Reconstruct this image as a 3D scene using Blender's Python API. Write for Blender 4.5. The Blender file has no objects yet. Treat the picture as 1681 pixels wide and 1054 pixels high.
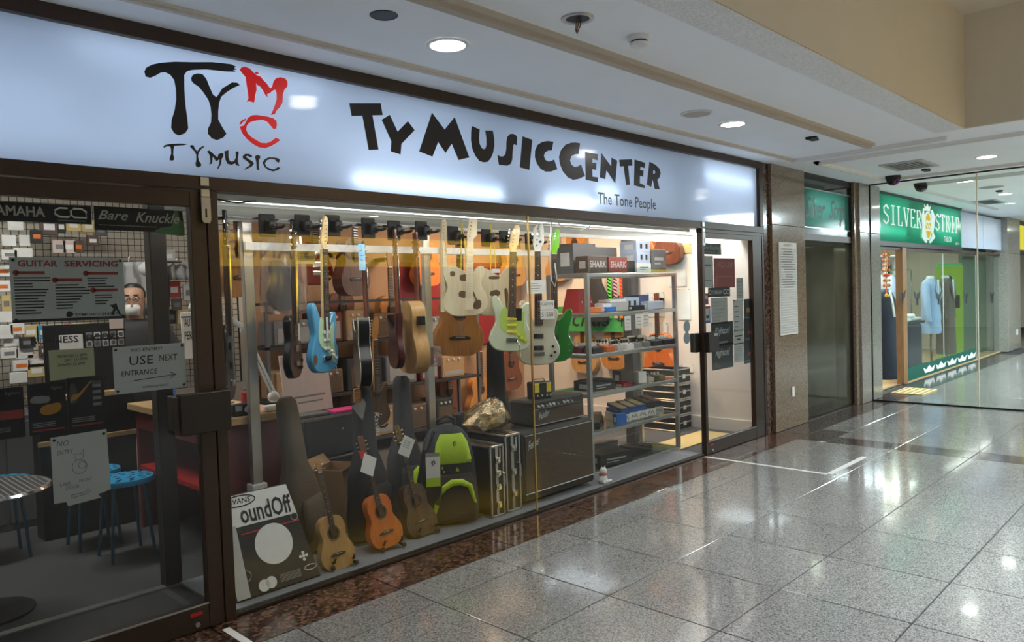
import bpy, bmesh, math, random
from mathutils import Vector, Matrix
random.seed(7)
S = bpy.context.scene
COL = S.collection
# ---------------------------------------------------------------- camera
FPX, CAMD, CAMH = 1231.81, 3.459, 1.5
YAW, PIT, ROL = math.radians(45.7235), math.radians(-2.0264), math.radians(-1.8965)
_F = Vector((math.sin(YAW)*math.cos(PIT), math.cos(YAW)*math.cos(PIT), math.sin(PIT)))
_R0 = Vector((math.cos(YAW), -math.sin(YAW), 0)); _U0 = _R0.cross(_F)
_R = _R0*math.cos(ROL) + _U0*math.sin(ROL); _U = -_R0*math.sin(ROL) + _U0*math.cos(ROL)
CAM = Vector((0, -CAMD, CAMH))
cd = bpy.data.cameras.new('camera'); cam = bpy.data.objects.new('camera', cd); COL.objects.link(cam)
cd.sensor_width = 36; cd.lens = FPX*36/1681; cd.clip_start = .05; cd.clip_end = 200
m = Matrix((_R, _U, -_F)).transposed().to_4x4(); m.translation = CAM; cam.matrix_world = m
S.camera = cam
def at(px, py, Y=None, Z=None, X=None):
    "a pixel of the photograph as a point of the place on the plane Y=, Z= or X="
    q = _F + _R*((px-840.5)/FPX) - _U*((py-527)/FPX)
    if Y is not None: t = (Y-CAM.y)/q.y
    elif Z is not None: t = (Z-CAM.z)/q.z
    else: t = (X-CAM.x)/q.x
    return CAM + q*t
# ---------------------------------------------------------------- world, exposure
S.view_settings.view_transform = 'Standard'; S.view_settings.look = 'None'
S.view_settings.exposure = 0.75; S.view_settings.gamma = 1.0; S.view_settings.use_curve_mapping = False
W = bpy.data.worlds.new('world'); S.world = W; W.use_nodes = True
W.node_tree.nodes['Background'].inputs[0].default_value = (.80, .88, 1, 1)
W.node_tree.nodes['Background'].inputs[1].default_value = .10
def area(name, loc, size, power, col=(1,1,1), sy=None, rot=(0,0,0), spread=None):
    l = bpy.data.lights.new(name, 'AREA'); l.energy = power; l.color = col; l.size = size
    if sy: l.shape = 'RECTANGLE'; l.size_y = sy
    if spread: l.spread = spread
    o = bpy.data.objects.new(name, l); COL.objects.link(o); o.location = loc; o.rotation_euler = rot
    return o
COOL = (.82, .91, 1); WARM = (1, .63, .33); NEUT = (1, .95, .88)
# mall: lamps of the coffer over the corridor and of the low ceiling beyond it
for x, y in ((-1.2, -4.1), (4.35, -4.15)): area('coffer_lamp_light', (x, y, 3.56), .6, 84, COOL, 1.0, spread=1.9)
for x, y in ((8.3, -3.4), (12.5, -3.0), (16.5, -2.5)): area('louvre_lamp_light', (x, y, 2.66), .6, 52 if x < 10 else 200, COOL, 1.0)
# music shop: ceiling tubes on the left, warm spots towards the right; small shops beyond
for x, y, p, c, sx_, sy_ in ((1.2, 1.9, 22, NEUT, 1.2, .15), (3.2, 1.5, 4.5, NEUT, 1.2, .15), (5.9, 2.3, 29, WARM, .9, .3), (6.0, 1.0, 23, (1,.8,.62), .8, .3), (6.6, .45, 22, (1,.98,.96), .5, .15)): area('shop_lamp_light', (x, y, 2.55), sx_, p, c, sy_)  # last one is added to brighten the wall behind the right door
area('tailor_lamp_light', (12.6, 1.2, 2.55), 2.4, 70, (1,.97,.92), .4); area('tailor_lamp_light', (15.5, 1.4, 2.55), 1.6, 30, (.9,1,.85), .4); area('far_shop_light', (21.5, 1.0, 2.5), 2, 60, (1,.8,.5), .5)
area('small_window_light', (8.8, .35, 1.95), .8, 9, (.9,1,.95), .2)
area('window_head_light', (3.75, .075, 1.985), 4.2, 9, (1,.97,.92), .03, rot=(math.radians(28), 0, 0))
# ---------------------------------------------------------------- materials
MT = {}
def nmat(name):
    m = bpy.data.materials.new(name); m.use_nodes = True; MT[name] = m
    return m, m.node_tree.nodes, m.node_tree.links
def mat(name, col, rough=.5, metal=0, var=.12, scale=18, bump=0, spec=.5, coat=0, emit=0, dark=None, alpha=None):
    if name in MT: return MT[name]
    m, N, L = nmat(name); b = N['Principled BSDF']
    b.inputs['Roughness'].default_value = rough; b.inputs['Metallic'].default_value = metal
    b.inputs['Specular IOR Level'].default_value = spec; b.inputs['Coat Weight'].default_value = coat
    tc = N.new('ShaderNodeTexCoord'); nz = N.new('ShaderNodeTexNoise'); nz.inputs['Scale'].default_value = scale
    nz.inputs['Detail'].default_value = 4; L.new(tc.outputs['Object'], nz.inputs['Vector'])
    mx = N.new('ShaderNodeMix'); mx.data_type = 'RGBA'; L.new(nz.outputs['Fac'], mx.inputs[0])
    dk = dark or tuple(max(0, c*(1-var)) for c in col); lt = tuple(min(1, c*(1+var)) for c in col)
    mx.inputs[6].default_value = (*dk, 1); mx.inputs[7].default_value = (*lt, 1)
    L.new(mx.outputs[2], b.inputs['Base Color'])
    if emit: L.new(mx.outputs[2], b.inputs['Emission Color']); b.inputs['Emission Strength'].default_value = emit
    if bump:
        bp = N.new('ShaderNodeBump'); bp.inputs['Strength'].default_value = bump; bp.inputs['Distance'].default_value = .01
        L.new(nz.outputs['Fac'], bp.inputs['Height']); L.new(bp.outputs[0], b.inputs['Normal'])
    if alpha is not None: b.inputs['Alpha'].default_value = alpha
    return m
def granite(name, cols, scale, rough, bump=.0, coat=0):
    m, N, L = nmat(name); b = N['Principled BSDF']
    tc = N.new('ShaderNodeTexCoord'); v = N.new('ShaderNodeTexVoronoi'); v.inputs['Scale'].default_value = scale
    n = N.new('ShaderNodeTexNoise'); n.inputs['Scale'].default_value = scale*.45; n.inputs['Detail'].default_value = 6; n.inputs['Roughness'].default_value = .7
    L.new(tc.outputs['Object'], v.inputs['Vector']); L.new(tc.outputs['Object'], n.inputs['Vector'])
    sep = N.new('ShaderNodeSeparateColor'); L.new(v.outputs['Color'], sep.inputs[0])
    mth = N.new('ShaderNodeMath'); mth.operation = 'MULTIPLY_ADD'; mth.inputs[1].default_value = .55; L.new(sep.outputs[0], mth.inputs[0])
    m2 = N.new('ShaderNodeMath'); m2.operation = 'MULTIPLY'; m2.inputs[1].default_value = .45; L.new(n.outputs['Fac'], m2.inputs[0]); L.new(m2.outputs[0], mth.inputs[2])
    r = N.new('ShaderNodeValToRGB'); e = r.color_ramp.elements
    for i, (p, c) in enumerate(cols):
        if i < 2: e[i].position = p; e[i].color = (*c, 1)
        else: q = e.new(p); q.color = (*c, 1)
    L.new(mth.outputs[0], r.inputs[0])
    oi = N.new('ShaderNodeObjectInfo'); hs = N.new('ShaderNodeHueSaturation')
    mr = N.new('ShaderNodeMapRange'); mr.inputs[3].default_value = .9; mr.inputs[4].default_value = 1.08
    L.new(oi.outputs['Random'], mr.inputs[0]); L.new(mr.outputs[0], hs.inputs['Value']); L.new(r.outputs[0], hs.inputs['Color'])
    L.new(hs.outputs[0], b.inputs['Base Color']); b.inputs['Roughness'].default_value = rough
    b.inputs['Coat Weight'].default_value = coat; b.inputs['Coat Roughness'].default_value = .05
    n2 = N.new('ShaderNodeTexNoise'); n2.inputs['Scale'].default_value = 3; L.new(tc.outputs['Object'], n2.inputs['Vector'])
    mr2 = N.new('ShaderNodeMapRange'); mr2.inputs[3].default_value = rough*.7; mr2.inputs[4].default_value = rough*1.35
    L.new(n2.outputs['Fac'], mr2.inputs[0]); L.new(mr2.outputs[0], b.inputs['Roughness'])
    return m
def wood(name, a, c, rough=.45, sx=14, axis=2, coat=0):
    m, N, L = nmat(name); b = N['Principled BSDF']
    tc = N.new('ShaderNodeTexCoord'); mp = N.new('ShaderNodeMapping'); sc = [sx]*3; sc[axis] = sx*.12; mp.inputs['Scale'].default_value = sc
    L.new(tc.outputs['Object'], mp.inputs[0]); n = N.new('ShaderNodeTexNoise'); n.inputs['Scale'].default_value = 3; n.inputs['Detail'].default_value = 6
    n.inputs['Distortion'].default_value = .8
    L.new(mp.outputs[0], n.inputs['Vector']); r = N.new('ShaderNodeValToRGB')
    r.color_ramp.elements[0].position = .3; r.color_ramp.elements[0].color = (*a, 1)
    r.color_ramp.elements[1].position = .7; r.color_ramp.elements[1].color = (*c, 1)
    L.new(n.outputs['Fac'], r.inputs[0]); L.new(r.outputs[0], b.inputs['Base Color'])
    b.inputs['Roughness'].default_value = rough; b.inputs['Coat Weight'].default_value = coat; b.inputs['Coat Roughness'].default_value = .1
    return m
def glass(name, tint=(1,1,1), refl=1.0, ior=1.5, rough=0.0, haze=0.0, hcol=(.5,.5,.5)):
    m, N, L = nmat(name); out = N['Material Output']; N.remove(N['Principled BSDF'])
    ge = N.new('ShaderNodeNewGeometry'); mi = N.new('ShaderNodeMix'); mi.inputs[2].default_value = ior; mi.inputs[3].default_value = 1/ior
    L.new(ge.outputs['Backfacing'], mi.inputs[0]); fr = N.new('ShaderNodeFresnel'); L.new(mi.outputs[0], fr.inputs['IOR'])
    mu = N.new('ShaderNodeMath'); mu.operation = 'MULTIPLY'; mu.inputs[1].default_value = refl; mu.use_clamp = True; L.new(fr.outputs[0], mu.inputs[0])
    tr = N.new('ShaderNodeBsdfTransparent'); tr.inputs[0].default_value = (*tint, 1)
    gl = N.new('ShaderNodeBsdfGlossy'); gl.inputs['Roughness'].default_value = rough
    base = tr.outputs[0]
    if haze:
        df = N.new('ShaderNodeBsdfDiffuse'); df.inputs[0].default_value = (*hcol, 1); mh = N.new('ShaderNodeMixShader')
        nz = N.new('ShaderNodeTexNoise'); nz.inputs['Scale'].default_value = 4; tc = N.new('ShaderNodeTexCoord'); L.new(tc.outputs['Object'], nz.inputs['Vector'])
        mm = N.new('ShaderNodeMath'); mm.operation = 'MULTIPLY'; mm.inputs[1].default_value = haze*2; L.new(nz.outputs['Fac'], mm.inputs[0]); L.new(mm.outputs[0], mh.inputs[0])
        L.new(tr.outputs[0], mh.inputs[1]); L.new(df.outputs[0], mh.inputs[2]); base = mh.outputs[0]
    ms = N.new('ShaderNodeMixShader'); L.new(mu.outputs[0], ms.inputs[0]); L.new(base, ms.inputs[1]); L.new(gl.outputs[0], ms.inputs[2])
    L.new(ms.outputs[0], out.inputs[0]); return m
def lamp(name, col, strength):
    m, N, L = nmat(name); out = N['Material Output']; N.remove(N['Principled BSDF'])
    e = N.new('ShaderNodeEmission'); e.inputs[0].default_value = (*col, 1); e.inputs[1].default_value = strength
    L.new(e.outputs[0], out.inputs[0]); return m
def litpanel(name, col, rough=.06, tr=.75, spec=1.0):
    "acrylic sheet of a light box: lets the tubes behind it shine through, with a ribbed gloss"
    m, N, L = nmat(name); out = N['Material Output']; N.remove(N['Principled BSDF'])
    t = N.new('ShaderNodeBsdfTranslucent'); t.inputs[0].default_value = (*col, 1)
    d = N.new('ShaderNodeBsdfDiffuse'); d.inputs[0].default_value = (*col, 1)
    g = N.new('ShaderNodeBsdfGlossy'); g.inputs['Roughness'].default_value = rough; g.inputs[0].default_value = (1,1,1,1)
    a = N.new('ShaderNodeMixShader'); a.inputs[0].default_value = tr; L.new(d.outputs[0], a.inputs[1]); L.new(t.outputs[0], a.inputs[2])
    lw = N.new('ShaderNodeFresnel'); lw.inputs[0].default_value = 1.45; mu = N.new('ShaderNodeMath'); mu.operation = 'MULTIPLY'; mu.inputs[1].default_value = spec; L.new(lw.outputs[0], mu.inputs[0])
    tc = N.new('ShaderNodeTexCoord'); w = N.new('ShaderNodeTexWave'); w.bands_direction = 'Z'; w.inputs['Scale'].default_value = 38
    L.new(tc.outputs['Object'], w.inputs[0]); bp = N.new('ShaderNodeBump'); bp.inputs['Strength'].default_value = .03; bp.inputs['Distance'].default_value = .002
    L.new(w.outputs[1], bp.inputs['Height']); L.new(bp.outputs[0], g.inputs['Normal'])
    ms = N.new('ShaderNodeMixShader'); L.new(mu.outputs[0], ms.inputs[0]); L.new(a.outputs[0], ms.inputs[1]); L.new(g.outputs[0], ms.inputs[2])
    L.new(ms.outputs[0], out.inputs[0]); return m
M = lambda n: MT[n]
granite('granite_grey', [(.16,(.05,.05,.046)),(.34,(.165,.16,.147)),(.5,(.235,.23,.217)),(.74,(.35,.345,.33))], 190, .15, coat=.35)
granite('granite_brown', [(.2,(.012,.008,.006)),(.36,(.035,.019,.013)),(.52,(.09,.042,.026)),(.72,(.16,.085,.055))], 60, .14, coat=.3)
granite('granite_purple', [(.2,(.02,.015,.015)),(.4,(.06,.042,.04)),(.6,(.10,.075,.07)),(.8,(.16,.13,.12))], 90, .13, coat=.3)
granite('granite_tan', [(.16,(.06,.042,.028)),(.34,(.17,.125,.085)),(.55,(.245,.19,.135)),(.8,(.31,.25,.185))], 150, .12, coat=.3)
granite('granite_pale', [(.2,(.17,.155,.13)),(.4,(.24,.225,.195)),(.6,(.30,.28,.24)),(.8,(.35,.33,.29))], 150, .14, coat=.2)
mat('ceiling_paint', (.90,.93,.97), .8, var=.03, scale=3); mat('rough_plaster', (.80,.82,.84), .95, var=.25, scale=70, bump=1.0)
mat('batten_paint', (.50,.44,.36), .6, var=.08, scale=6); mat('batten_white', (.8,.8,.79), .6, var=.05)
mat('cream_paint', (.68,.625,.53), .75, var=.06, scale=2.5); mat('white_wall', (.74,.70,.66), .75, var=.05, scale=3)
mat('shop_wall', (.36,.22,.13), .7, var=.08, scale=3); mat('dark_wall', (.10,.095,.09), .8)
mat('bronze', (.055,.035,.024), .38, .35, var=.15, scale=30); mat('bronze_dark', (.03,.022,.018), .4, .3)
mat('black', (.007,.007,.008), .45); mat('black_gloss', (.01,.01,.012), .12, coat=.5); mat('charcoal', (.022,.022,.024), .7); mat('grey_dark', (.09,.09,.095), .7)
mat('grey', (.28,.28,.28), .6); mat('grey_light', (.5,.5,.49), .5); mat('white', (.8,.8,.79), .5); mat('paper', (.74,.74,.71), .8, var=.05)
mat('alu', (.55,.55,.54), .3, .9, var=.1, scale=40); mat('chrome', (.8,.8,.8), .12, 1, var=.03); mat('steel_brushed', (.45,.44,.42), .35, .8)
mat('vinyl_black', (.012,.010,.012), .28, spec=.6); mat('vinyl_red_glow', (.70,.012,.015), .3, spec=.5, emit=.2); mat('ink', (.02,.02,.022), .7); mat('ink_grey', (.2,.2,.2), .8)  # red vinyl's slight glow is put in for backlight coming through the sign
mat('red', (.5,.02,.018), .5); mat('red_dark', (.16,.018,.016), .55); mat('orange', (.75,.18,.02), .45); mat('yellow', (.78,.62,.05), .5); mat('lime', (.42,.62,.02), .6)
mat('blue', (.03,.16,.55), .45); mat('sky_blue', (.03,.33,.62), .4); mat('green', (.03,.35,.12), .5); mat('pink', (.75,.05,.25), .5); mat('brown', (.13,.07,.035), .6)
mat('carpet', (.075,.077,.08), .95, var=.35, scale=160, bump=.4); mat('carpet_light', (.2,.21,.23), .95, var=.3, scale=160, bump=.4)
mat('cardboard', (.36,.22,.11), .85, var=.1); mat('skin', (.5,.29,.2), .5, var=.05); mat('hair', (.015,.012,.011), .5)
mat('brass', (.6,.42,.16), .3, .9); mat('tape_white', (.78,.78,.75), .6); mat('gold_paper', (.6,.46,.2), .7)
wood('wood_natural', (.42,.23,.075), (.56,.33,.13), .4, coat=.2); wood('wood_pale', (.62,.52,.34), (.74,.65,.46), .55); wood('wood_amber', (.42,.17,.04), (.56,.26,.07), .3, coat=.4)
wood('wood_orange', (.6,.13,.02), (.72,.2,.035), .35, coat=.3); wood('wood_dark', (.055,.032,.018), (.12,.07,.04), .4, coat=.2); wood('rosewood', (.03,.017,.01), (.075,.04,.025), .5)
wood('mahogany', (.12,.035,.02), (.2,.065,.035), .35, coat=.3); wood('maple', (.72,.50,.20), (.82,.62,.30), .35, coat=.3); wood('wood_table', (.42,.27,.12), (.56,.38,.19), .45, axis=0)
wood('door_wood', (.22,.11,.045), (.32,.17,.07), .45)
glass('glass_clear', (.94,.955,.95), .55); glass('glass_smoke', (.46,.48,.40), 1.0, haze=.13, hcol=(.33,.32,.25)); glass('glass_far', (.93,.98,.96), .8); glass('glass_shelf', (.86,.93,.90), .8)
glass('plastic_film', (.86,.85,.86), 1.6, rough=.12, haze=.16, hcol=(.75,.68,.66)); glass('glass_door', (.80,.82,.82), .62, haze=.015)
litpanel('sign_white', (.66,.78,.98)); litpanel('sign_green', (.015,.36,.20), .12, spec=.45); litpanel('sign_yellow', (.92,.58,.02), .3); litpanel('sign_green_dim', (.08,.34,.26), .12, spec=.4)
lamp('tube_glow', (.84,.92,1), 5.2); lamp('tube_dim', (.80,.89,1), 2.0); lamp('downlight_glow', (1,.97,.92), 22); lamp('warm_glow', (1,.75,.45), 14); lamp('panel_glow', (.9,.95,1), 9); lamp('white_glow', (1,.98,.95), 8)
# ---------------------------------------------------------------- mesh helpers
def frame(p, d):
    d = Vector(d).normalized(); a = Vector((0,0,1)) if abs(d.z) < .9 else Vector((1,0,0))
    u = d.cross(a).normalized(); return u, u.cross(d)
class MB:
    def __init__(s): s.v = []; s.f = []
    def add(s, vs, fs):
        k = len(s.v); s.v += [tuple(v) for v in vs]; s.f += [tuple(i+k for i in f) for f in fs]; return s
    def box(s, x0, x1, y0, y1, z0, z1, rz=0, tx=0):
        vs = [(x, y, z) for z in (z0, z1) for y in (y0, y1) for x in (x0, x1)]
        if rz:
            cx, cy = (x0+x1)/2, (y0+y1)/2; c, n = math.cos(rz), math.sin(rz)
            vs = [(cx+(x-cx)*c-(y-cy)*n, cy+(x-cx)*n+(y-cy)*c, z) for x, y, z in vs]
        return s.add(vs, [(0,2,3,1), (4,5,7,6), (0,1,5,4), (2,6,7,3), (0,4,6,2), (1,3,7,5)])
    def cbox(s, x0, x1, y0, y1, z0, z1, b=.01):
        "box with chamfered edges"
        vs = []; P = []
        for iz, z in enumerate((z0, z1)):
            for iy, y in enumerate((y0, y1)):
                for ix, x in enumerate((x0, x1)):
                    sx, sy, sz = 1-2*ix, 1-2*iy, 1-2*iz
                    vs += [(x+sx*b, y+sy*b, z), (x+sx*b, y, z+sz*b), (x, y+sy*b, z+sz*b)]
        bm = bmesh.new(); bv = [bm.verts.new(v) for v in vs]; r = bmesh.ops.convex_hull(bm, input=bv); 
        bmesh.ops.dissolve_limit(bm, angle_limit=.02, verts=bm.verts, edges=bm.edges); bm.verts.index_update()
        s.add([v.co[:] for v in bm.verts], [[v.index for v in f.verts] for f in bm.faces]); bm.free(); return s
    def cyl(s, p0, p1, r0, r1=None, n=12, cap=True):
        r1 = r0 if r1 is None else r1; p0 = Vector(p0); p1 = Vector(p1); u, w = frame(p0, p1-p0)
        vs = []
        for p, r in ((p0, r0), (p1, r1)): vs += [p + (u*math.cos(2*math.pi*i/n) + w*math.sin(2*math.pi*i/n))*r for i in range(n)]
        fs = [(i, (i+1) % n, n+(i+1) % n, n+i) for i in range(n)]
        if cap: fs += [tuple(range(n))[::-1], tuple(range(n, 2*n))]
        return s.add(vs, fs)
    def tube(s, pts, r, n=6, closed=False):
        pts = [Vector(p) for p in pts]; k = len(pts); vs = []
        for i, p in enumerate(pts):
            a = pts[(i-1) % k] if (closed or i) else p; b = pts[(i+1) % k] if (closed or i < k-1) else p
            u, w = frame(p, b-a); rr = r[i] if isinstance(r, (list, tuple)) else r
            vs += [p + (u*math.cos(2*math.pi*j/n) + w*math.sin(2*math.pi*j/n))*rr for j in range(n)]
        fs = []
        for i in range(k if closed else k-1):
            for j in range(n): fs.append((i*n+j, i*n+(j+1) % n, ((i+1) % k)*n+(j+1) % n, ((i+1) % k)*n+j))
        if not closed: fs += [tuple(range(n))[::-1], tuple((k-1)*n+j for j in range(n))]
        return s.add(vs, fs)
    def lathe(s, prof, c=(0,0,0), n=20, cap=True):
        "profile of (radius, z) turned about the vertical"
        vs = [(c[0]+r*math.cos(2*math.pi*j/n), c[1]+r*math.sin(2*math.pi*j/n), c[2]+z) for r, z in prof for j in range(n)]
        k = len(prof); fs = [(i*n+j, i*n+(j+1) % n, (i+1)*n+(j+1) % n, (i+1)*n+j) for i in range(k-1) for j in range(n)]
        if cap: fs += [tuple(range(n))[::-1], tuple((k-1)*n+j for j in range(n))]
        return s.add(vs, fs)
    def ball(s, c, r, n=12, k=8, sq=(1,1,1)):
        pr = [(math.sin(math.pi*i/k)*r, -math.cos(math.pi*i/k)*r) for i in range(1, k)]
        t = MB().lathe(pr, (0,0,0), n); s.add([(c[0]+x*sq[0], c[1]+y*sq[1], c[2]+z*sq[2]) for x, y, z in t.v], t.f); return s
    def prism(s, poly, y0, y1, ch=0):
        "outline (x,z) given thickness between y0 (front) and y1, with chamfered rims"
        n = len(poly); ar = sum(poly[i][0]*poly[(i+1) % n][1]-poly[(i+1) % n][0]*poly[i][1] for i in range(n))
        if ar < 0: poly = poly[::-1]
        def ins(d):
            o = []
            for i in range(n):
                a = Vector(poly[i-1]); b = Vector(poly[i]); c = Vector(poly[(i+1) % n])
                t = (c-a); t = t.normalized() if t.length > 1e-9 else Vector((1,0)); o.append((b.x - t.y*d, b.y + t.x*d))
            return o
        rings = [(ins(ch), y0), (poly, y0+ch), (poly, y1-ch), (ins(ch), y1)] if ch else [(poly, y0), (poly, y1)]
        vs = [(x, y, z) for r, y in rings for x, z in r]; k = len(rings)
        fs = [tuple(range(n)), tuple((k-1)*n+j for j in range(n))[::-1]]
        for i in range(k-1):
            for j in range(n): fs.append((i*n+j, (i+1)*n+j, (i+1)*n+(j+1) % n, i*n+(j+1) % n))
        return s.add(vs, fs)
    def xf(s, mtx, start=0):
        for i in range(start, len(s.v)): s.v[i] = tuple(mtx @ Vector(s.v[i]))
        return s
    def build(s, name, mt, parent=None, smooth=False, loc=None, kind=None):
        me = bpy.data.meshes.new(name); me.from_pydata(s.v, [], s.f); me.update()
        me.materials.append(MT[mt] if isinstance(mt, str) else mt)
        if smooth:
            for p in me.polygons: p.use_smooth = True
            if hasattr(me, 'set_sharp_from_angle'): me.set_sharp_from_angle(angle=.7)
        o = bpy.data.objects.new(name, me); COL.objects.link(o)
        if parent: o.parent = parent
        if loc is not None: o.location = loc
        if kind: o['kind'] = kind
        return o
def tag(o, label, cat, group=None):
    o['label'] = label; o['category'] = cat
    if group: o['group'] = group
    return o
def struct(o): o['kind'] = 'structure'; return o
def thing(name, label, cat, loc=(0,0,0), rz=0, group=None, rot=None):
    o = bpy.data.objects.new(name, None); o.empty_display_size = .05; COL.objects.link(o)
    o.location = loc; o.rotation_euler = rot or (0,0,rz); return tag(o, label, cat, group)
def sempty(name):
    o = bpy.data.objects.new(name, None); o.empty_display_size = .05; COL.objects.link(o); return struct(o)
def dup(o, parent=None):
    c = o.copy(); COL.objects.link(c); c.parent = parent
    for ch in o.children: dup(ch, c)
    return c
_tc = {}
def text_geo(s, shear=0, bold=0):
    k = (s, shear, bold)
    if k in _tc: return _tc[k]
    cu = bpy.data.curves.new('t', 'FONT'); cu.body = s; cu.shear = shear; cu.offset = bold; cu.resolution_u = 2
    o = bpy.data.objects.new('t', cu); COL.objects.link(o); bpy.context.view_layer.update()
    dg = bpy.context.evaluated_depsgraph_get(); me = o.evaluated_get(dg).to_mesh()
    v = [(p.co.x, p.co.y) for p in me.vertices]; f = [tuple(p.vertices) for p in me.polygons]
    o.evaluated_get(dg).to_mesh_clear(); bpy.data.objects.remove(o); bpy.data.curves.remove(cu)
    x0, x1 = min(p[0] for p in v), max(p[0] for p in v); y0, y1 = min(p[1] for p in v), max(p[1] for p in v)
    r = ([((x-x0)/(x1-x0), (y-y0)/(y1-y0)) for x, y in v], f, (x1-x0)/max(y1-y0, 1e-6)); _tc[k] = r; return r
def print_text(mb, s, o, u, w, shear=0, bold=0):
    "flat print of a word: o = lower left corner, u = full width vector, w = full height vector"
    v, f, a = text_geo(s, shear, bold); o = Vector(o); u = Vector(u); w = Vector(w)
    return mb.add([o+u*x+w*y for x, y in v], f)
def smooth_poly(pts, k=4):
    n = len(pts); o = []
    for i in range(n):
        p0, p1, p2, p3 = (Vector(pts[(i+j) % n]) for j in (-1, 0, 1, 2))
        for t in range(k):
            t = t/k; q = .5*((2*p1) + (p2-p0)*t + (2*p0-5*p1+4*p2-p3)*t*t + (3*p1-p0-3*p2+p3)*t**3); o.append((q.x, q.y))
    return o
# ---------------------------------------------------------------- the setting: floor
lamp('yellow_lit', (1,.62,.03), 2.6); lamp('letter_lit', (.85,1,.93), .6); lamp('gold_lit', (1,.62,.05), .5)
floor = struct(MB().box(-4, 27, -6.2, 3.4, -.05, -.006).build('floor', 'charcoal'))
base = None
def tile(x0, x1, y0, y1, mt, z=0, nm='tile', jt=.0035, par=None):
    MB().cbox(x0+jt, x1-jt, y0+jt, y1-jt, -.008, z, .0015).build(nm, mt, par or floor)
ys = [-.345, -.62, -1.22, -1.82, -2.42, -3.02, -3.62]
xs = [-1.285+.6*i for i in range(14)] + [7.12]
for j in range(len(ys)-1):
    for i in range(len(xs)-1): tile(xs[i], xs[i+1], ys[j+1], ys[j], 'granite_grey')
xs2 = [7.43+.6*i for i in range(15)]
for j in range(len(ys)-1):
    for i in range(len(xs2)-1):
        if j == 0 and i == 0: tile(7.75, 8.03, ys[1], ys[0], 'granite_grey'); tile(7.43, 7.75, ys[1], ys[0], 'granite_purple', 0, 'dark_tile')
        else: tile(xs2[i], xs2[i+1], ys[j+1], ys[j], 'granite_grey')
    tile(7.12, 7.43, ys[j+1], ys[j], 'granite_purple', 0, 'dark_tile')
for i in range(10): tile(-1.1+.85*i, -1.1+.85*(i+1), -.345, -.012, 'granite_brown', 0, 'threshold_tile')
for i in range(11): tile(7.4+.9*i, 7.4+.9*(i+1), -.345, -.012, 'granite_purple', 0, 'threshold_tile')
MB().box(-4, 27, -6.2, -3.62, -.006, 0).build('far_paving', 'granite_grey', floor)
MB().box(15.83, 27, -3.62, -.345, -.006, 0).build('end_paving', 'granite_grey', floor)
MB().box(-1.7, 7.13, .0, 3.3, -.006, .002).build('carpet', 'carpet', floor)
MB().box(1.57, 5.95, .03, .62, .002, .02).build('display_plinth', 'carpet_light', floor)
MB().box(-1.7, 1.57, .615, .665, .002, .016).build('carpet_trim', 'alu', floor)
MB().box(-1.7, 1.57, .03, .615, .002, .006).build('entrance_mat', 'charcoal', floor)
MB().box(10.3, 18, .08, 3.3, -.006, .012).build('tailor_floor', 'wood_table', floor)
# ---------------------------------------------------------------- ceiling
ce = MB().box(-4, 27, -1.824, .3, 2.73, 2.75).box(7.054, 27, -6.2, -1.824, 2.73, 2.75).box(-4, 7.05, -6.2, -5.3, 2.73, 2.85)
ceil = struct(ce.build('ceiling', 'ceiling_paint'))
MB().box(-4, 7.0, -1.83, -1.62, 2.722, 2.73).build('rough_edge_strip', 'rough_plaster', ceil)
MB().box(-4, 7.17, -5.42, -1.72, 3.65, 3.75).build('coffer_top', 'cream_paint', ceil)
struct(MB().box(-4, 7.17, -1.83, -1.72, 2.735, 3.65).build('wall_coffer_front', 'cream_paint'))
struct(MB().box(7.05, 7.17, -5.3, -1.83, 2.735, 3.65).build('wall_coffer_side', 'cream_paint'))
struct(MB().box(-4, 7.17, -5.42, -5.3, 2.73, 3.65).build('wall_coffer_back', 'cream_paint'))
def batten(a, b, w=.055, h=.022, mt='batten_paint'):
    x0, x1 = sorted((a[0], b[0])); y0, y1 = sorted((a[1], b[1]))
    MB().box(x0-w/2, x1+w/2, y0-w/2, y1+w/2, 2.73-h, 2.73).box(x0-w*.25, x1+w*.25, y0-w*.25, y1+w*.25, 2.73-h*1.6, 2.73-h).build('batten', mt, ceil)
batten((-4, -.30), (7.27, -.30), .05, .014, 'batten_soft' if 'batten_soft' in MT else mat('batten_soft', (.62,.58,.52), .6) and 'batten_soft'); batten((-4, -1.09), (7.0, -1.09), .09, .028)
batten((7.27, -.30), (7.27, -1.62), .055, .022, 'batten_white')
batten((7.60, -.40), (9.6, -.40), .055, .022, 'batten_white'); batten((7.60, -.40), (7.60, -3.2), .055, .022, 'batten_white')
batten((10.45, -.5), (10.45, -3.2), .06, .025, 'batten_white'); batten((11.2, -.35), (15.5, -.35), .05, .02, 'batten_white'); batten((9.6, -.55), (9.6, -3.4), .05, .02, 'batten_white')
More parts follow.
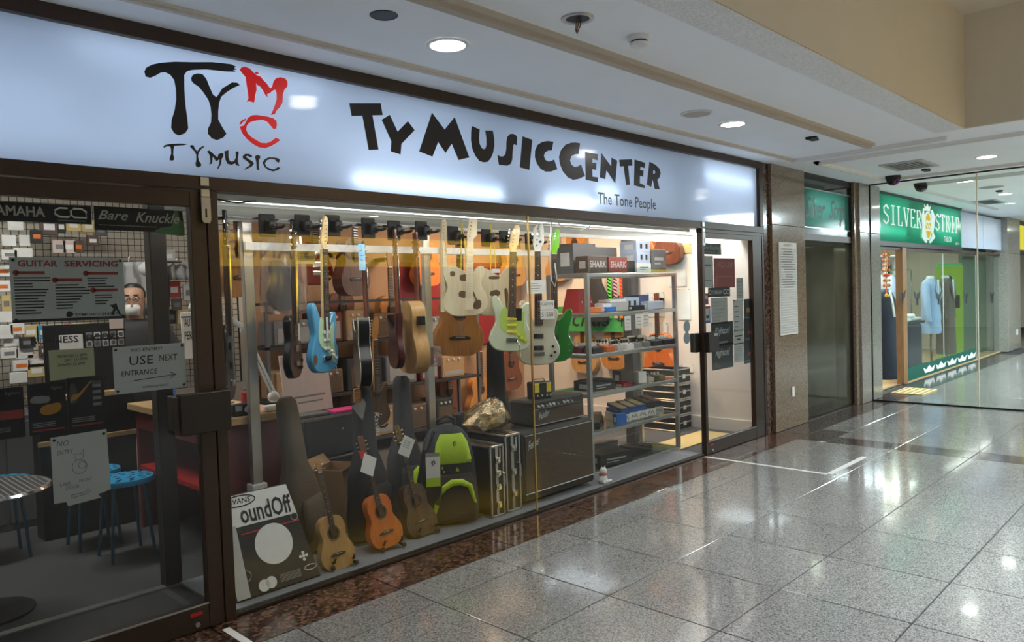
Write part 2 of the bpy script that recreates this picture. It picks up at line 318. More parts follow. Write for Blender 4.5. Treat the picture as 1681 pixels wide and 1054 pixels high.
# ---------------------------------------------------------------- outer walls
struct(MB().box(-4, 27, -6.4, -6.2, 0, 2.85).build('wall_opposite', 'dark_wall'))
struct(MB().box(-4.2, -4, -6.4, 3.4, 0, 3.75).build('wall_left', 'dark_wall'))
struct(MB().box(27, 27.2, -6.4, 3.4, 0, 2.85).build('wall_far_end', 'white_wall'))
struct(MB().box(-4, 27, 3.3, 3.5, -.05, 2.85).build('wall_back', 'shop_wall'))
struct(MB().box(7.13, 7.2, .06, 3.3, 0, 2.85).build('wall_side', 'white_wall'))
struct(MB().box(7.115, 7.13, .07, 3.3, .003, .13).build('baseboard_side', 'white_wall'))
struct(MB().box(-1.8, -1.7, .0, 3.3, 0, 2.85).build('wall_shop_left', 'white_wall'))
struct(MB().box(-1.7, 7.13, .25, 3.3, 2.62, 2.7).build('ceiling_shop', 'white_wall'))
struct(MB().box(8.0, 9.7, 1.0, 1.05, 0, 2.73).build('wall_window_back', 'grey_light'))
struct(MB().box(10.2, 10.3, .12, 3.3, 0, 2.73).build('wall_tailor_left', 'white_wall'))
struct(MB().box(18.0, 18.1, .1, 3.3, 0, 2.73).build('wall_tailor_right', 'white_wall'))
# ---------------------------------------------------------------- granite pillars
def pillar(name, x0, x1, yf, mt, jamb=None, splits=(0, 2.12, 2.73)):
    p = struct(MB().box(x0+.01, x1-.01, yf+.02, .2, 0, 2.73).build(name, 'granite_purple'))
    for a, b in zip(splits[:-1], splits[1:]): MB().cbox(x0, x1, yf, .19, a+.002, b-.002, .003).build('granite_panel', mt, p)
    if jamb: MB().cbox(jamb[0], jamb[1], yf+.03, .19, 0, 2.73, .002).build('granite_jamb', jamb[2], p)
    return p
pillar('wall_pillar_near', 7.285, 8.08, -.06, 'granite_tan', (7.155, 7.285, 'granite_brown'))
pillar('wall_pillar_middle', 9.62, 10.33, -.095, 'granite_pale', (9.52, 9.62, 'granite_tan'))
pillar('wall_pillar_far', 17.86, 19.05, -.06, 'granite_pale', None, (0, 2.0, 2.73))
MB().box(7.14, 7.155, -.02, .05, 0, 1.95).build('door_gap_strip', 'white', bpy.data.objects['wall_pillar_near'])
# ---------------------------------------------------------------- main shop front: frames, doors, window
fr = sempty('trim_shopfront')
def fbox(nm, x0, x1, z0, z1, y0=-.03, y1=.04, mt='bronze', par=None): return MB().cbox(x0, x1, y0, y1, z0, z1, .002).build(nm, mt, par or fr)
fbox('top_rail', -1.7, 7.155, 2.665, 2.73, -.035, .05); fbox('bottom_rail', -1.7, 7.155, 2.028, 2.09, -.035, .05); fbox('end_rail', 7.08, 7.152, 2.09, 2.665, -.035, .05)
fbox('post', 1.523, 1.575, 0, 2.026); fbox('post', 7.115, 7.15, 0, 2.026); fbox('header', 5.96, 7.115, 1.995, 2.026, -.03, .03)
fbox('window_sill_rail', 1.575, 5.955, 0, .018, -.012, .03, 'bronze_dark')
def panes(nm, label_rects, gm, y=0, t=.006):
    for x0, x1, z0, z1 in label_rects: MB().box(x0, x1, y-t/2, y+t/2, z0, z1).build('pane', gm, nm)
w1 = sempty('window_1'); panes(w1, [(1.577, 3.727, .018, 2.026), (3.733, 5.955, .018, 2.026)], 'glass_clear')
MB().box(3.725, 3.735, -.006, .006, .018, 2.026).build('glass_joint', 'brass', w1)
def door(nm, x0, x1, sl, sr):
    d = sempty(nm)
    MB().cbox(x0, x0+sl, -.025, .025, .004, 2.02, .002).build('stile', 'bronze', d); MB().cbox(x1-sr, x1, -.025, .025, .004, 2.02, .002).build('stile', 'bronze', d)
    MB().cbox(x0+sl, x1-sr, -.024, .024, .004, .115, .002).build('bottom_rail', 'bronze', d); MB().cbox(x0+sl, x1-sr, -.024, .024, 1.95, 2.02, .002).build('top_rail', 'bronze', d)
    MB().box(x0+sl-.004, x1-sr+.004, -.003, .003, .11, 1.955).build('pane', 'glass_door', d)
    MB().box(x0+sl, x1-sr, -.026, -.02, .115, .122).build('glazing_bead', 'alu', d)
    return d
d1 = door('door_1', .28, 1.52, .07, .072); d2 = door('door_2', 5.962, 7.113, .04, .19)
d3 = door('door_3', -1.0, .27, .07, .07)
for d, x in ((d1, 1.36), (d2, 6.03)):
    MB().box(x, x+.055, -.0275, -.025, .075, .092).build('red_sticker', 'red', d)
    MB().cyl((x+.03, -.025, .035), (x+.03, -.034, .035), .013, .011, 12).build('floor_lock', 'alu', d)
MB().cbox(1.34, 1.575, -.075, -.026, .915, 1.10, .004).cbox(1.335, 1.36, -.07, .06, .93, 1.09, .004).build('lock_case', 'bronze_dark', d1)
MB().cbox(5.88, 5.99, .006, .07, .93, 1.10, .004).cbox(5.97, 6.15, -.07, -.026, .925, 1.105, .004).build('lock_case', 'bronze_dark', d2)
MB().box(6.06, 6.12, -.0715, -.07, 1.07, 1.092).build('maker_plate', 'alu', d2)
# sliding bolts at the top of both posts
for x, zz in ((1.50, 2.0), (5.955, 2.0)):
    b = thing('door_bolt', 'steel hasp bolt screwed over the %s' % ('post left of the display window' if x < 3 else 'post between display window and entrance door'), 'bolt', (x, -.035, zz))
    MB().cbox(-.006, .034, -.008, 0, .045, .085, .002).build('upper_plate', 'alu', b); MB().cbox(-.006, .034, -.008, 0, -.005, .03, .002).build('staple_plate', 'alu', b)
    MB().prism([(-.008,-.11), (.0,-.125), (.028,-.125), (.034,-.11), (.034,-.008), (-.008,-.008)], -.012, -.004).build('hasp', 'steel_brushed', b)
    MB().box(.008, .016, -.0128, -.012, -.10, -.06).build('slot', 'black', b)
# ---------------------------------------------------------------- light box sign of the music shop
sg = thing('shop_sign', 'long white backlit shop sign with black lettering above the music shop front', 'sign', (3, 0, 2.09))
def sgn(mb, nm, mt, **k):
    mb.v = [(x-3, y, z-2.09) for x, y, z in mb.v]; return mb.build(nm, mt, sg, **k)
MB_panel = MB(); MB_panel.add([(-1.7, 0, 2.085), (7.085, 0, 2.085), (7.085, 0, 2.67), (-1.7, 0, 2.67)], [(0,1,2,3)]); sgn(MB_panel, 'acrylic_panel', 'sign_white')
sgn(MB().box(-1.7, 7.1, .22, .24, 2.05, 2.70).box(-1.7, 7.1, .06, .22, 2.05, 2.088).box(-1.7, 7.1, .06, .22, 2.668, 2.70).box(7.085, 7.1, .06, .22, 2.08, 2.68), 'light_box', 'white')
for (xa, za, xb, zb, yy) in ((2.35, 2.155, 3.5, 2.155, .045), (3.92, 2.15, 4.42, 2.17, .05), (4.5, 2.25, 4.78, 2.25, .06), (6.1, 2.52, 7.0, 2.50, .07), (1.0, 2.60, 2.2, 2.6, .10), (3.6, 2.38, 5.6, 2.38, .17), (1.2, 2.38, 3.2, 2.38, .17), (-.8, 2.38, 1.0, 2.38, .17), (-.8, 2.22, 1.4, 2.22, .16), (5.8, 2.3, 7.0, 2.3, .17)):
    sgn(MB().cyl((xa, yy, za), (xb, yy, zb), .011, n=8), 'fluorescent_tube', 'tube_glow' if yy < .08 else 'tube_dim')
def glyph(pts, ox, oy, sc, mt='vinyl_black', nm='letter', k=0):
    if k: pts = smooth_poly(pts, k)
    q = [at(ox+x/sc, oy+y/sc, Y=-.003) for x, y in pts]
    sgn(MB().prism([(p.x, p.z) for p in q], -.004, -.0005), nm, mt)
A_ = (570, 150, 8.0048); B_ = (765, 190, 8.0048); C_ = (910, 220, 8.0048); D_ = (230, 90, 7.0278); E_ = (380, 90, 6.586); G_ = (260, 225, 8.0048)
glyph([(30,155),(438,155),(465,312),(330,314),(410,765),(285,770),(202,320),(62,322)], *A_)
glyph([(455,372),(558,308),(662,530),(797,393),(885,510),(712,690),(700,828),(575,788),(583,655)], *A_)
glyph([(948,788),(1115,283),(1280,503),(1412,338),(1603,868),(1466,902),(1375,685),(1293,805),(1195,662),(1120,857)], *A_)
glyph([(78,135),(180,180),(170,290),(178,370),(205,425),(232,440),(258,430),(272,385),(272,300),(256,195),(352,197),(370,300),(372,400),(355,490),(325,560),(285,605),(235,612),(180,595),(125,525),(85,430),(68,320),(70,210)], *B_)
glyph([(415,513),(448,535),(490,535),(520,505),(532,440),(535,330),(550,270),(580,240),(620,238),(655,258),(673,288),(662,388),(640,372),(622,385),(612,480),(608,570),(590,630),(545,656),(435,646)], *B_)
glyph([(745,272),(870,316),(832,712),(710,678)], *B_)
glyph([(1147,342),(1128,455),(1080,458),(1040,480),(1022,525),(1040,578),(1085,603),(1125,592),(1158,575),(1200,702),(1120,733),(1050,735),(985,700),(935,630),(908,545),(910,460),(940,385),(1000,345),(1070,332)], *B_)
glyph([(337,122),(318,262),(270,265),(225,290),(205,345),(222,400),(265,434),(310,425),(350,400),(402,552),(320,590),(250,602),(180,570),(115,490),(75,390),(65,300),(90,210),(150,140),(220,115),(280,112)], *C_)
glyph([(410,238),(568,265),(566,345),(500,320),(498,378),(552,375),(550,472),(497,462),(500,560),(573,570),(572,632),(415,602)], *C_)
glyph([(620,252),(750,430),(752,312),(825,350),(800,648),(685,470),(668,592),(600,570)], *C_)
glyph([(855,338),(1018,330),(1023,415),(968,418),(993,668),(945,672),(915,423),(867,426)], *C_)
glyph([(1057,336),(1193,378),(1190,447),(1130,430),(1127,475),(1172,480),(1166,560),(1125,548),(1122,645),(1187,676),(1185,713),(1050,675)], *C_)
glyph([(1252,365),(1330,405),(1380,455),(1397,515),(1380,575),(1352,600),(1385,728),(1322,722),(1298,610),(1290,605),(1273,695),(1218,665),(1240,470),(1300,470),(1296,520),(1318,525),(1332,500),(1322,480),(1300,470),(1240,470)], *C_)
glyph([(50,190),(75,145),(140,112),(240,92),(400,80),(600,85),(830,85),(960,98),(1050,108),(1112,140),(1080,150),(1112,170),(1070,178),(1100,195),(1000,192),(880,180),(760,168),(600,175),(540,190),(508,235),(510,400),(525,600),(545,740),(555,850),(520,905),(450,930),(395,905),(360,840),(365,750),(400,640),(418,520),(415,400),(395,290),(350,230),(290,200),(240,205),(180,240),(120,265),(65,250)], *D_)
glyph([(590,265),(610,230),(660,215),(720,225),(765,280),(800,370),(840,460),(880,488),(900,465),(950,385),(1010,350),(1060,318),(1120,322),(1150,350),(1080,380),(1000,430),(935,485),(910,560),(900,660),(900,745),(945,830),(995,910),(960,955),(890,985),(830,965),(785,910),(785,850),(820,780),(825,690),(815,600),(790,520),(730,430),(680,370),(620,330),(595,300)], *D_)
glyph([(92,160),(110,135),(150,128),(200,150),(235,190),(280,225),(315,235),(340,270),(380,310),(415,362),(440,350),(455,290),(480,255),(530,242),(580,255),(605,290),(605,340),(570,380),(555,430),(550,520),(520,570),(490,600),(470,640),(425,650),(450,600),(470,550),(490,480),(490,410),(475,375),(440,390),(415,415),(385,425),(390,455),(372,440),(340,380),(315,345),(280,325),(265,300),(270,380),(255,440),(245,515),(190,500),(165,510),(185,470),(178,400),(165,320),(155,240),(115,195)], *E_, mt='vinyl_red_glow')
glyph([(252,190),(268,182),(292,195),(290,208),(262,205)], *E_, mt='vinyl_red_glow')
glyph([(160,720),(180,680),(220,655),(270,650),(330,660),(390,668),(450,685),(485,715),(490,760),(480,800),(455,800),(425,765),(390,725),(345,703),(290,705),(230,718),(190,735),(165,765),(158,810),(175,850),(215,890),(265,920),(320,952),(380,955),(430,935),(480,897),(530,920),(490,950),(430,985),(370,1008),(300,1000),(235,965),(170,910),(120,850),(90,775),(110,772),(135,765)], *E_, mt='vinyl_red_glow')
glyph([(85,745),(110,710),(150,690),(160,702),(125,725),(105,752)], *E_, mt='vinyl_red_glow')
for p in ([(65,130),(85,105),(150,92),(280,85),(345,88),(375,98),(330,108),(210,115),(198,160),(195,230),(208,280),(200,305),(170,310),(150,298),(152,270),(170,220),(168,160),(160,125),(110,122),(80,138)],
  [(415,120),(430,105),(458,108),(480,150),(510,190),(545,140),(590,118),(605,128),(560,160),(530,205),(520,250),(530,310),(560,350),(562,380),(525,398),(495,380),(490,350),(502,300),(500,230),(480,190),(440,150)],
  [(640,190),(665,175),(700,200),(740,240),(780,270),(790,225),(830,208),(855,225),(850,260),(830,290),(825,350),(790,415),(775,415),(800,350),(805,290),(760,318),(730,270),(712,255),(705,350),(668,358),(685,330),(680,250),(660,210)],
  [(870,185),(920,172),(920,260),(935,310),(965,325),(1000,310),(1020,270),(1018,195),(1040,185),(1055,205),(1045,270),(1045,330),(1065,378),(1030,372),(1010,345),(960,365),(910,350),(885,300),(875,230)],
  [(1110,250),(1140,222),(1190,222),(1230,245),(1230,268),(1200,262),(1170,245),(1145,258),(1180,285),(1235,320),(1255,350),(1230,385),(1180,410),(1125,432),(1160,395),(1200,372),(1205,350),(1160,310),(1115,280)],
  [(1268,255),(1300,233),(1338,250),(1335,280),(1320,300),(1318,380),(1325,440),(1295,425),(1290,330),(1280,290)],
  [(1370,335),(1400,290),(1450,265),(1520,268),(1575,280),(1595,300),(1585,335),(1560,325),(1530,290),(1470,285),(1420,310),(1400,345),(1420,390),(1470,415),(1520,425),(1570,395),(1605,402),(1570,435),(1510,452),(1450,435),(1400,395)]): glyph(p, *G_)
t = MB(); a = at(982, 334, Y=-.003); b = at(1077, 345, Y=-.003); print_text(t, 'The Tone People', (a.x, -.002, a.z-.03), (b.x-a.x, 0, 0), (0, 0, .115), 0, .008); sgn(t, 'letters', 'vinyl_black')
# ---------------------------------------------------------------- ceiling fittings
def downlight(px, py, label, r=.085, Z=2.73, pw=16, col=NEUT, loc=None):
    p = loc or at(px, py, Z=Z); o = thing('downlight', label, 'light', (p.x, p.y, Z), group=None)
    MB().lathe([(r+.022, -.001), (r+.02, -.006), (r+.002, -.008), (r, -.002)], n=24, cap=False).build('rim', 'white', o, True)
    MB().lathe([(r, -.003), (r*.5, -.0035), (.001, -.0036)], n=24).build('diffuser', 'downlight_glow', o)
    l = bpy.data.lights.new('downlight_light', 'SPOT'); l.energy = pw; l.color = col; l.spot_size = 2.6; l.spot_blend = .8; l.shadow_soft_size = .08
    q = bpy.data.objects.new('downlight_light', l); COL.objects.link(q); q.location = (p.x, p.y, Z-.02)
    return o
downlight(735, 73, 'lit round downlight above the black letters near the ceiling hole')
downlight(1203, 203, 'lit round downlight beside the brown round speaker grille')
downlight(1620, 257, 'lit round downlight right of the air vent before the glass partition')
downlight(1584, 297, 'lit round downlight seen through the glass, nearest beyond the partition')
downlight(1650, 318, 'lit round downlight furthest back behind the glass partition')
downlight(0, 0, 'round downlight over the left end of the shop front', loc=Vector((-.3, -.7, 2.73)))
for k in range(4): downlight(0, 0, 'round downlight on the far side of the coffer, %s from the left' % ['first', 'second', 'third', 'fourth'][k], loc=Vector((-1.5+2.7*k, -5.75, 2.73)))  # unseen row, added so that floor bounce lifts the low ceiling
o = at(630, 25, Z=2.73); h = thing('ceiling_hole', 'dark round empty cut-out in the white ceiling', 'hole', (o.x, o.y, 2.73))
MB().lathe([(.062, -.001), (.058, -.003), (.055, .0), (.05, -.0008), (.001, -.0009)], n=20).build('opening', 'black', h)
o = at(948, 30, Z=2.73); h = thing('broken_lamp_socket', 'open lamp socket with loose wires hanging from the ceiling', 'lamp socket', (o.x, o.y, 2.73))
MB().lathe([(.075, -.001), (.073, -.006), (.055, -.006), (.053, -.001)], n=20, cap=False).build('ring', 'alu', h, True); MB().lathe([(.054, -.001), (.001, -.0012)], n=20).build('opening', 'black', h)
for k in range(3): MB().tube([(.0+.012*k, 0, 0), (-.01+.014*k, .0, -.03), (-.015+.016*k, .01*k, -.06)], .003, 5).build('wire', 'brown', h)
o = at(1049, 70, Z=2.70); h = thing('smoke_detector', 'white round smoke detector on the ceiling edge', 'smoke detector', (o.x, o.y, 2.73))
MB().lathe([(.055, 0), (.055, -.018), (.05, -.022), (.04, -.024), (.04, -.03), (.046, -.034), (.042, -.045), (.028, -.052), (.001, -.053)], n=20).build('body', 'white', h, True)
MB().lathe([(.0405, -.024), (.0405, -.030)], n=20, cap=False).build('slot', 'black', h)
o = at(1143, 186, Z=2.73); h = thing('ceiling_speaker', 'brown round speaker grille in a white ring on the ceiling', 'speaker', (o.x, o.y, 2.73))
MB().lathe([(.112, -.001), (.11, -.007), (.098, -.009), (.095, -.003)], n=28, cap=False).build('ring', 'white', h, True); MB().lathe([(.096, -.004), (.001, -.006)], n=28).build('grille', 'batten_paint', h)
o = at(1627, 307, Z=2.73); h = thing('ceiling_speaker', 'grey round speaker grille on the ceiling beyond the glass', 'speaker', (o.x, o.y, 2.73))
MB().lathe([(.15, -.001), (.148, -.007), (.13, -.009), (.125, -.003)], n=28, cap=False).build('ring', 'grey_light', h, True); MB().lathe([(.126, -.004), (.001, -.006)], n=28).build('grille', 'grey', h)
for px, py, lb in ((1333, 226, 'small black bracket on the ceiling near the shop corner'), (1520, 278, 'small black plate on the ceiling behind the air vent'), (1640, 313, 'small black plate on the ceiling beside the far grey grille')):
    o = at(px, py, Z=2.73); tag(MB().cbox(-.07, .07, -.03, .03, -.02, 0, .004).box(-.05, -.01, -.05, -.03, -.012, 0).build('ceiling_plate', 'black', loc=(o.x, o.y, 2.73)), lb, 'bracket')
a = at(1446, 270, Z=2.73); h = thing('air_vent', 'square ceiling air vent with slats and dark frame', 'vent', (8.68, -.93, 2.73))
MB().box(-.28, .28, -.19, .19, -.006, 0).build('backing', 'black', h)
for s_ in ((-.3, .3, -.21, -.17), (-.3, .3, .17, .21), (-.3, -.26, -.17, .17), (.26, .3, -.17, .17)): MB().cbox(s_[0], s_[1], s_[2], s_[3], -.014, 0, .002).build('frame', 'grey_light', h)
for k in range(7): MB().box(-.26, .26, -.15+.05*k-.014, -.15+.05*k+.012, -.012, -.006).build('slat', 'grey', h)
h = thing('air_vent', 'far ceiling vent with dark slots beyond the glass partition', 'vent', (14.0, -.55, 2.73))
MB().box(-.4, .4, -.16, .16, -.008, 0).build('frame', 'grey_light', h)
for k in range(5): MB().box(-.35+.15*k, -.25+.15*k, -.12, .12, -.011, -.008).build('slot', 'black', h)
def dome(px, py, lb, ring=None):
    o = at(px, py, Z=2.73); h = thing('dome_camera', lb, 'camera', (o.x, o.y, 2.73))
    MB().lathe([(.085, 0), (.085, -.02), (.075, -.045)], n=20).build('base', 'black', h, True); MB().lathe([(.072, -.045), (.068, -.07), (.05, -.095), (.02, -.108), (.001, -.11)], n=20).build('dome', 'black_gloss', h, True)
    if ring: MB().tube([(-.055+.026*math.cos(a*.5236), -.055+.02*math.cos(a*.5236+2), -.075+.026*math.sin(a*.5236)) for a in range(12)], .005, 5, True).build('lens_ring', ring, h)
    return h
mat('magenta', (.35,.03,.4), .4); dome(1466, 289, 'black dome security camera with purple lens ring on the ceiling', 'magenta'); dome(1512, 301, 'all-black dome security camera behind the glass partition')
# ---------------------------------------------------------------- glass partition across the corridor
w2 = sempty('window_2')
for a, b in ((-.1, -1.265), (-1.272, -2.44), (-2.447, -3.6), (-3.607, -4.9), (-4.907, -6.2)): MB().box(9.954, 9.964, b, a, .02, 2.722).build('pane', 'glass_far', w2)
for y in (-1.2685, -2.4435, -3.6035): MB().box(9.95, 9.968, y-.005, y+.005, .02, 2.722).build('glass_joint', 'wood_pale', w2)
MB().box(9.945, 9.973, -6.2, -.1, .0, .02).build('floor_channel', 'black', w2); MB().box(9.945, 9.973, -6.2, -.1, 2.715, 2.73).build('ceiling_channel', 'black', w2)
MB().box(9.95, 9.97, -.105, -.0955, .0, 2.73).build('wall_channel', 'black', w2)
# ---------------------------------------------------------------- small shop window between the pillars
w3 = sempty('window_3'); panes(w3, [(8.08, 9.5, .025, 1.99)], 'glass_smoke', y=.0)
MB().box(8.08, 9.53, -.01, .04, 0, .022).build('sill', 'bronze_dark', w3); MB().box(8.08, 9.53, -.03, .04, 1.99, 2.06).build('head_rail', 'bronze', w3); MB().box(9.5, 9.53, -.03, .04, .02, 2.73).build('jamb', 'bronze_dark', w3)
MB().box(8.08, 9.53, -.03, .04, 2.665, 2.73).build('top_rail', 'bronze_dark', w3); MB().box(8.08, 9.53, -.02, .03, 2.06, 2.125).build('lower_glass_band', 'black_gloss', w3); MB().box(8.08, 9.53, -.02, .03, 2.57, 2.665).build('upper_glass_band', 'black_gloss', w3)
s2 = thing('script_sign', 'teal green light box with dark script lettering between the granite pillars', 'sign', (8.08, 0, 2.13))
MB().add([(0, -.005, .01), (1.42, -.005, .01), (1.42, -.005, .43), (0, -.005, .43)], [(0,1,2,3)]).build('acrylic_panel', 'sign_green_dim', s2)
MB().box(0, 1.42, .18, .2, .0, .44).build('light_box', 'white', s2); MB().box(0, 1.42, -.02, .0, 0, .012).box(0, 1.42, -.02, .0, .43, .442).build('trim_strip', 'alu', s2)
MB().cyl((.25, .10, .25), (1.15, .10, .25), .012, n=8).build('fluorescent_tube', 'tube_glow', s2)
mat('script_ink', (.012,.06,.05), .4); t = MB(); print_text(t, 'Silver', (.14, -.009, .11), (.55, 0, 0), (0, 0, .24), .5, .012); print_text(t, 'Strip', (.80, -.009, .05), (.50, 0, 0), (0, 0, .30), .5, .012); t.build('letters', 'script_ink', s2, kind='stuff')
# ---------------------------------------------------------------- pillar fittings
b = thing('directory_board', 'white slatted directory board headed BASEMENT 1 on the near granite pillar', 'sign', (7.40, -.06, .985))
MB().cbox(0, .42, -.015, 0, 0, .96, .003).build('back', 'paper', b)
for k in range(34): MB().cbox(.018, .402, -.019, -.015, .02+.026*k, .02+.026*k+.019, .002).build('slat', 'grey_light', b)
t = MB(); print_text(t, 'BASEMENT 1', (.11, -.0155, .918), (.2, 0, 0), (0, 0, .022)); t.build('heading', 'ink', b)
t = MB(); 
for k in range(16): t.box(.03+.3*random.random()*(.4 if k > 4 else .3), .05+.33*(.7+.3*random.random()), -.0195, -.019, .025+.026*(33-k), .035+.026*(33-k))
t.build('engraved_names', 'ink_grey', b)
tag(MB().cbox(7.655, 7.715, -.072, -.06, .325, .43, .003).build('wall_plate', 'white'), 'small white blank wall plate low on the near granite pillar', 'wall plate')
tag(MB().cbox(18.62, 18.70, -.075, -.06, .30, .42, .003).build('wall_plate', 'white'), 'white wall plate low on the far pillar past the tailor', 'wall plate')
# ---------------------------------------------------------------- tape on the floor
tp = MB(); tp.box(5.895, 5.93, -1.11, -.03, .0005, .0025).box(5.93, 6.69, -1.145, -1.10, .0005, .0025)
tag(tp.build('floor_tape', 'tape_white'), 'L-shaped white tape line on the floor in front of the right door', 'tape')
a = at(366, 1034, Z=0); tag(MB().box(a.x-.005, a.x+.03, a.y-.6, a.y, .0005, .0025).build('floor_tape', 'tape_white'), 'white tape strip on the threshold beside the left door', 'tape')
# ---------------------------------------------------------------- lamps and sign of the corridor side behind the viewer
for i, (x, y, z) in enumerate(((-1.2, -4.1, 3.65), (4.35, -4.15, 3.65), (8.3, -3.4, 2.73), (12.5, -3.0, 2.73), (16.5, -2.5, 2.73))):
    h = thing('louvre_light', ['square louvred ceiling lamp in the coffer at the left end', 'square louvred ceiling lamp in the coffer over the corridor', 'louvred ceiling lamp in front of the glass partition', 'louvred ceiling lamp just behind the glass partition', 'louvred ceiling lamp far down the corridor'][i], 'light', (x, y, z))
    for s_ in ((-.32, .32, -.52, -.48), (-.32, .32, .48, .52), (-.32, -.28, -.48, .48), (.28, .32, -.48, .48)): MB().box(s_[0], s_[1], s_[2], s_[3], -.05, 0).build('frame', 'white', h)
    MB().box(-.28, .28, -.48, .48, -.012, 0).build('diffuser', 'panel_glow', h)
    for k in range(15): MB().box(-.28, .28, -.45+.064*k-.004, -.45+.064*k+.004, -.045, -.012).build('louvre', 'alu', h)
ys_ = thing('opposite_sign', 'yellow backlit sign with dark red letters on the shop across the corridor', 'sign', (7.4, -6.18, 2.0))
MB().cbox(-3.1, 3.1, -.02, .06, 0, .44, .004).build('panel', 'yellow_lit', ys_)
t = MB()
def rev(s, x, w, z, h): print_text(t, s, (x-7.4, .065, z-2.0), (-w, 0, 0), (0, 0, h), 0, .01)
rev('EXAS', 6.62, 1.0, 2.10, .24); rev('ANUE', 5.45, .95, 2.10, .24); rev('GO', 8.75, .5, 2.19, .2); rev('SERVICE CENTRE', 8.9, 1.1, 2.07, .075); t.build('letters', 'red_dark', ys_, kind='stuff')
# ---------------------------------------------------------------- guitars
OUT = {
 'strat': [(0,0),(.10,.012),(.152,.065),(.152,.135),(.12,.205),(.122,.262),(.142,.315),(.13,.362),(.095,.352),(.055,.305),(.028,.292),(-.028,.30),(-.055,.322),(-.085,.375),(-.118,.412),(-.148,.392),(-.142,.325),(-.122,.255),(-.122,.21),(-.156,.13),(-.16,.07),(-.11,.012)],
 'tele': [(0,0),(.1,.010),(.155,.06),(.155,.135),(.12,.205),(.122,.255),(.146,.31),(.135,.348),(.095,.342),(.055,.302),(.028,.298),(-.028,.335),(-.07,.352),(-.13,.355),(-.156,.315),(-.135,.245),(-.125,.205),(-.157,.13),(-.16,.07),(-.10,.010)],
 'lp': [(0,0),(.09,.008),(.158,.06),(.163,.13),(.125,.215),(.118,.262),(.135,.315),(.115,.36),(.075,.345),(.045,.312),(.025,.318),(-.03,.355),(-.08,.362),(-.13,.335),(-.135,.285),(-.115,.225),(-.155,.145),(-.163,.08),(-.095,.01)],
 'sg': [(0,0),(.09,.01),(.150,.06),(.158,.12),(.122,.2),(.118,.25),(.14,.32),(.135,.355),(.09,.31),(.045,.268),(.025,.262),(-.025,.262),(-.045,.27),(-.09,.315),(-.135,.36),(-.142,.325),(-.12,.25),(-.122,.2),(-.158,.12),(-.15,.06),(-.09,.01)],
 'semi': [(0,0),(.11,.01),(.19,.075),(.198,.15),(.145,.24),(.14,.29),(.165,.36),(.15,.42),(.105,.41),(.06,.36),(.028,.345),(-.028,.345),(-.06,.36),(-.105,.41),(-.15,.42),(-.165,.36),(-.14,.29),(-.145,.24),(-.198,.15),(-.19,.075),(-.11,.01)],
 'bass': [(0,0),(.10,.012),(.158,.07),(.162,.14),(.128,.215),(.128,.285),(.152,.365),(.148,.42),(.11,.415),(.062,.352),(.032,.338),(-.032,.345),(-.058,.38),(-.085,.45),(-.112,.492),(-.142,.47),(-.142,.38),(-.122,.285),(-.125,.22),(-.162,.14),(-.162,.075),(-.11,.012)],
 'acoustic': [(0,0),(.11,.008),(.178,.06),(.198,.135),(.178,.205),(.142,.27),(.138,.318),(.148,.38),(.128,.45),(.075,.487),(0,.493),(-.075,.487),(-.128,.45),(-.148,.38),(-.138,.318),(-.142,.27),(-.178,.205),(-.198,.135),(-.178,.06),(-.11,.008)],
}
HEAD = {
 'strat': [(-.021,0),(.021,0),(.026,.03),(.04,.05),(.044,.10),(.05,.16),(.04,.19),(.015,.195),(.0,.17),(-.018,.14),(-.03,.05)],
 'tele': [(-.021,0),(.021,0),(.022,.03),(.045,.05),(.047,.16),(.03,.19),(.0,.185),(-.012,.15),(-.024,.05)],
 'three': [(-.021,0),(.021,0),(.036,.04),(.034,.165),(.014,.155),(0,.168),(-.014,.155),(-.034,.165),(-.036,.04)],
 'bass': [(-.023,0),(.023,0),(.03,.03),(.05,.06),(.052,.16),(.045,.215),(.012,.22),(-.012,.19),(-.03,.16),(-.034,.05)],
 'uke': [(-.018,0),(.018,0),(.026,.02),(.03,.075),(.033,.115),(.015,.11),(0,.118),(-.015,.11),(-.033,.115),(-.03,.075),(-.026,.02)],
}
def pickup(p, z, mt='black', w=.07, h=.018, y=-.0): MB().cbox(-w/2, w/2, y-.008, y, z-h/2, z+h/2, .003).build('pickup', mt, p)
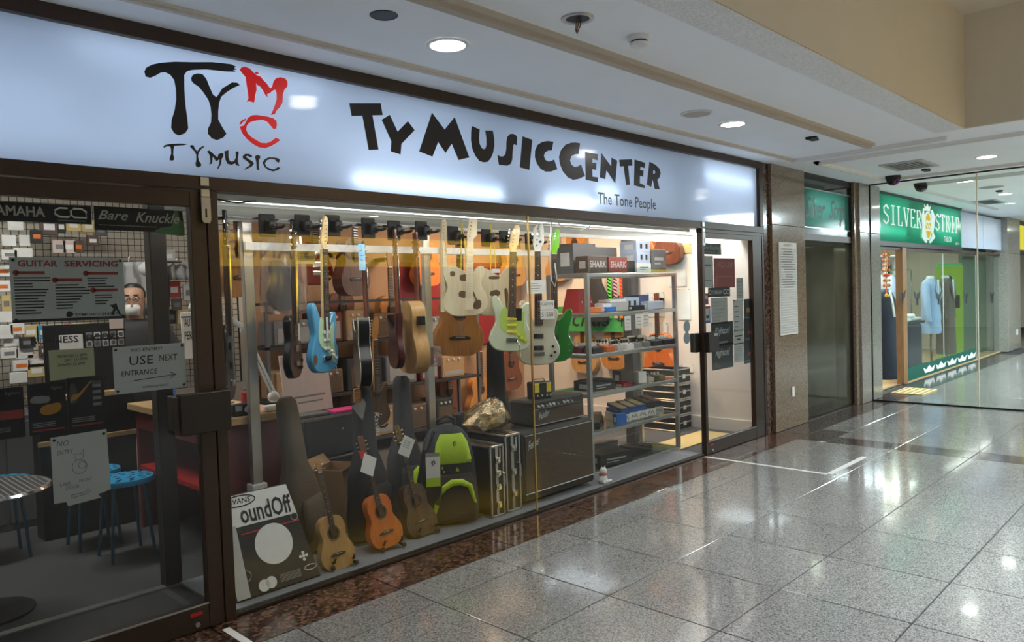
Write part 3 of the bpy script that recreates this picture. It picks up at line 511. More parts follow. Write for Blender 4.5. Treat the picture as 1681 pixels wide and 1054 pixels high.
def guitar(kind, name, label, loc, rz=0, tilt=(0,0), body='black', neckm='maple', board='rosewood', head='strat', headm=None, guard=None, pups=(), pupm='black', binding=None, bridge='chrome', knobs=(), knobm='black',
           scale=.648, th=.044, s=1.0, hole=None, cat='guitar', group=None, nut=None, parts=True, panel=None, tuner='chrome', whammy=False, guardm='white', frets=True):
    g = thing(name, label, cat, loc, rot=(math.radians(tilt[0]), math.radians(tilt[1]), math.radians(rz)), group=group)
    g.scale = (s, s, s)
    o = smooth_poly(OUT[kind], 3); ac = kind == 'acoustic'
    if ac and th < .06: th = .1
    zt = max(z for x, z in OUT[kind] if abs(x) < .05); zb = .145 if ac else .085; znut = nut or zb+scale; yf = -th/2
    MB().prism(o, -th/2, th/2, .003 if ac or kind == 'semi' else .007).build('body', body, g, True)
    if binding:
        for yy in (yf, th/2): MB().tube([(x*1.003, yy+(.003 if yy < 0 else -.003), z*1.003-.0005) for x, z in o], .0028, 5, True).build('binding', binding, g)
    # neck, fretboard, head
    ze = .30 if ac else zt-.045
    w0, w1 = (.024, .03) if kind != 'bass' else (.022, .032); fy = yf-.012
    MB().prism([(-w1, ze), (w1, ze), (w0, znut), (-w0, znut)], fy+.006, fy+.026, .004).build('neck', neckm, g, True)
    fb = MB().prism([(-w1, ze), (w1, ze), (w0, znut), (-w0, znut)], fy, fy+.006).build('fretboard', board, g)
    t = MB(); nf = 19 if ac else 21
    for k in range(1, nf):
        z = znut - (znut-zb)*(1-2**(-k/12.0))
        if z < ze: break
        ww = w0+(w1-w0)*(znut-z)/(znut-ze); t.box(-ww, ww, fy-.0015, fy, z-.0012, z+.0012)
    if frets: t.build('frets', 'chrome', fb, kind='stuff')
    t = MB()
    for k in (3, 5, 7, 9, 12, 15):
        z = znut - (znut-zb)*(1-2**(-(k-.5)/12.0))
        if z > ze+.01: t.cyl((0, fy-.0004, z), (0, fy, z), .0035, n=8)
    if parts: t.build('inlay_dots', 'white' if board != 'maple' else 'black', fb, kind='stuff')
    MB().box(-w0, w0, fy-.003, fy+.006, znut, znut+.005).build('nut', 'white', g)
    hm = headm or neckm; hp = [(x, znut+.005+z) for x, z in HEAD[head]]
    hd = MB().prism(hp, fy+.004, fy+.019, .002).build('headstock', hm, g, True)
    n = {'strat': 6, 'tele': 6, 'three': 6, 'bass': 4, 'uke': 4}[head]
    for k in range(n):
        if head in ('three', 'uke'): sx = -1 if k % 2 else 1; zz = znut+.03+(.04 if head == 'three' else .045)*(k//2); x = sx*.022
        else: sx = -1; zz = znut+.045+(.024 if n == 6 else .042)*k; x = -.008+.0028*k
        r = .004 if n == 6 else .007
        e = -.034 if sx < 0 else .034
        MB().cyl((x, fy+.004, zz), (x, fy-.008, zz), r, r*.8, 8).cyl((x, fy+.012, zz), (x+sx*.036, fy+.012, zz), .0025, n=6).cbox(x+sx*.036-.006, x+sx*.036+.006, fy+.006, fy+.018, zz-.007, zz+.007, .002).build('tuner', tuner, hd)
    if guard:
        MB().prism(smooth_poly(guard, 3), yf-.003, yf).build('pickguard', guardm, g)
    py = yf-(.003 if guard else 0)
    for z in pups: pickup(g, z, pupm, .075 if not ac else .06, .018 if len(pups) == 3 else .036, py)
    if hole:
        MB().lathe([(hole, 0), (.001, .0005)], n=24).xf(Matrix.Rotation(math.pi/2, 4, 'X')).xf(Matrix.Translation((0, yf-.0005, .335))).build('sound_hole', 'black', g)
        MB().tube([(math.cos(a*.2618)*hole*1.14, yf-.001, .335+math.sin(a*.2618)*hole*1.14) for a in range(24)], .004, 4, True).build('rosette', 'wood_dark', g)
    if ac: MB().prism([(-.085, zb-.012), (-.07, zb-.02), (.07, zb-.02), (.085, zb-.012), (.085, zb), (.04, zb+.012), (-.04, zb+.012), (-.085, zb)], yf-.009, yf).build('bridge', 'rosewood', g); MB().box(-.038, .038, yf-.012, yf-.009, zb+.001, zb+.004).build('saddle', 'white', g)
    elif bridge: MB().cbox(-.042, .042, py-.012, py, zb-.014, zb+.016, .002).build('bridge', bridge, g)
    for x, z in knobs: MB().cyl((x, py, z), (x, py-.014, z), .011, .009, 12).build('knob', knobm, g, True)
    if whammy: MB().tube([(.04, py-.01, zb), (.055, py-.03, zb-.03), (.06, py-.035, zb-.09), (.062, py-.036, zb-.12)], [.003, .003, .003, .006], 6).build('tremolo_arm', 'chrome', g)
    if panel: MB().cbox(-.201 if panel < 0 else .15, -.12 if panel < 0 else .201, -.022, .022, .33, .39, .004).build('preamp_panel', 'black', g)
    if parts:
        t = MB(); k = 4 if n == 4 else 6
        for i in range(k):
            u = -1+2*i/(k-1); t.cyl((u*.026, py-.012, zb), (u*w0*.82, fy-.004, znut), .0007, n=4, cap=False)
        t.build('strings', 'chrome', g, kind='stuff')
    return g
SG = [(-.028,.30),(-.06,.33),(-.08,.29),(-.088,.20),(-.06,.155),(-.02,.14),(.03,.115),(.09,.06),(.12,.085),(.10,.15),(.092,.24),(.098,.30),(.07,.285),(.03,.26)]
hung = 'guitars hung on the rail in the display window'
mat('paint_blue', (.10,.36,.60), .25, coat=.5, var=.06); mat('paint_cream', (.62,.68,.50), .25, coat=.5, var=.04); mat('paint_white', (.66,.64,.52), .28, coat=.4, var=.04); mat('paint_green', (.02,.20,.02), .2, coat=.6); mat('mint', (.45,.62,.42), .4); mat('lime_guard', (.45,.62,.12), .4)
mat('paint_black', (.007,.007,.008), .3, coat=.15, spec=.3); mat('paint_burgundy', (.07,.01,.01), .3, coat=.2); mat('paint_red', (.30,.02,.015), .25, coat=.5); mat('lime_paint', (.22,.65,.03), .3); mat('head_white', (.72,.72,.68), .35); mat('cream_binding', (.68,.64,.46), .4)
def P(px, py, Y): return at(px, py, Y=Y)
g = guitar('strat', 'electric_guitar', 'sky blue electric guitar with mint pickguard hanging in the window', P(531, 612, .45), 30, (0, 2), 'paint_blue', 'maple', 'rosewood', 'strat', guard=SG, guardm='mint', pups=(.145, .195, .24), pupm='white', knobs=((.055,.125), (.078,.10), (.10,.085)), knobm='white', whammy=True, group=hung)
MB().prism([(-.155,.07),(-.14,.05),(-.11,.06),(-.105,.09),(-.125,.115),(-.15,.105)], -.0228, -.0222).build('worn_patch', 'brown', g)
MB().box(-.02, .006, -.037, -.036, .20, .33).build('price_strip', 'paper', g)
g = guitar('lp', 'electric_guitar', 'black electric guitar with rosewood neck hanging left of the blue guitar', P(482, 621, .45), 48, (0, 3), 'paint_black', 'rosewood', 'rosewood', 'three', 'paint_black', pups=(.17, .26), pupm='chrome', knobs=((.1,.1), (.09,.06)), group=hung)
MB().box(-.024, .024, -.041, -.040, .215, .315).build('price_strip', 'paper', g)
g = guitar('semi', 'hollow_body_guitar', 'black hollow-body guitar with cream binding seen edge-on', P(597, 634, .46), 62, (0, 3), 'paint_black', 'mahogany', 'rosewood', 'three', 'paint_black', binding='cream_binding', pups=(.19, .27), pupm='chrome', knobs=((.13,.11), (.15,.07), (.1,.08)), th=.075, group=hung)
g = guitar('sg', 'electric_guitar', 'dark burgundy double-horned guitar hanging edge-on beside the natural acoustic', P(652, 605, .47), 66, (0, 2), 'paint_burgundy', 'mahogany', 'rosewood', 'three', 'mahogany', pups=(.15, .235), pupm='brass', knobs=((.1,.1), (.11,.06)), th=.045, group=hung)
MB().box(-.022, .022, -.041, -.040, .30, .44).build('price_strip', 'paper', g)
g = guitar('acoustic', 'acoustic_guitar', 'natural acoustic guitar turned edge-on with black preamp panel on its side', P(680, 612, .5), 72, (0, 1), 'wood_natural', 'mahogany', 'rosewood', 'three', 'mahogany', hole=.05, panel=-1, s=.97, group=hung)
g = guitar('strat', 'electric_guitar', 'pale cream electric guitar with lime pickguard and yellow maple head', P(838, 577, .42), -34, (0, 3), 'paint_cream', 'maple', 'rosewood', 'strat', guard=SG, guardm='lime_guard', pups=(.145, .195, .24), pupm='yellow', knobs=((.055,.125), (.078,.10), (.10,.085)), knobm='yellow', whammy=True, group=hung)
MB().prism([(-.118,-.0),(.118,0),(.118,.001)], 0, .001).v; MB().box(.02, .075, -.0275, -.026, .23, .32).build('sticker', 'black', g)
g = guitar('bass', 'bass_guitar', 'cream white bass guitar with black pickups and a 1550 price tag', P(884, 599, .46), -36, (0, 1), 'paint_white', 'maple', 'rosewood', 'bass', 'head_white', pups=(.13, .22), pupm='black', knobs=((.11,.14), (.125,.095), (.095,.07)), scale=.66, nut=.86, s=1.02, cat='bass guitar', group=hung)
t = MB(); print_text(t, 'CARVIN', (.022, -.0345, .965), (0, 0, .10), (-.02, 0, 0)); t.build('head_lettering', 'ink', g)
g = guitar('bass', 'bass_guitar', 'bright green bass guitar hanging half behind the cream bass', P(908, 594, .50), -36, (0, 2), 'paint_green', 'maple', 'rosewood', 'strat', 'lime_paint', pups=(.2,), knobs=((.12,.14), (.125,.09)), knobm='chrome', nut=.86, cat='bass guitar', group=hung)
guitar('lp', 'electric_guitar', 'black electric guitar with a strap hanging at the far left of the display', P(374, 658, .41), 58, (0, 1), 'paint_black', 'rosewood', 'rosewood', 'three', 'paint_black', pups=(.17, .26), pupm='black', s=1.12, group=hung)
guitar('acoustic', 'acoustic_guitar', 'amber acoustic guitar behind the left post of the window', P(386, 488, .88), 30, (0, 0), 'wood_amber', 'mahogany', 'rosewood', 'three', hole=.045, s=.82, group=hung)
guitar('lp', 'electric_guitar', 'red electric guitar hanging far back behind the yellow sign reflection', P(517, 468, 1.42), 10, (0, 0), 'paint_red', 'mahogany', 'rosewood', 'three', pups=(.15, .24), pupm='chrome', knobs=((.1,.1), (.12,.06)), knobm='yellow', parts=False)
guitar('acoustic', 'acoustic_guitar', 'dark mahogany acoustic guitar hanging behind the black hollow-body', P(578, 486, 1.4), 20, (0, 0), 'mahogany', 'mahogany', 'rosewood', 'three', hole=.045, s=.9, parts=False)
guitar('acoustic', 'acoustic_guitar', 'large amber acoustic guitar hanging behind the unfinished bodies', P(752, 584, .92), -24, (0, 2), 'wood_amber', 'mahogany', 'rosewood', 'three', hole=.05, s=1.0, group=hung)
guitar('strat', 'electric_guitar', 'orange guitar standing behind with only its broad head and neck in view', P(618, 700, 1.27), 10, (0, 0), 'wood_dark', 'wood_amber', 'rosewood', 'strat', 'wood_amber', s=.9, parts=False)
p_ = P(618, 700, 1.27); o = thing('guitar_stand', 'tall black stand under the orange-headed guitar', 'stand', (p_.x, p_.y, .003)); MB().cyl((0, .03, 0), (0, .03, p_.z-.01), .012, n=8).build('column', 'black', o); MB().lathe([(.14, 0), (.14, .01), (.02, .02)], n=16).build('base', 'black', o); MB().tube([(-.07, -.05, p_.z+.015), (-.06, -.03, p_.z-.01), (0, .03, p_.z-.015), (.06, -.03, p_.z-.01), (.07, -.05, p_.z+.015)], .008, 6).build('cradle', 'black', o)
# parts for building guitars
n = thing('guitar_neck', 'loose pale maple guitar neck hanging in front of an unfinished body', 'guitar neck', P(770, 508, .385), rot=(0, math.radians(3), math.radians(-38)))
MB().prism([(-.028, 0), (.028, 0), (.022, .46), (-.022, .46)], -.004, .018, .004).build('neck', 'wood_pale', n, True); fb = MB().prism([(-.028, 0), (.028, 0), (.022, .46), (-.022, .46)], -.009, -.004).build('fretboard', 'wood_pale', n)
t = MB(); [t.box(-.028, .028, -.0105, -.009, .46-.6*(1-2**(-k/12))-.001, .46-.6*(1-2**(-k/12))+.0012) for k in range(1, 18)]; t.build('frets', 'steel_brushed', fb, kind='stuff')
hd = MB().prism([(x, .46+z) for x, z in HEAD['tele']], -.002, .014, .002).build('headstock', 'wood_pale', n, True)
t = MB(); [t.cyl((-.006+.003*k, -.0025, .505+.024*k), (-.006+.003*k, -.0022, .505+.024*k), .004, n=8) for k in range(6)]; t.build('tuner_holes', 'black', hd, kind='stuff')
c = dup(n); c['label'] = 'second loose maple neck hanging left of the unfinished bodies'; c.location = P(730, 512, .54); c.rotation_euler = (0, math.radians(2), math.radians(15))
def blank(kind, label, loc, rz, cav):
    b = thing('unfinished_guitar', label, 'guitar body', loc, rz=math.radians(rz)); MB().prism(smooth_poly(OUT[kind], 3), -.022, .022, .004).build('body', 'wood_pale', b, True)
    for p in cav: MB().prism(smooth_poly(p, 2), -.0232, -.0222).build('cavity', 'brown', b)
    for x in (-.02, .02): MB().tube([(x, 0, .32), (x*.8, -.01, .45), (x*.3, 0, .6), (0, .02, .68)], .004, 5).build('strap', 'yellow', b)
    return b
blank('tele', 'unfinished pale wood guitar body with routed cavities, hanging left of its twin', P(764, 519, .47), -30, [[(-.03,.25),(.03,.25),(.03,.29),(-.03,.29)],[(-.045,.14),(.0,.13),(.0,.175),(-.04,.175)],[(.06,.05),(.1,.05),(.115,.085),(.1,.115),(.07,.105),(.055,.08)],[(.03,.22),(.04,.22),(.085,.11),(.075,.105)],[(-.1,.285),(-.07,.285),(-.07,.315),(-.1,.315)]])
b = blank('tele', 'unfinished pale wood guitar body with small price tag, hanging right of its twin', P(812, 518, .52), -30, [[(-.035,.27),(.035,.27),(.035,.29),(-.035,.29)],[(-.035,.15),(.02,.14),(.045,.165),(.02,.19),(-.03,.18)],[(.085,.05),(.105,.055),(.1,.19),(.075,.19),(.08,.10)]])
MB().box(-.02, .045, -.03, -.029, .315, .345).build('price_tag', 'paper', b)
# wrapped guitar
b = thing('wrapped_guitar', 'dark guitar wrapped in a translucent grey plastic bag', 'guitar', P(468, 510, .74), rz=math.radians(20))
MB().prism(smooth_poly(OUT['lp'], 2), -.02, .02, .004).xf(Matrix.Scale(.85, 4)).build('body', 'charcoal', b, True)
bag = MB(); pf = [(.12, -.02), (.19, .0), (.2, .12), (.185, .3), (.15, .5), (.10, .56)]; nn = 14
for i, (r, z) in enumerate(pf): bag.v += [(r*math.cos(2*math.pi*j/nn)*(1+.06*math.sin(j*2.3+i)), .35*r*math.sin(2*math.pi*j/nn)*(1+.1*math.sin(j*3.1+i*2)), z) for j in range(nn)]
for i in range(len(pf)-1): bag.f += [(i*nn+j, i*nn+(j+1) % nn, (i+1)*nn+(j+1) % nn, (i+1)*nn+j) for j in range(nn)]
bag.build('plastic_bag', 'plastic_film', b, True)
# tags
for nm, lb, px, py, Y, w, h, mt in (('price_tag', 'blue paper tag hanging from the black hollow-body', 595, 444, .40, .05, .16, 'tag_blue'), ('price_tag', 'white ruled paper taped across the cream bass neck', 881, 482, .36, .15, .10, 'paper'), ('price_tag', 'white price tag reading 1550 with a printed maker name above', 899, 524, .36, .11, .145, 'paper'), ('price_tag', 'yellowed note clipped beside the red guitar', 503, 433, .7, .13, .08, 'gold_paper')):
    mat('tag_blue', (.25,.55,.80), .7)
    p = P(px, py, Y); q = thing(nm, lb, 'tag', p, rz=math.radians(-35 if px > 800 else 5))
    MB().box(-w/2, w/2, -.001, .001, 0, h).build('card', mt, q)
    t = MB()
    if '1550' in lb: print_text(t, 'CARVIN', (-.045, -.0015, .105), (.09, 0, 0), (0, 0, .024)); print_text(t, 'S1550', (-.045, -.0015, .02), (.09, 0, 0), (0, 0, .032)); t.box(-.05, .05, -.0014, -.0012, .07, .073)
    else:
        for k in range(4): t.box(-w*.35, w*(.1+.08*(k % 3)), -.0014, -.0012, h*(.2+.18*k), h*(.2+.18*k)+.004)
    t.build('writing', 'ink_grey' if '1550' not in lb else 'ink', q, kind='stuff')
# ---------------------------------------------------------------- rail, posts, hangers, shutter box
r = thing('hanging_rail', 'chrome hanging rail on aluminium posts across the top of the display window', 'rail', (2.0, .58, 0))
MB().cyl((-.40, 0, 1.99), (2.6, 0, 1.955), .009, n=8).build('upper_rail', 'chrome', r); MB().box(0, 2.6, -.012, .012, 1.80, 1.845).build('lower_bar', 'white', r)
for x, y, m_ in ((.03, .02, 'steel_brushed'), (1.34, .02, 'alu')): MB().cbox(x-.03, x+.03, y-.0, y+.04, .02, 1.96, .003).build('post', m_, r)
MB().cbox(-.045+.03, .045+.03, .0, .08, .35, .46, .004).build('post_sleeve', 'white', r); MB().cbox(1.30, 1.38, -.06, .02, 1.02, 1.16, .012).build('bubble_wrap', 'plastic_film', r)
b = thing('shutter_box', 'long pale metal shutter housing inside the top of the window', 'housing', (1.58, .66, 1.97)); MB().cbox(0, 5.4, 0, .10, .02, .17, .006).build('housing', 'housing_grey' if 'housing_grey' in MT else mat('housing_grey', (.34,.36,.34), .45) and 'housing_grey', b); MB().cbox(0, 5.4, -.012, .0, .0, .03, .002).build('lower_lip', 'white', b); MB().box(0, 5.4, -.012, .0, .085, .092).build('seam_strip', 'alu', b)
for x0, x1 in ((.35, 1.7), (3.2, 4.4), (4.55, 5.3)):
    MB().cyl((x0, -.014, .14), (x1, -.014, .14), .006, n=8).build('led_strip', 'strip_glow' if 'strip_glow' in MT else lamp('strip_glow', (.85,.94,1), 3.2), b)
hn = [(362, 366, 'the far left black guitar'), (437, 372, 'the wrapped guitar'), (495, 372, 'the black guitar left of the blue one'), (545, 372, 'the sky blue guitar'), (603, 376, 'the black hollow-body'), (645, 380, 'the burgundy guitar'), (690, 380, 'the natural acoustic'), (742, 388, 'the second loose maple neck'), (797, 392, 'the unfinished bodies'), (826, 394, 'the cream guitar'), (868, 398, 'the cream bass')]
first = None
for px, py, w in hn:
    p = P(px, py, .564)
    if px == 362: g_ = next(o_ for o_ in COL.objects if o_.get('label', '').startswith('black electric guitar with a strap')); p = Vector((g_.location.x, .564, 1.97))
    if not first:
        first = h = thing('guitar_hanger', '', 'hanger', p, group='guitar hangers on the window rail')
        MB().cbox(-.05, .05, -.02, .0, -.06, .07, .006).build('mount_block', 'charcoal', h)
        MB().lathe([(.03, 0), (.034, .02), (.03, .055), (.018, .065)], n=14).xf(Matrix.Translation((0, -.06, -.03))).build('knuckle', 'black', h, True)
        MB().tube([(0, -.02, -.02), (0, -.10, -.015)], .009, 8).build('arm', 'black', h); MB().tube([(-.035, -.16, -.005), (-.033, -.12, -.012), (0, -.10, -.015), (.033, -.12, -.012), (.035, -.16, -.005)], .009, 8).build('yoke', 'black', h)
    else: h = dup(first); h.location = p
    h['label'] = 'black hanger arm on the rail holding %s' % w
column = struct(MB().cbox(6.03, 6.13, .80, .90, .002, 2.62, .004).build('trim_inner_column', 'grey_dark'))
o = thing('rear_rail', 'steel rail under the shop ceiling carrying the rear guitars', 'rail', (2.6, 1.375, 2.33)); MB().cyl((-.2, 0, 0), (2.2, 0, 0), .012, n=8).build('bar', 'steel_brushed', o)
for x in (0, 1.0, 2.0): MB().cyl((x, 0, 0), (x, 0, .29), .008, n=8).build('drop_rod', 'steel_brushed', o)
for g_ in [o_ for o_ in COL.objects if o_.get('label', '') in ('amber acoustic guitar behind the left post of the window', 'large amber acoustic guitar hanging behind the unfinished bodies')]:
    hk = thing('ceiling_hook', 'thin steel hook on the ceiling holding the %s' % g_['label'].split(' guitar ')[0], 'hook', ((Matrix.LocRotScale(g_.location, g_.rotation_euler, g_.scale) @ Vector((0, -.045, .86))).x, (Matrix.LocRotScale(g_.location, g_.rotation_euler, g_.scale) @ Vector((0, -.045, .86))).y, 0)); zt_ = g_.location.z+.84*g_.scale.z; MB().cyl((0, 0, zt_), (0, 0, 2.62), .005, n=6).build('rod', 'steel_brushed', hk); MB().tube([(-.03, -.06, zt_-.02), (0, 0, zt_), (.03, -.06, zt_-.02)], .006, 6).build('yoke', 'black', hk)
o = thing('window_head_lamp', 'slim lamp batten along the inside head of the display window', 'light', (1.60, .055, 2.0)); MB().cbox(0, 4.3, 0, .04, 0, .026, .003).build('batten', 'white', o); MB().box(.05, 4.25, .008, .032, -.003, 0).build('diffuser', 'strip_glow', o)
# cables dangling at the top of the window
tag(MB().tube([Vector((P(905, 368, .045).x, .045, 2.03)), P(905, 372, .06), P(903, 420, .07), P(905, 460, .08), P(911, 470, .08), P(914, 458, .08), P(911, 432, .09)], .005, 6).build('power_cable', 'white'), 'white cable hanging in a loop right of the green bass', 'cable')
tag(MB().tube([P(916, 366, .05), P(930, 377, .05), P(950, 380, .05), P(965, 374, .05), P(973, 366, .05)], .004, 6).build('power_cable', 'white'), 'white cable sagging along the top of the right pane', 'cable')
tag(MB().tube([P(341, 320, .05), P(360, 328, .05), P(390, 333, .05), P(420, 330, .05)], .004, 6).build('power_cable', 'black'), 'black cable sagging at the top left of the window', 'cable')
# ---------------------------------------------------------------- soft shapes
def puff(rings, n=20, e=2.6):
    "closed soft body from rings (z, centre x, centre y, half width, half depth)"
    b = MB()
    for z, cx, cy, w, d in rings:
        for j in range(n):
            a = 2*math.pi*j/n; c, s = math.cos(a), math.sin(a)
            b.v.append((cx+w*math.copysign(abs(c)**(2/e), c), cy+d*math.copysign(abs(s)**(2/e), s), z))
    k = len(rings)
    for i in range(k-1): b.f += [(i*n+j, i*n+(j+1) % n, (i+1)*n+(j+1) % n, (i+1)*n+j) for j in range(n)]
    b.f += [tuple(range(n))[::-1], tuple((k-1)*n+j for j in range(n))]
    return b
FL = .02
# ---------------------------------------------------------------- ukuleles on stands
def stand(p, label, rz=0):
    s = thing('instrument_stand', label, 'stand', (p.x, p.y, FL), rz=rz, group='small black stands in the display')
    for x in (-.07, .07): MB().tube([(x, -.07, .012), (x*.8, -.02, .03), (x*.5, .05, .10), (x*.2, .08, .17)], .009, 6).build('leg', 'black', s); MB().ball((x, -.075, .02), .014).build('rubber_foot', 'charcoal', s); MB().tube([(x*.8, -.02, .03), (x*.85, -.07, .045), (x*.8, -.08, .07)], .007, 6).build('support_arm', 'black', s)
    MB().tube([(-.056, -.02, .03), (.056, -.02, .03)], .007, 6).build('cross_bar', 'black', s); MB().tube([(0, .08, .17), (0, .05, .02)], .009, 6).build('back_leg', 'black', s)
def uke(px, py, Y, label, s, rz, tilt, body, board, headm, hole=.06, tag_=None):
    p = P(px, py, Y); g = guitar('acoustic', 'ukulele', label, p, rz, tilt, body, headm, board, 'three' if s > .6 else 'uke', headm, nut=.9, s=s, hole=hole, th=.115, cat='ukulele', group='ukuleles on stands', tuner='chrome'); g.scale = (s*.84, s, s)
    MB().cyl((0, 0, 0), (0, 0, .001), .001, n=3)
    if tag_: q = MB().box(-.075, .075, -.085, -.083, .72, .90); q.xf(Matrix.Rotation(.6, 4, 'Y')).xf(Matrix.Translation((-.46, 0, .12))).build('price_tag', 'paper', g); MB().box(-.07, .0, -.084, -.082, .86, .93).build('tag_header', tag_, g)
    stand(Vector((p.x+.02, p.y+.03, 0)), 'small black stand under the %s' % label.split(' standing')[0], math.radians(rz))
uke(557, 934, .13, 'natural honey-coloured ukulele standing beside the drum mute pack', .60, -8, (-14, -5), 'wood_natural', 'rosewood', 'wood_natural')
uke(637, 897, .16, 'bright orange guitalele standing in the middle', .63, -8, (-12, -9), 'wood_orange', 'rosewood', 'mahogany', tag_='red')
uke(694, 879, .20, 'dark walnut ukulele standing left of the backpack', .66, -6, (-12, -8), 'wood_dark', 'rosewood', 'wood_dark')
b = P(662, 748, .16); q = thing('price_tag', 'white swing tag hanging on the dark ukulele head', 'tag', b, rot=(0, .5, 0)); MB().box(-.045, .045, -.001, .001, 0, .115).build('card', 'paper', q); t = MB(); [t.box(-.03, .02, -.0014, -.0012, .05+.012*k, .053+.012*k) for k in range(4)]; t.build('print', 'ink_grey', q, kind='stuff')
# ---------------------------------------------------------------- drum mute pack
a0, a1, a2 = P(391, 1000, .09), P(521, 968, .09), P(377, 822, .24)
u = (a1-a0); u.z = 0; wv = Vector((0, .16, .50)); Wd, Ht = u.length, (P(388, 822, .25)-a0).length
pk = thing('drum_mute_pack', 'white and black drum mute pack leaning inside the window corner', 'package', (a0.x, a0.y, FL), rot=(math.radians(-22), 0, math.atan2(u.y, u.x)))
pw, ph = .47, .53
MB().prism([(0, .005), (pw, .005), (pw*.83, ph), (0, ph)], 0, .07, .008).build('box', 'charcoal', pk)
MB().prism([(0, ph*.68), (pw*.88, ph*.68), (pw*.83, ph-.006), (0, ph-.006)], -.0012, 0).build('white_band', 'white', pk); MB().box(.09, pw*.89, -.002, -.0012, ph*.60, ph*.612).build('red_line', 'red', pk); MB().box(.0, .07, -.0022, -.001, ph*.02, ph*.7).build('plastic_fold', 'grey_light', pk)
def disc(x, z, r, y, mt, nm, par): MB().cyl((x, y, z), (x, y-.001, z), r, n=28).build(nm, mt, par)
disc(.25, .235, .105, -.0012, 'white', 'white_disc', pk); disc(.15, .045, .03, -.0012, 'white', 'small_disc', pk); disc(.19, .05, .03, -.0012, 'white', 'small_disc', pk)
t = MB(); print_text(t, 'oundOff', (.105, -.0025, ph*.70), (.29, 0, 0), (0, 0, .10), 0, .02); t.build('lettering', 'ink', pk)
t = MB(); print_text(t, 'EVANS', (.06, -.0025, ph*.90), (.115, 0, 0), (0, 0, .028), .1, .01); t.tube([(.117+.085*math.cos(k*.314), -.002, ph*.90+.013+.028*math.sin(k*.314)) for k in range(20)], .003, 4, True); t.build('maker_oval', 'ink', pk)
for x, z, r in ((.395, .345, .02), (.07, .115, .026)): MB().tube([(x+r*math.cos(k*.4488), -.001, z+r*math.sin(k*.4488)) for k in range(14)], .002, 4, True).build('ring_icon', 'grey_light', pk)
t = MB(); [t.cyl((.395+dx, -.001, .13+dz), (.395+dx, -.002, .13+dz), .009, n=8) for dx, dz in ((0,0),(.018,0),(-.018,0),(0,.018),(0,-.018))]; t.build('cross_icon', 'white', pk, kind='stuff')
t = MB(); [t.box(.24, .36, -.002, -.001, .035+.007*k, .038+.007*k) for k in range(6)]; t.build('small_print', 'grey', pk, kind='stuff'); MB().tube([(.42+.035*math.cos(k*.4488), -.001, .065+.013*math.sin(k*.4488)) for k in range(14)], .002, 4, True).build('oval_logo', 'white', pk)
# ---------------------------------------------------------------- gig bags and boxes behind
def gigbag(px, py, Y, h, w, label, mt, rz=0, tilt=(-6, 0), dep=.09, logo=None, s0=.42):
    p = P(px, py, Y); o = thing('gig_bag', label, 'gig bag', (p.x, p.y, FL), rot=(math.radians(tilt[0]), math.radians(tilt[1]), math.radians(rz)))
    R = [(0, 0, 0, w*.42, dep*.6), (.02, 0, 0, w*.48, dep*.9), (h*.15, 0, 0, w*.5, dep), (h*.28, 0, 0, w*.42, dep), (h*.40, 0, 0, w*.40, dep*.95), (h*.5, 0, 0, w*.30, dep*.85), (h*.58, 0, 0, w*.21, dep*.7), (h*.9, 0, 0, w*.19, dep*.6), (h*.97, 0, 0, w*.17, dep*.55), (h, 0, 0, w*.10, dep*.35)]
    MB.build(puff(R), 'bag', mt, o, True)
    MB().tube([(w*.47, -dep*.2, h*.12), (w*.40, -dep*.2, h*.42), (w*.2, -dep*.15, h*.6), (w*.185, -dep*.15, h*.9), (w*.1, -dep*.1, h*.99)], .004, 5).build('zip', 'black', o)
    MB.build(puff([(h*.10, 0, -dep*.95, w*.28, .02), (h*.12, 0, -dep, w*.31, .03), (h*.33, 0, -dep, w*.29, .03), (h*.36, 0, -dep*.95, w*.24, .015)], 14), 'pocket', mt, o, True)
    if logo: t = MB(); print_text(t, logo, (.02, -dep*.82, h*.83), (0, 0, -h*.16), (w*.13, 0, 0), .2); t.build('logo', 'grey_light', o)
    return o
mat('cloth_brown', (.10,.075,.05), .9, bump=.3, scale=60); mat('cloth_black', (.022,.022,.024), .85, bump=.3, scale=50); mat('cloth_grey', (.05,.05,.055), .8, bump=.35, scale=40)
gigbag(505, 890, .50, .93, .36, 'olive brown padded gig bag standing left of the cardboard box', 'cloth_brown', 25, (-4, -4))
gigbag(610, 872, .42, .93, .36, 'black gig bag with white side logo behind the orange guitalele', 'cloth_black', 15, (-4, 2), logo='Kavins')
gigbag(668, 850, .62, .95, .32, 'dark grey gig bag standing behind the dark ukulele', 'cloth_grey', 0, (-4, 3))
gigbag(820, 800, .95, 1.12, .38, 'black quilted gig bag standing behind the amplifier head', 'cloth_black', -20, (-2, 1))
gigbag(765, 800, .75, .60, .42, 'black gig bag leaning low behind the backpack', 'cloth_black', -10, (-6, 2))
p = P(556, 872, .78); o = thing('cardboard_box', 'open brown cardboard box behind the natural ukulele', 'box', (p.x, p.y, FL), rz=math.radians(30))
MB().box(-.13, .13, -.11, -.105, 0, .40).box(-.13, .13, .105, .11, 0, .40).box(-.13, -.125, -.105, .105, 0, .40).box(.125, .13, -.105, .105, 0, .40).box(-.125, .125, -.105, .105, 0, .01).build('carton', 'cardboard', o)
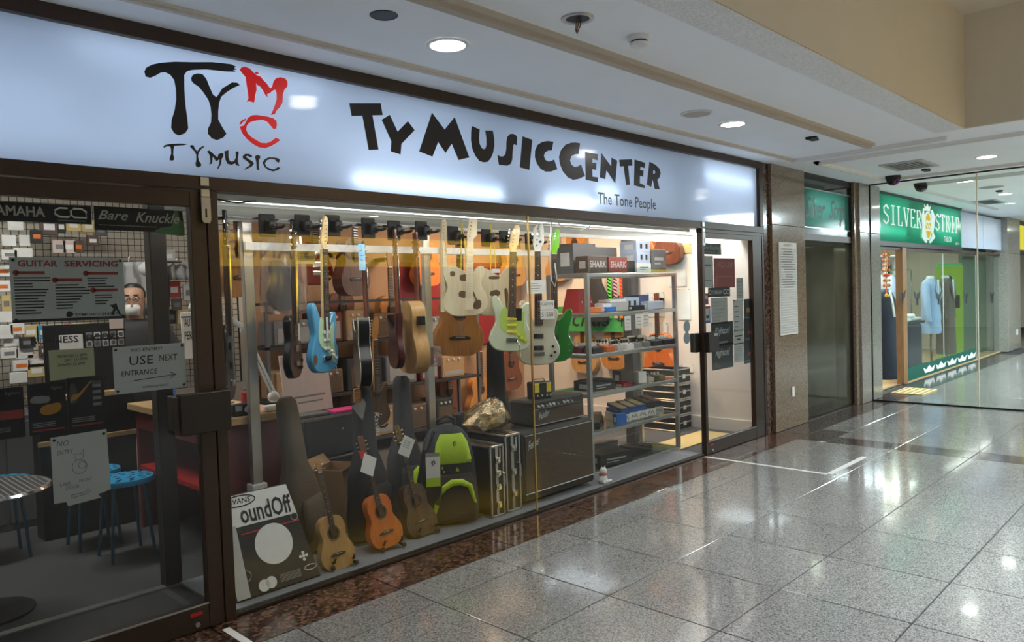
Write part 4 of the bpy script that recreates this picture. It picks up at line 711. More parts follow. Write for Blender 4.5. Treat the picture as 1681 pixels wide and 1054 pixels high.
MB().add([(-.13,-.11,.40), (.13,-.11,.40), (.13,-.2,.46), (-.13,-.2,.46), (-.13,-.114,.40), (.13,-.114,.40), (.13,-.204,.46), (-.13,-.204,.46)], [(0,1,2,3), (7,6,5,4), (0,4,5,1), (2,6,7,3), (0,3,7,4), (1,5,6,2)]).build('flap', 'cardboard', o); MB().add([(-.13,.11,.40), (.13,.11,.40), (.15,.17,.45), (-.12,.17,.45), (-.13,.114,.396), (.13,.114,.396), (.15,.174,.446), (-.12,.174,.446)], [(0,1,2,3), (7,6,5,4), (0,4,5,1), (2,6,7,3), (0,3,7,4), (1,5,6,2)]).build('flap', 'cardboard', o)
p = P(537, 703, 1.2); o = thing('amplifier', 'black amplifier cabinet stacked with books behind the brown gig bag', 'amplifier', (p.x, p.y, .002), rz=math.radians(8))
MB().cbox(-.30, .30, -.14, .14, .42, .70, .012).build('upper_cabinet', 'charcoal', o); MB().cbox(-.34, .34, -.15, .15, 0, .415, .012).build('lower_cabinet', 'black', o); MB().ball((.02, -.142, .6), .006).build('power_lamp', 'yellow', o)
tag(MB().cbox(-.14, .10, -.09, .06, 0, .02, .003).build('music_book', 'grey_dark', loc=(p.x-.12, p.y, .703)), 'dark paperback lying on the black amplifier', 'book')
tag(MB().cbox(-.10, .12, -.09, .05, 0, .018, .003).build('music_book', 'pink', loc=(p.x+.12, p.y+.0, .703)), 'pink book lying at the right of the black amplifier', 'book')
p = P(510, 640, 1.24); o = thing('printed_board', 'pale pinkish printed cloth banner leaning behind the blue guitar', 'banner', (p.x, p.y+.06, .71), rot=(-.12, -.0, .15)); mat('blush', (.62,.50,.46), .85); MB().cbox(-.18, .24, 0, .012, 0, .42, .003).build('board', 'blush', o)
t = MB(); t.box(-.1, .18, -.002, 0, .11, .122).box(-.07, .15, -.002, 0, .07, .08); t.build('print', 'ink_grey', o, kind='stuff')
p = P(590, 680, .40); o = thing('accessory_pouch', 'clear pouch with an orange comb-like clip hanging below the hollow-body', 'pouch', p); mat('clip_orange', (.6,.25,.05), .5)
MB().cbox(-.035, .012, -.01, .01, .07, .16, .006).build('clip', 'clip_orange', o); t = MB(); [t.box(-.034, .010, -.013, -.010, .08+.01*k, .085+.01*k) for k in range(8)]; t.build('teeth', 'brown', o, kind='stuff'); MB().prism([(-.05,.05),(.03,.09),(.05,.06),(.02,-.04)], -.004, .004).build('pouch', 'plastic_film', o)
# ---------------------------------------------------------------- backpack
p = P(738, 852, .30); o = thing('backpack', 'grey and lime gig backpack with hang tag in the middle of the display', 'backpack', (p.x, p.y, FL), rz=math.radians(-32)); mat('pack_grey', (.035,.038,.045), .85, bump=.3, scale=50); mat('pack_brown', (.045,.033,.028), .85)
puff([(0, 0, 0, .17, .08), (.02, 0, 0, .20, .105), (.2, 0, 0, .195, .11), (.42, 0, 0, .175, .10), (.54, 0, .01, .15, .09), (.60, 0, .02, .11, .07), (.63, 0, .03, .06, .04)], 24, 3).build('bag', 'pack_grey', o, True)
puff([(.02, 0, -.10, .15, .03), (.05, 0, -.105, .17, .045), (.28, 0, -.105, .165, .045), (.33, 0, -.10, .14, .03)], 18, 3).build('front_pocket', 'pack_brown', o, True)
puff([(.40, .02, -.085, .11, .028), (.42, .02, -.09, .125, .034), (.53, .02, -.075, .105, .034), (.585, .02, -.05, .075, .02)], 18, 3).build('lime_flap', 'lime', o, True)
MB().tube([(-.13, -.155, .06), (-.10, -.165, .16), (-.05, -.165, .26), (.0, -.165, .29), (.06, -.165, .29), (.115, -.165, .26), (.15, -.16, .15)], [.008, .016, .02, .022, .022, .018, .008], 8).build('lime_arch', 'lime', o, True)
puff([(.22, -.19, -.03, .02, .05), (.25, -.205, -.03, .025, .055), (.35, -.205, -.03, .022, .05), (.38, -.19, -.03, .012, .03)], 12, 3).build('side_pocket', 'lime', o, True)
MB().tube([(-.06, .02, .60), (-.055, .01, .67), (0, .005, .695), (.055, .01, .67), (.06, .02, .60)], .013, 8).build('carry_handle', 'pack_grey', o, True); MB().tube([(-.17, -.06, .1), (-.2, -.09, .3), (-.16, -.09, .5), (-.09, -.03, .6)], .015, 8).build('strap', 'charcoal', o, True)
MB().box(-.165, -.075, -.178, -.176, .30, .47).build('hang_tag', 'paper', o); MB().box(-.165, -.075, -.1785, -.1765, .28, .335).build('hang_tag_foot', 'lime', o); MB().box(-.165, -.075, -.1785, -.1765, .47, .495).build('hang_tag_top', 'grey', o)
for x, z, y in ((-.12, .43, -.18), (.03, .53, -.115)): MB().tube([(x-.01, y, z), (x+.008, y, z+.018), (x+.014, y, z), (x, y, z-.016), (x-.006, y, z+.014)], .0025, 5).build('emblem', 'black', o)
t = MB(); random.seed(3)
for k in range(16): x, z = random.uniform(-.12, .13), random.uniform(.34, .47); t.box(x, x+.008, -.118, -.104, z, z+.012)
t.build('star_pattern', 'lime', o, kind='stuff')
# ---------------------------------------------------------------- flight cases, cabinet, amp head
def case(x0, x1, y0, y1, h, label, latches):
    o = thing('flight_case', label, 'flight case', (x0, y0, FL), group='flight cases beside the speaker cabinet'); w, d = x1-x0, y1-y0
    MB().box(.006, w-.006, .006, d-.006, .006, h-.006).build('panel', 'black', o)
    for x in (0, w-.014):
        for y in (0, d-.014): MB().cbox(x, x+.014, y, y+.014, 0, h, .002).build('edge_profile', 'alu', o)
    for z in (0, h-.014):
        for y in (0, d-.014): MB().cbox(0, w, y, y+.014, z, z+.014, .002).build('edge_profile', 'alu', o)
        for x in (0, w-.014): MB().cbox(x, x+.014, 0, d, z, z+.014, .002).build('edge_profile', 'alu', o)
    MB().box(w*.38, w*.56, .001, .005, .01, h-.01).build('lid_profile', 'alu', o)
    MB().box(w*.25, w*.33, .01, d-.01, h-.004, h+.001).build('top_profile', 'brass', o); MB().box(w*.6, w*.68, .01, d-.01, h-.004, h+.001).build('top_profile', 'brass', o)
    for z in latches: MB().cbox(w*.36, w*.66, -.012, .004, z-.022, z+.022, .004).cyl((w*.5, -.012, z), (w*.5, -.022, z), .014, .012, 10).build('latch', 'chrome', o)
    MB().tube([(w*.75, .0, h*.42), (w*.78, -.03, h*.44), (w*.78, -.03, h*.60), (w*.75, .0, h*.62)], .006, 6).build('handle', 'chrome', o)
    t = MB(); t.box(w*.70, w*.78, .003, .006, h*.80, h*.95); t.build('maker_print', 'grey_light', o, kind='stuff')
    return o
case(3.40, 3.53, .10, .43, .48, 'smaller black flight case with aluminium edges next to the backpack', (.08, .20, .29, .38))
case(3.555, 3.70, .11, .50, .53, 'taller black flight case with aluminium edges touching the speaker cabinet', (.12, .27, .43))
o = thing('speaker_cabinet', 'large dark brown speaker cabinet with silver script logo under the amplifier head', 'speaker', (3.72, .10, FL)); mat('tolex', (.03,.024,.02), .8, bump=.3, scale=120); mat('grille', (.085,.055,.03), .85, var=.3, scale=200, bump=.4)
MB().cbox(0, .79, .008, .40, .03, .515, .014).build('cabinet', 'tolex', o); MB().box(.025, .765, .002, .010, .09, .49).build('grille_cloth', 'grille', o)
MB().tube([(.02, .003, .085), (.77, .003, .085)], .003, 5).build('piping', 'alu', o); MB().tube([(.02, .003, .494), (.77, .003, .494)], .003, 5).build('piping', 'alu', o)
t = MB(); print_text(t, 'Fender', (.05, -.001, .39), (.12, 0, .03), (0, 0, .06), .35, .012); t.build('logo', 'chrome', o)
for x in (.08, .71): MB().cyl((x, .10, .015), (x+.02, .10, .015), .015, n=12).build('castor', 'black', o); MB().cyl((x, .34, .015), (x+.02, .34, .015), .015, n=12).build('castor', 'black', o)
p0 = .536; o = thing('guitar_amplifier', 'dark amplifier head with knobs and silver script logo on the speaker cabinet', 'amplifier', (3.915, .17, p0))
MB().cbox(0, .585, .012, .25, .008, .19, .014).build('cabinet', 'tolex', o); MB().add([(.02,.012,.125),(.565,.012,.125),(.565,.03,.18),(.02,.03,.18),(.02,.008,.125),(.565,.008,.125),(.565,.026,.18),(.02,.026,.18)], [(4,5,6,7),(0,4,7,3),(1,2,6,5),(3,7,6,2),(0,1,5,4),(0,3,2,1)]).build('control_panel', 'black_gloss', o)
MB().box(.02, .565, .004, .013, .02, .118).build('grille_cloth', 'grille', o); MB().tube([(.02, .006, .016), (.565, .006, .016)], .003, 5).build('piping', 'alu', o)
for k in range(9): x = .06+.042*k+(.03 if k > 5 else 0); MB().cyl((x, .02, .152), (x, -.006, .146), .011, .008, 10).build('knob', 'chrome' if k % 3 == 2 else 'grey_light', o)
t = MB(); print_text(t, 'Fender', (.05, .001, .05), (.12, 0, .025), (0, 0, .05), .35, .012); t.build('logo', 'chrome', o)
for x in (.05, .52): MB().cyl((x, .05, 0), (x, .05, .01), .012, n=10).cyl((x, .2, 0), (x, .2, .01), .012, n=10).build('foot', 'black', o)
o = thing('mini_amplifier', 'tiny black and yellow practice amplifier standing on the amplifier head', 'amplifier', (3.99, .24, p0+.19), rz=math.radians(-18))
MB().cbox(0, .16, 0, .10, 0, .125, .008).build('cabinet', 'black', o); MB().cbox(.012, .05, -.006, .0, .05, .118, .003).build('yellow_panel', 'yellow', o); MB().cbox(.112, .15, -.006, .0, .05, .118, .003).build('yellow_panel', 'yellow', o)
for x in (.03, .07, .11, .14): MB().cyl((x, -.001, .03), (x, -.012, .03), .007, n=8).build('knob', 'chrome', o)
MB().tube([(.03, .05, .12), (.04, .05, .145), (.12, .05, .145), (.13, .05, .12)], .006, 6).build('handle', 'brass', o)
o = thing('plastic_bag', 'crumpled clear plastic bag over gold trim on top of the flight cases', 'bag', (3.62, .36, .575)); random.seed(5)
bg = puff([(0, 0, 0, .16, .10), (.04, 0, 0, .19, .13), (.10, .01, 0, .16, .11), (.16, .04, 0, .10, .07), (.19, .06, 0, .04, .03)], 22, 2.2)
bg.v = [(x+random.uniform(-.018, .018), y+random.uniform(-.018, .018), z+random.uniform(-.012, .012)) for x, y, z in bg.v]; mat('crinkle', (.42,.32,.18), .22, .75, var=.6, scale=26, bump=1.0, dark=(.03,.025,.02)); bg.build('film', 'crinkle', o); MB().cbox(-.12, .12, -.07, .07, .005, .05, .01).build('contents', 'brown', o)
# figurine
o = thing('figurine', 'small white and red ceramic animal figurine at the foot of the glass shelf', 'figurine', tuple(P(990, 788, .09)[:2])+(FL,))
MB.build(puff([(0, 0, 0, .03, .03), (.02, 0, 0, .042, .036), (.05, 0, 0, .034, .03), (.07, 0, 0, .02, .02)], 14, 2), 'body', 'white', o, True); MB().ball((0, -.005, .09), .03).build('head', 'white', o, True)
for x in (-.018, .018): MB().cyl((x, -.005, .11), (x*1.3, -.005, .13), .008, .002, 8).build('ear', 'white', o)
MB().tube([(.028*math.cos(k*.628), .026*math.sin(k*.628), .065) for k in range(10)], .006, 5, True).build('collar', 'red', o)
for x in (-.03, .0, .03, .05): MB().ball((x, -.035, .012), .013).build('paw' if x < .04 else 'bead', 'white', o)
# ---------------------------------------------------------------- glass display shelf
SX0, SX1, SY0, SY1 = 4.73, 6.06, .30, .74
SZ = [.03, .355, .67, .99, 1.322, 1.65]
sh = thing('display_shelf', 'tall aluminium framed glass shelf full of effect pedals at the right of the window', 'shelf', (SX0, SY0, FL))
sw, sd = SX1-SX0, SY1-SY0
for x in (0, sw-.035):
    for y in (0, sd-.035): MB().cbox(x, x+.035, y, y+.035, 0, 1.65-FL, .002).build('post', 'alu', sh)
for i, z in enumerate(SZ):
    zz = z-FL
    for y in (0, sd-.03): MB().cbox(.035, sw-.035, y+.002, y+.03, zz-.03, zz, .002).build('rail', 'alu', sh)
    for x in (0, sw-.03): MB().cbox(x+.002, x+.03, .035, sd-.035, zz-.03, zz, .002).build('rail', 'alu', sh)
    MB().box(.01, sw-.01, .01, sd-.01, zz, zz+.006).build('glass_shelf', 'glass_shelf' if i != 3 else 'white', sh)
MB().box(.04, sw-.04, -.004, -.001, 1.65-FL+.005, 1.65-FL+.045).build('glass_lip', 'glass_shelf', sh)
def onshelf(i): return SZ[i]+.0065
mat('box_blue', (.50,.58,.74), .5); mat('box_grey', (.16,.16,.17), .5); mat('box_brown', (.10,.06,.05), .5); mat('box_red', (.3,.06,.05), .5); mat('pedal_blue', (.02,.08,.30), .35); mat('pedal_red', (.28,.015,.02), .35); mat('pedal_maroon', (.12,.012,.02), .4); mat('pedal_orange', (.65,.14,.02), .4); mat('pedal_olive', (.22,.19,.06), .4); mat('pedal_teal', (.03,.18,.2), .4)
def pbox(i, px, py, dy, w, d, h, mt, label, rz=0, up=0, writing=None, wm='white', panel=None):
    z = onshelf(i)+up; p = at(px, py, Z=z) if py else None
    x = p.x if p else px; y = p.y if p else dy
    x = min(max(x, SX0+w/2+.05), SX1-w/2-.05); y = min(max(y, SY0+d/2+.02), SY1-d/2-.04)
    o = thing('product_box', label, 'box', (x, y, z), rz=math.radians(rz))
    MB().cbox(-w/2, w/2, -d/2, d/2, 0, h, .002).build('carton', mt, o)
    if writing == 'bars': t = MB(); t.box(-w*.3, w*.3, -d/2-.001, -d/2, h*.45, h*.6).box(-w*.3, w*.1, -d/2-.001, -d/2, h*.25, h*.32); t.build('faint_print', wm, o, kind='stuff')
    elif writing: t = MB(); print_text(t, writing, (-w*.42, -d/2-.001, h*.3), (w*.84, 0, 0), (0, 0, h*.42), .1, .01); t.build('lettering', wm, o)
    if panel:
        for k in (-.24, .14): MB().box(w*k, w*(k+.14), -d/2-.0012, -d/2, h*.3, h*.75).build('picture', panel, o)
    MB().box(-w/2-.0012, -w/2, -d*.3, d*.2, h*.25, h*.7).build('side_label', wm, o)
    return o
# top shelf
pbox(5, 4.96, 0, .60, .30, .20, .25, 'box_grey', 'tall grey product box at the back left of the top shelf', 0); pbox(5, 5.30, 0, .62, .34, .16, .23, 'box_grey', 'wide grey box with red ring emblem behind the maroon boxes', 0)
pbox(5, 4.91, 0, .39, .26, .13, .135, 'box_brown', 'dark maroon box with block letters at the front left of the top shelf', 0, writing='SHARK', wm='grey_light'); pbox(5, 5.19, 0, .39, .26, .13, .13, 'box_red', 'reddish maroon box beside the first lettered box', 0, writing='SHARK', wm='grey_light'); pbox(5, 5.395, 0, .40, .12, .12, .10, 'charcoal', 'small black box between maroon and white boxes on the top shelf', 5)
pbox(5, 5.58, 0, .41, .22, .16, .08, 'white', 'white box at the bottom of the pale blue stack', 0, writing='bars', wm='ink_grey'); pbox(5, 5.59, 0, .43, .24, .17, .10, 'box_blue', 'pale blue box in the middle of the top shelf stack', 6, .081, panel='ink'); pbox(5, 5.61, 0, .44, .24, .17, .095, 'box_blue', 'pale blue box topmost of the stack on the top shelf', 3, .182, panel='ink')
pbox(5, 5.85, 0, .43, .24, .15, .028, 'yellow', 'flat yellow box under the black box on the top shelf', 0); pbox(5, 5.85, 0, .43, .24, .16, .18, 'box_grey', 'black lettered box standing on the yellow one', 0, .0285, writing='bars', wm='grey_light')
# second shelf
o = thing('red_amp', 'red lunchbox shaped amplifier with sloping sides on the second shelf', 'amplifier', (4.93, .56, onshelf(4))); MB().add([(-.11,-.09,0),(.11,-.09,0),(.11,.09,0),(-.11,.09,0),(-.075,-.06,.20),(.075,-.06,.20),(.075,.06,.20),(-.075,.06,.20)], [(0,3,2,1),(4,5,6,7),(0,1,5,4),(1,2,6,5),(2,3,7,6),(3,0,4,7)]).build('cabinet', 'red', o)
for k in range(4): MB().cyl((-.06+.04*k, -.079, .09), (-.06+.04*k, -.092, .088), .009, n=8).build('knob', 'chrome', o)
pbox(4, 4.87, 0, .36, .15, .06, .045, 'orange', 'low orange box in front of the red amplifier'); pbox(4, 5.06, 0, .40, .12, .09, .07, 'white', 'small white box beside the red amplifier'); pbox(4, 5.08, 0, .35, .14, .045, .04, 'blue', 'small bright blue box at the front of the second shelf')
pbox(4, 5.24, 0, .44, .22, .18, .075, 'grey_light', 'wide flat grey box in the middle of the second shelf', -5); pbox(4, 5.22, 0, .42, .2, .14, .025, 'white', 'white tray box on the wide grey box', -5, .0755); pbox(4, 5.48, 0, .47, .22, .14, .11, 'box_blue', 'pale lilac pictured box on the second shelf', 0, panel='ink'); pbox(4, 5.48, 0, .355, .18, .05, .04, 'black', 'black flat box before the lilac one')
pbox(4, 5.72, 0, .50, .2, .12, .13, 'pedal_blue', 'steel blue pedal in bubble wrap on the second shelf', 8); pbox(4, 5.74, 0, .365, .24, .08, .07, 'box_blue', 'pale blue wrapped pedal at the front right of the second shelf', 0)
for k, x in enumerate((5.26, 5.42, 5.53)):
    o = thing('price_card', ['left', 'middle', 'right'][k]+' white price card hanging under the second shelf', 'tag', (x, SY0-.006, 1.16+.01*k)); MB().box(-.045, .045, -.001, .001, 0, .125).build('card', 'paper', o); t = MB(); [t.box(-.03, .03, -.0016, -.001, .03+.03*j, .035+.03*j) for j in range(3)]; t.build('print', 'ink_grey', o, kind='stuff')
# third shelf: rows of pedals
cols = ['pedal_maroon', 'charcoal', 'pedal_orange', 'white', 'grey', 'grey_light', 'black', 'pedal_red', 'pedal_olive', 'steel_brushed', 'pedal_teal', 'white']
cn = {'pedal_maroon': 'maroon', 'charcoal': 'charcoal', 'pedal_orange': 'orange', 'white': 'white', 'grey': 'grey', 'grey_light': 'light grey', 'black': 'black', 'pedal_red': 'red', 'pedal_olive': 'olive', 'steel_brushed': 'bare metal', 'pedal_teal': 'teal', 'pedal_blue': 'blue'}
def pedal(i, x, y, w, d, h, mt, label, kn=3, rz=0, up=0):
    o = thing('effect_pedal', label, 'pedal', (x, y, onshelf(i)+up), rz=math.radians(rz), group='effect pedals on the glass shelf'); MB().prism([(-d/2, 0), (d/2, 0), (d/2, h), (-d/2, h*.75)], -w/2, w/2, .002).xf(Matrix.Rotation(math.pi/2, 4, 'Z')).build('housing', mt, o)
    for k in range(kn): xx = -w*.36+w*.72*k/max(1, kn-1); MB().cyl((xx, d*.22, h*.9), (xx, d*.22, h+.02), .011, .009, 8).build('knob', 'black' if mt in ('white', 'grey_light', 'grey', 'steel_brushed') else 'white', o)
    MB().cyl((0, -d*.28, h*.78), (0, -d*.28, h*.78+.014), .008, n=8).build('footswitch', 'chrome', o); MB().ball((0, 0, h*.88), .004).build('lamp', 'red', o)
rows = [(.355, [('charcoal',.14),('pedal_orange',.12),('grey_light',.09),('white',.10),('grey',.08),('steel_brushed',.09),('charcoal',.15),('black',.16)]), (.475, [('pedal_maroon',.16),('charcoal',.10),('grey_light',.11),('black',.12),('pedal_red',.09),('white',.14),('pedal_olive',.12),('grey',.12)]), (.60, [('pedal_red',.22),('white',.12),('grey',.12),('pedal_teal',.12),('white',.18),('pedal_olive',.15),('black',.13)])]
rn = ['front row', 'middle row', 'back row']; od = ['first', 'second', 'third', 'fourth', 'fifth', 'sixth', 'seventh', 'eighth']
for r_, (y, it) in enumerate(rows):
    x = SX0+.06; gap = (sw-.12-sum(w for _, w in it))/(len(it)-1)
    for k, (m_, w) in enumerate(it): pedal(3, x+w/2, y, w, .10, .06, m_, '%s effect pedal, %s from left in the %s of the white shelf' % (cn[m_], od[k], rn[r_]), 3 if w < .13 else 5, random.uniform(-4, 4)); x += w+gap
# fourth shelf
o = pbox(2, 4.98, 0, .45, .30, .20, .085, 'charcoal', 'black printed effect box at the left of the fourth shelf', -4, writing='bars', wm='grey'); pbox(2, 5.31, 0, .40, .16, .10, .03, 'pedal_red', 'flat red pedal board beside the black effect box', 8); pbox(2, 5.43, 0, .48, .15, .12, .12, 'box_brown', 'dark boxed pedal with red side on the fourth shelf', -15); pbox(2, 5.56, 0, .40, .09, .09, .10, 'white', 'white end of an open pedal box on the fourth shelf', -15)
for k, (x, y, m_) in enumerate(((5.68, .40, 'grey_light'), (5.78, .52, 'white'), (5.86, .40, 'pedal_olive'), (5.94, .50, 'grey'), (5.68, .58, 'white'))): pedal(2, x, y, .085, .10, .045, m_, '%s effect pedal on the fourth shelf, %s' % (cn[m_], ['left of the olive one', 'behind the olive one', 'near the front', 'at the right end', 'farthest back', 'lying before the black box'][k]), 2)
# fifth shelf: wah pedals on their boxes
def wah(x, y, mt, label, top, up=0, rz=-24):
    o = thing('wah_pedal', label, 'pedal', (x, y, onshelf(1)+up), rz=math.radians(rz)); MB().prism([(-.13, 0), (.13, 0), (.13, .035), (-.13, .035)], -.045, .045, .004).xf(Matrix.Rotation(math.pi/2, 4, 'Z')).build('base', mt, o); MB().prism([(-.125, .037), (.12, .042), (.125, .075), (-.125, .05)], -.04, .04, .003).xf(Matrix.Rotation(math.pi/2, 4, 'Z')).build('treadle', mt, o)
    MB().add([(-.036,-.12,.0525),(.036,-.12,.0525),(.036,.118,.077),(-.036,.118,.077),(-.036,-.12,.0505),(.036,-.12,.0505),(.036,.118,.075),(-.036,.118,.075)], [(0,1,2,3),(7,6,5,4),(0,4,5,1),(1,5,6,2),(2,6,7,3),(3,7,4,0)]).build('tread_pad', top, o)
mat('pad_sand', (.36,.31,.2), .9)
for k, (x, m_, tp_, lb) in enumerate(((5.36, 'pedal_blue', 'pad_sand', 'blue wah pedal with sand-coloured pad, left of three'), (5.49, 'pedal_blue', 'pad_sand', 'blue wah pedal with sand-coloured pad, middle of three'), (5.62, 'pedal_blue', 'pad_sand', 'blue wah pedal with sand-coloured pad, right of three'), (5.75, 'charcoal', 'black', 'black wah pedal next to the blue ones'), (5.87, 'charcoal', 'black', 'black wah pedal at the right end of its shelf'))):
    bx = thing('product_box', 'white carton under the '+lb, 'box', (x, .50, onshelf(1)), rz=math.radians(-24)); MB().cbox(-.052, .052, -.14, .14, 0, .065, .002).build('carton', 'white' if k < 4 else 'grey_light', bx); MB().tube([(-.03, -.1405, .02), (-.015, -.1405, .05), (0, -.1405, .025), (.015, -.1405, .05), (.03, -.1405, .02)], .003, 4).build('zigzag_logo', 'ink', bx); wah(x, .50, m_, lb, tp_, .066)
wah(5.15, .56, 'black', 'black volume pedal tipped at the left of the fifth shelf', 'grey_dark', 0, -50); pbox(1, 5.20, 0, .36, .10, .06, .09, 'blue', 'bright blue carton lying at the front of the fifth shelf', -24)
wah(4.99, .45, 'charcoal', 'dark expression pedal lying near the shelf post', 'black', 0, -60); wah(4.90, .63, 'black', 'second dark expression pedal at the back left of the fifth shelf', 'red_dark', 0, -40)
# bottom shelf
pbox(0, 5.12, 0, .43, .36, .2, .10, 'charcoal', 'black lettered box lying at the front of the bottom shelf', -12, writing='bars', wm='grey'); pbox(0, 5.26, 0, .63, .34, .10, .13, 'box_grey', 'grey box behind the black one on the bottom shelf', -12); pbox(0, 5.50, 0, .46, .18, .14, .08, 'black', 'small black box right of the lettered one on the bottom shelf', -10); pbox(0, 5.68, 0, .46, .14, .10, .05, 'charcoal', 'low charcoal box at the right of the bottom shelf', -10)
# ---------------------------------------------------------------- side wall and back wall of the music shop
sw_g = 'acoustic guitars hung along the walls'
def wallguitar(px, py, label, body, s=.95, X=None, Y=None, rz=None, hole=.05, neck='mahogany', kind='acoustic'):
    p = at(px, py, X=X) if X else at(px, py, Y=Y)
    g = guitar(kind, 'acoustic_guitar' if kind == 'acoustic' else 'electric_guitar', label, p, rz if rz is not None else (-90 if X else 0), (0, 0), body, neck, 'rosewood', 'three', s=s, hole=hole if kind == 'acoustic' else None, group=sw_g, parts=False, pups=() if kind == 'acoustic' else (.16, .24))
    h = MB().cbox(-.04, .04, .01, .05 if X else .17, .86, .90, .004).build('wall_hook', 'black', g)
    return g
XS = 7.07
wallguitar(962, 612, 'natural top acoustic guitar on the side wall under the white shelf', 'wood_natural', X=XS); wallguitar(1012, 606, 'honey acoustic guitar hanging between two others on the side wall', 'wood_amber', X=XS); wallguitar(1048, 604, 'pale acoustic guitar hanging second from the reddish one', 'wood_natural', X=XS, s=.70); wallguitar(1085, 616, 'reddish orange acoustic guitar lowest at the right of the side wall', 'wood_orange', X=XS)
wallguitar(918, 462, 'bright natural acoustic guitar high on the side wall left of the shelf', 'wood_natural', X=XS); wallguitar(948, 440, 'amber acoustic guitar half hidden by boxes on the top shelf', 'wood_amber', X=XS, s=.9); wallguitar(1058, 432, 'orange acoustic guitar high on the side wall behind the pale blue boxes', 'wood_orange', X=XS, s=.85); wallguitar(1098, 434, 'dark brown acoustic guitar high at the right end of the side wall', 'mahogany', X=XS, s=.9)
YB = 3.13
for px, py, lb, bd in ((735, 690, 'dark brown acoustic guitar low on the back wall behind the backpack', 'mahogany'), (787, 685, 'amber acoustic guitar low on the back wall behind the quilted bag', 'wood_amber'), (842, 470, 'honey acoustic guitar high on the back wall behind the cream guitar neck', 'wood_natural'), (836, 640, 'dark guitar low on the back wall beneath the cream guitar', 'mahogany'), (898, 510, 'amber acoustic guitar on the back wall between the basses', 'wood_amber'), (700, 470, 'reddish guitar high on the back wall behind the loose neck', 'wood_orange'), (640, 560, 'amber guitar on the back wall between the hollow-body and the burgundy guitar', 'wood_amber'), (560, 560, 'brown guitar on the back wall behind the sky blue guitar', 'mahogany')): wallguitar(px, py, lb, bd, Y=YB, s=1.0)
mat('crimson', (.22,.012,.018), .7)
for x0, x1, z0, z1, lb in ((5.1, 5.75, .9, 1.9, 'tall crimson fabric panel on the back wall left of the unfinished bodies'), (6.2, 6.75, .9, 1.9, 'tall crimson fabric panel on the back wall right of the unfinished bodies'), (3.4, 4.3, .1, .8, 'low dark crimson panel on the back wall behind the gig bags')): tag(MB().cbox(x0, x1, 3.262, 3.298, z0, z1, .006).build('wall_panel', 'crimson'), lb, 'panel')
# straps
ob = thing('strap_rail', 'black wall rail carrying guitar straps on the side wall', 'rail', (6.97, 1.72, 1.86)); MB().cyl((0, -.35, 0), (0, .35, 0), .012, n=8).build('bar', 'black', ob); MB().box(0, .155, -.33, -.30, -.015, .015).box(0, .155, .30, .33, -.015, .015).build('bracket', 'black', ob, kind='stuff')
mat('strap_green', (.12,.75,.08), .6); mat('strap_pink', (.6,.35,.42), .7); mat('strap_orange', (.65,.16,.02), .6)
for px, m1, m2, lb in ((1004, 'strap_green', 'black', 'green and black striped guitar strap'), (1014, 'strap_pink', 'charcoal', 'pink checked guitar strap'), (1024, 'strap_orange', 'red', 'orange guitar strap'), (1031, 'brown', 'orange', 'brown and orange guitar strap'), (1039, 'charcoal', 'black', 'plain black guitar strap')):
    p = at(px, 395, X=7.035); o = thing('guitar_strap', lb+' hanging on the side wall behind the shelf', 'strap', (6.965, p.y, 1.19)); MB().box(-.003, .003, -.026, .026, 0, .66).build('webbing', m1, o)
    for k in range(16): MB().add([(-.0036,-.026,.02+.04*k),(-.0036,.026,.0+.04*k+.045),(-.0036,.026,.0+.04*k+.063),(-.0036,-.026,.038+.04*k)], [(0,1,2,3)]).build('stripe', m2, o)
for px, py, w, h, lb in ((985, 500, .34, .55, 'black padded guitar case hanging on the side wall behind the shelf'),):
    p = at(px, py, X=7.0); o = thing('guitar_case', lb, 'case', (6.93, p.y, 1.15)); puff([(0, 0, 0, .05, .14), (.05, 0, 0, .06, .17), (.3, 0, 0, .06, .16), (.45, 0, 0, .05, .08), (.6, 0, 0, .045, .07), (.64, 0, 0, .03, .05)], 16, 3).build('case', 'cloth_black', o, True)
# banner
a, b = at(905, 512, X=7.02), at(1040, 545, X=7.02); o = thing('script_banner', 'green cloth banner with black script name hanging on the side wall behind the shelf', 'banner', (6.985, b.y, b.z)); mat('banner_green', (.05,.34,.08), .8); L_ = a.y-b.y; Hh = .30
MB().box(-.004, .004, 0, L_+.25, 0, Hh).build('cloth', 'banner_green', o); t = MB(); print_text(t, 'Bacchus', (-.0055, L_+.1, .06), (0, -L_*.85, 0), (0, 0, .2), .3, .004); t.build('lettering', 'ink', o)
t = MB(); t.box(-.006, -.0045, .12, .14, .06, .2).box(-.006, -.0045, .08, .18, .12, .135).box(-.006, -.0045, .08, .095, .12, .17).box(-.006, -.0045, .165, .18, .12, .17); t.build('cactus_mark', 'ink', o, kind='stuff')
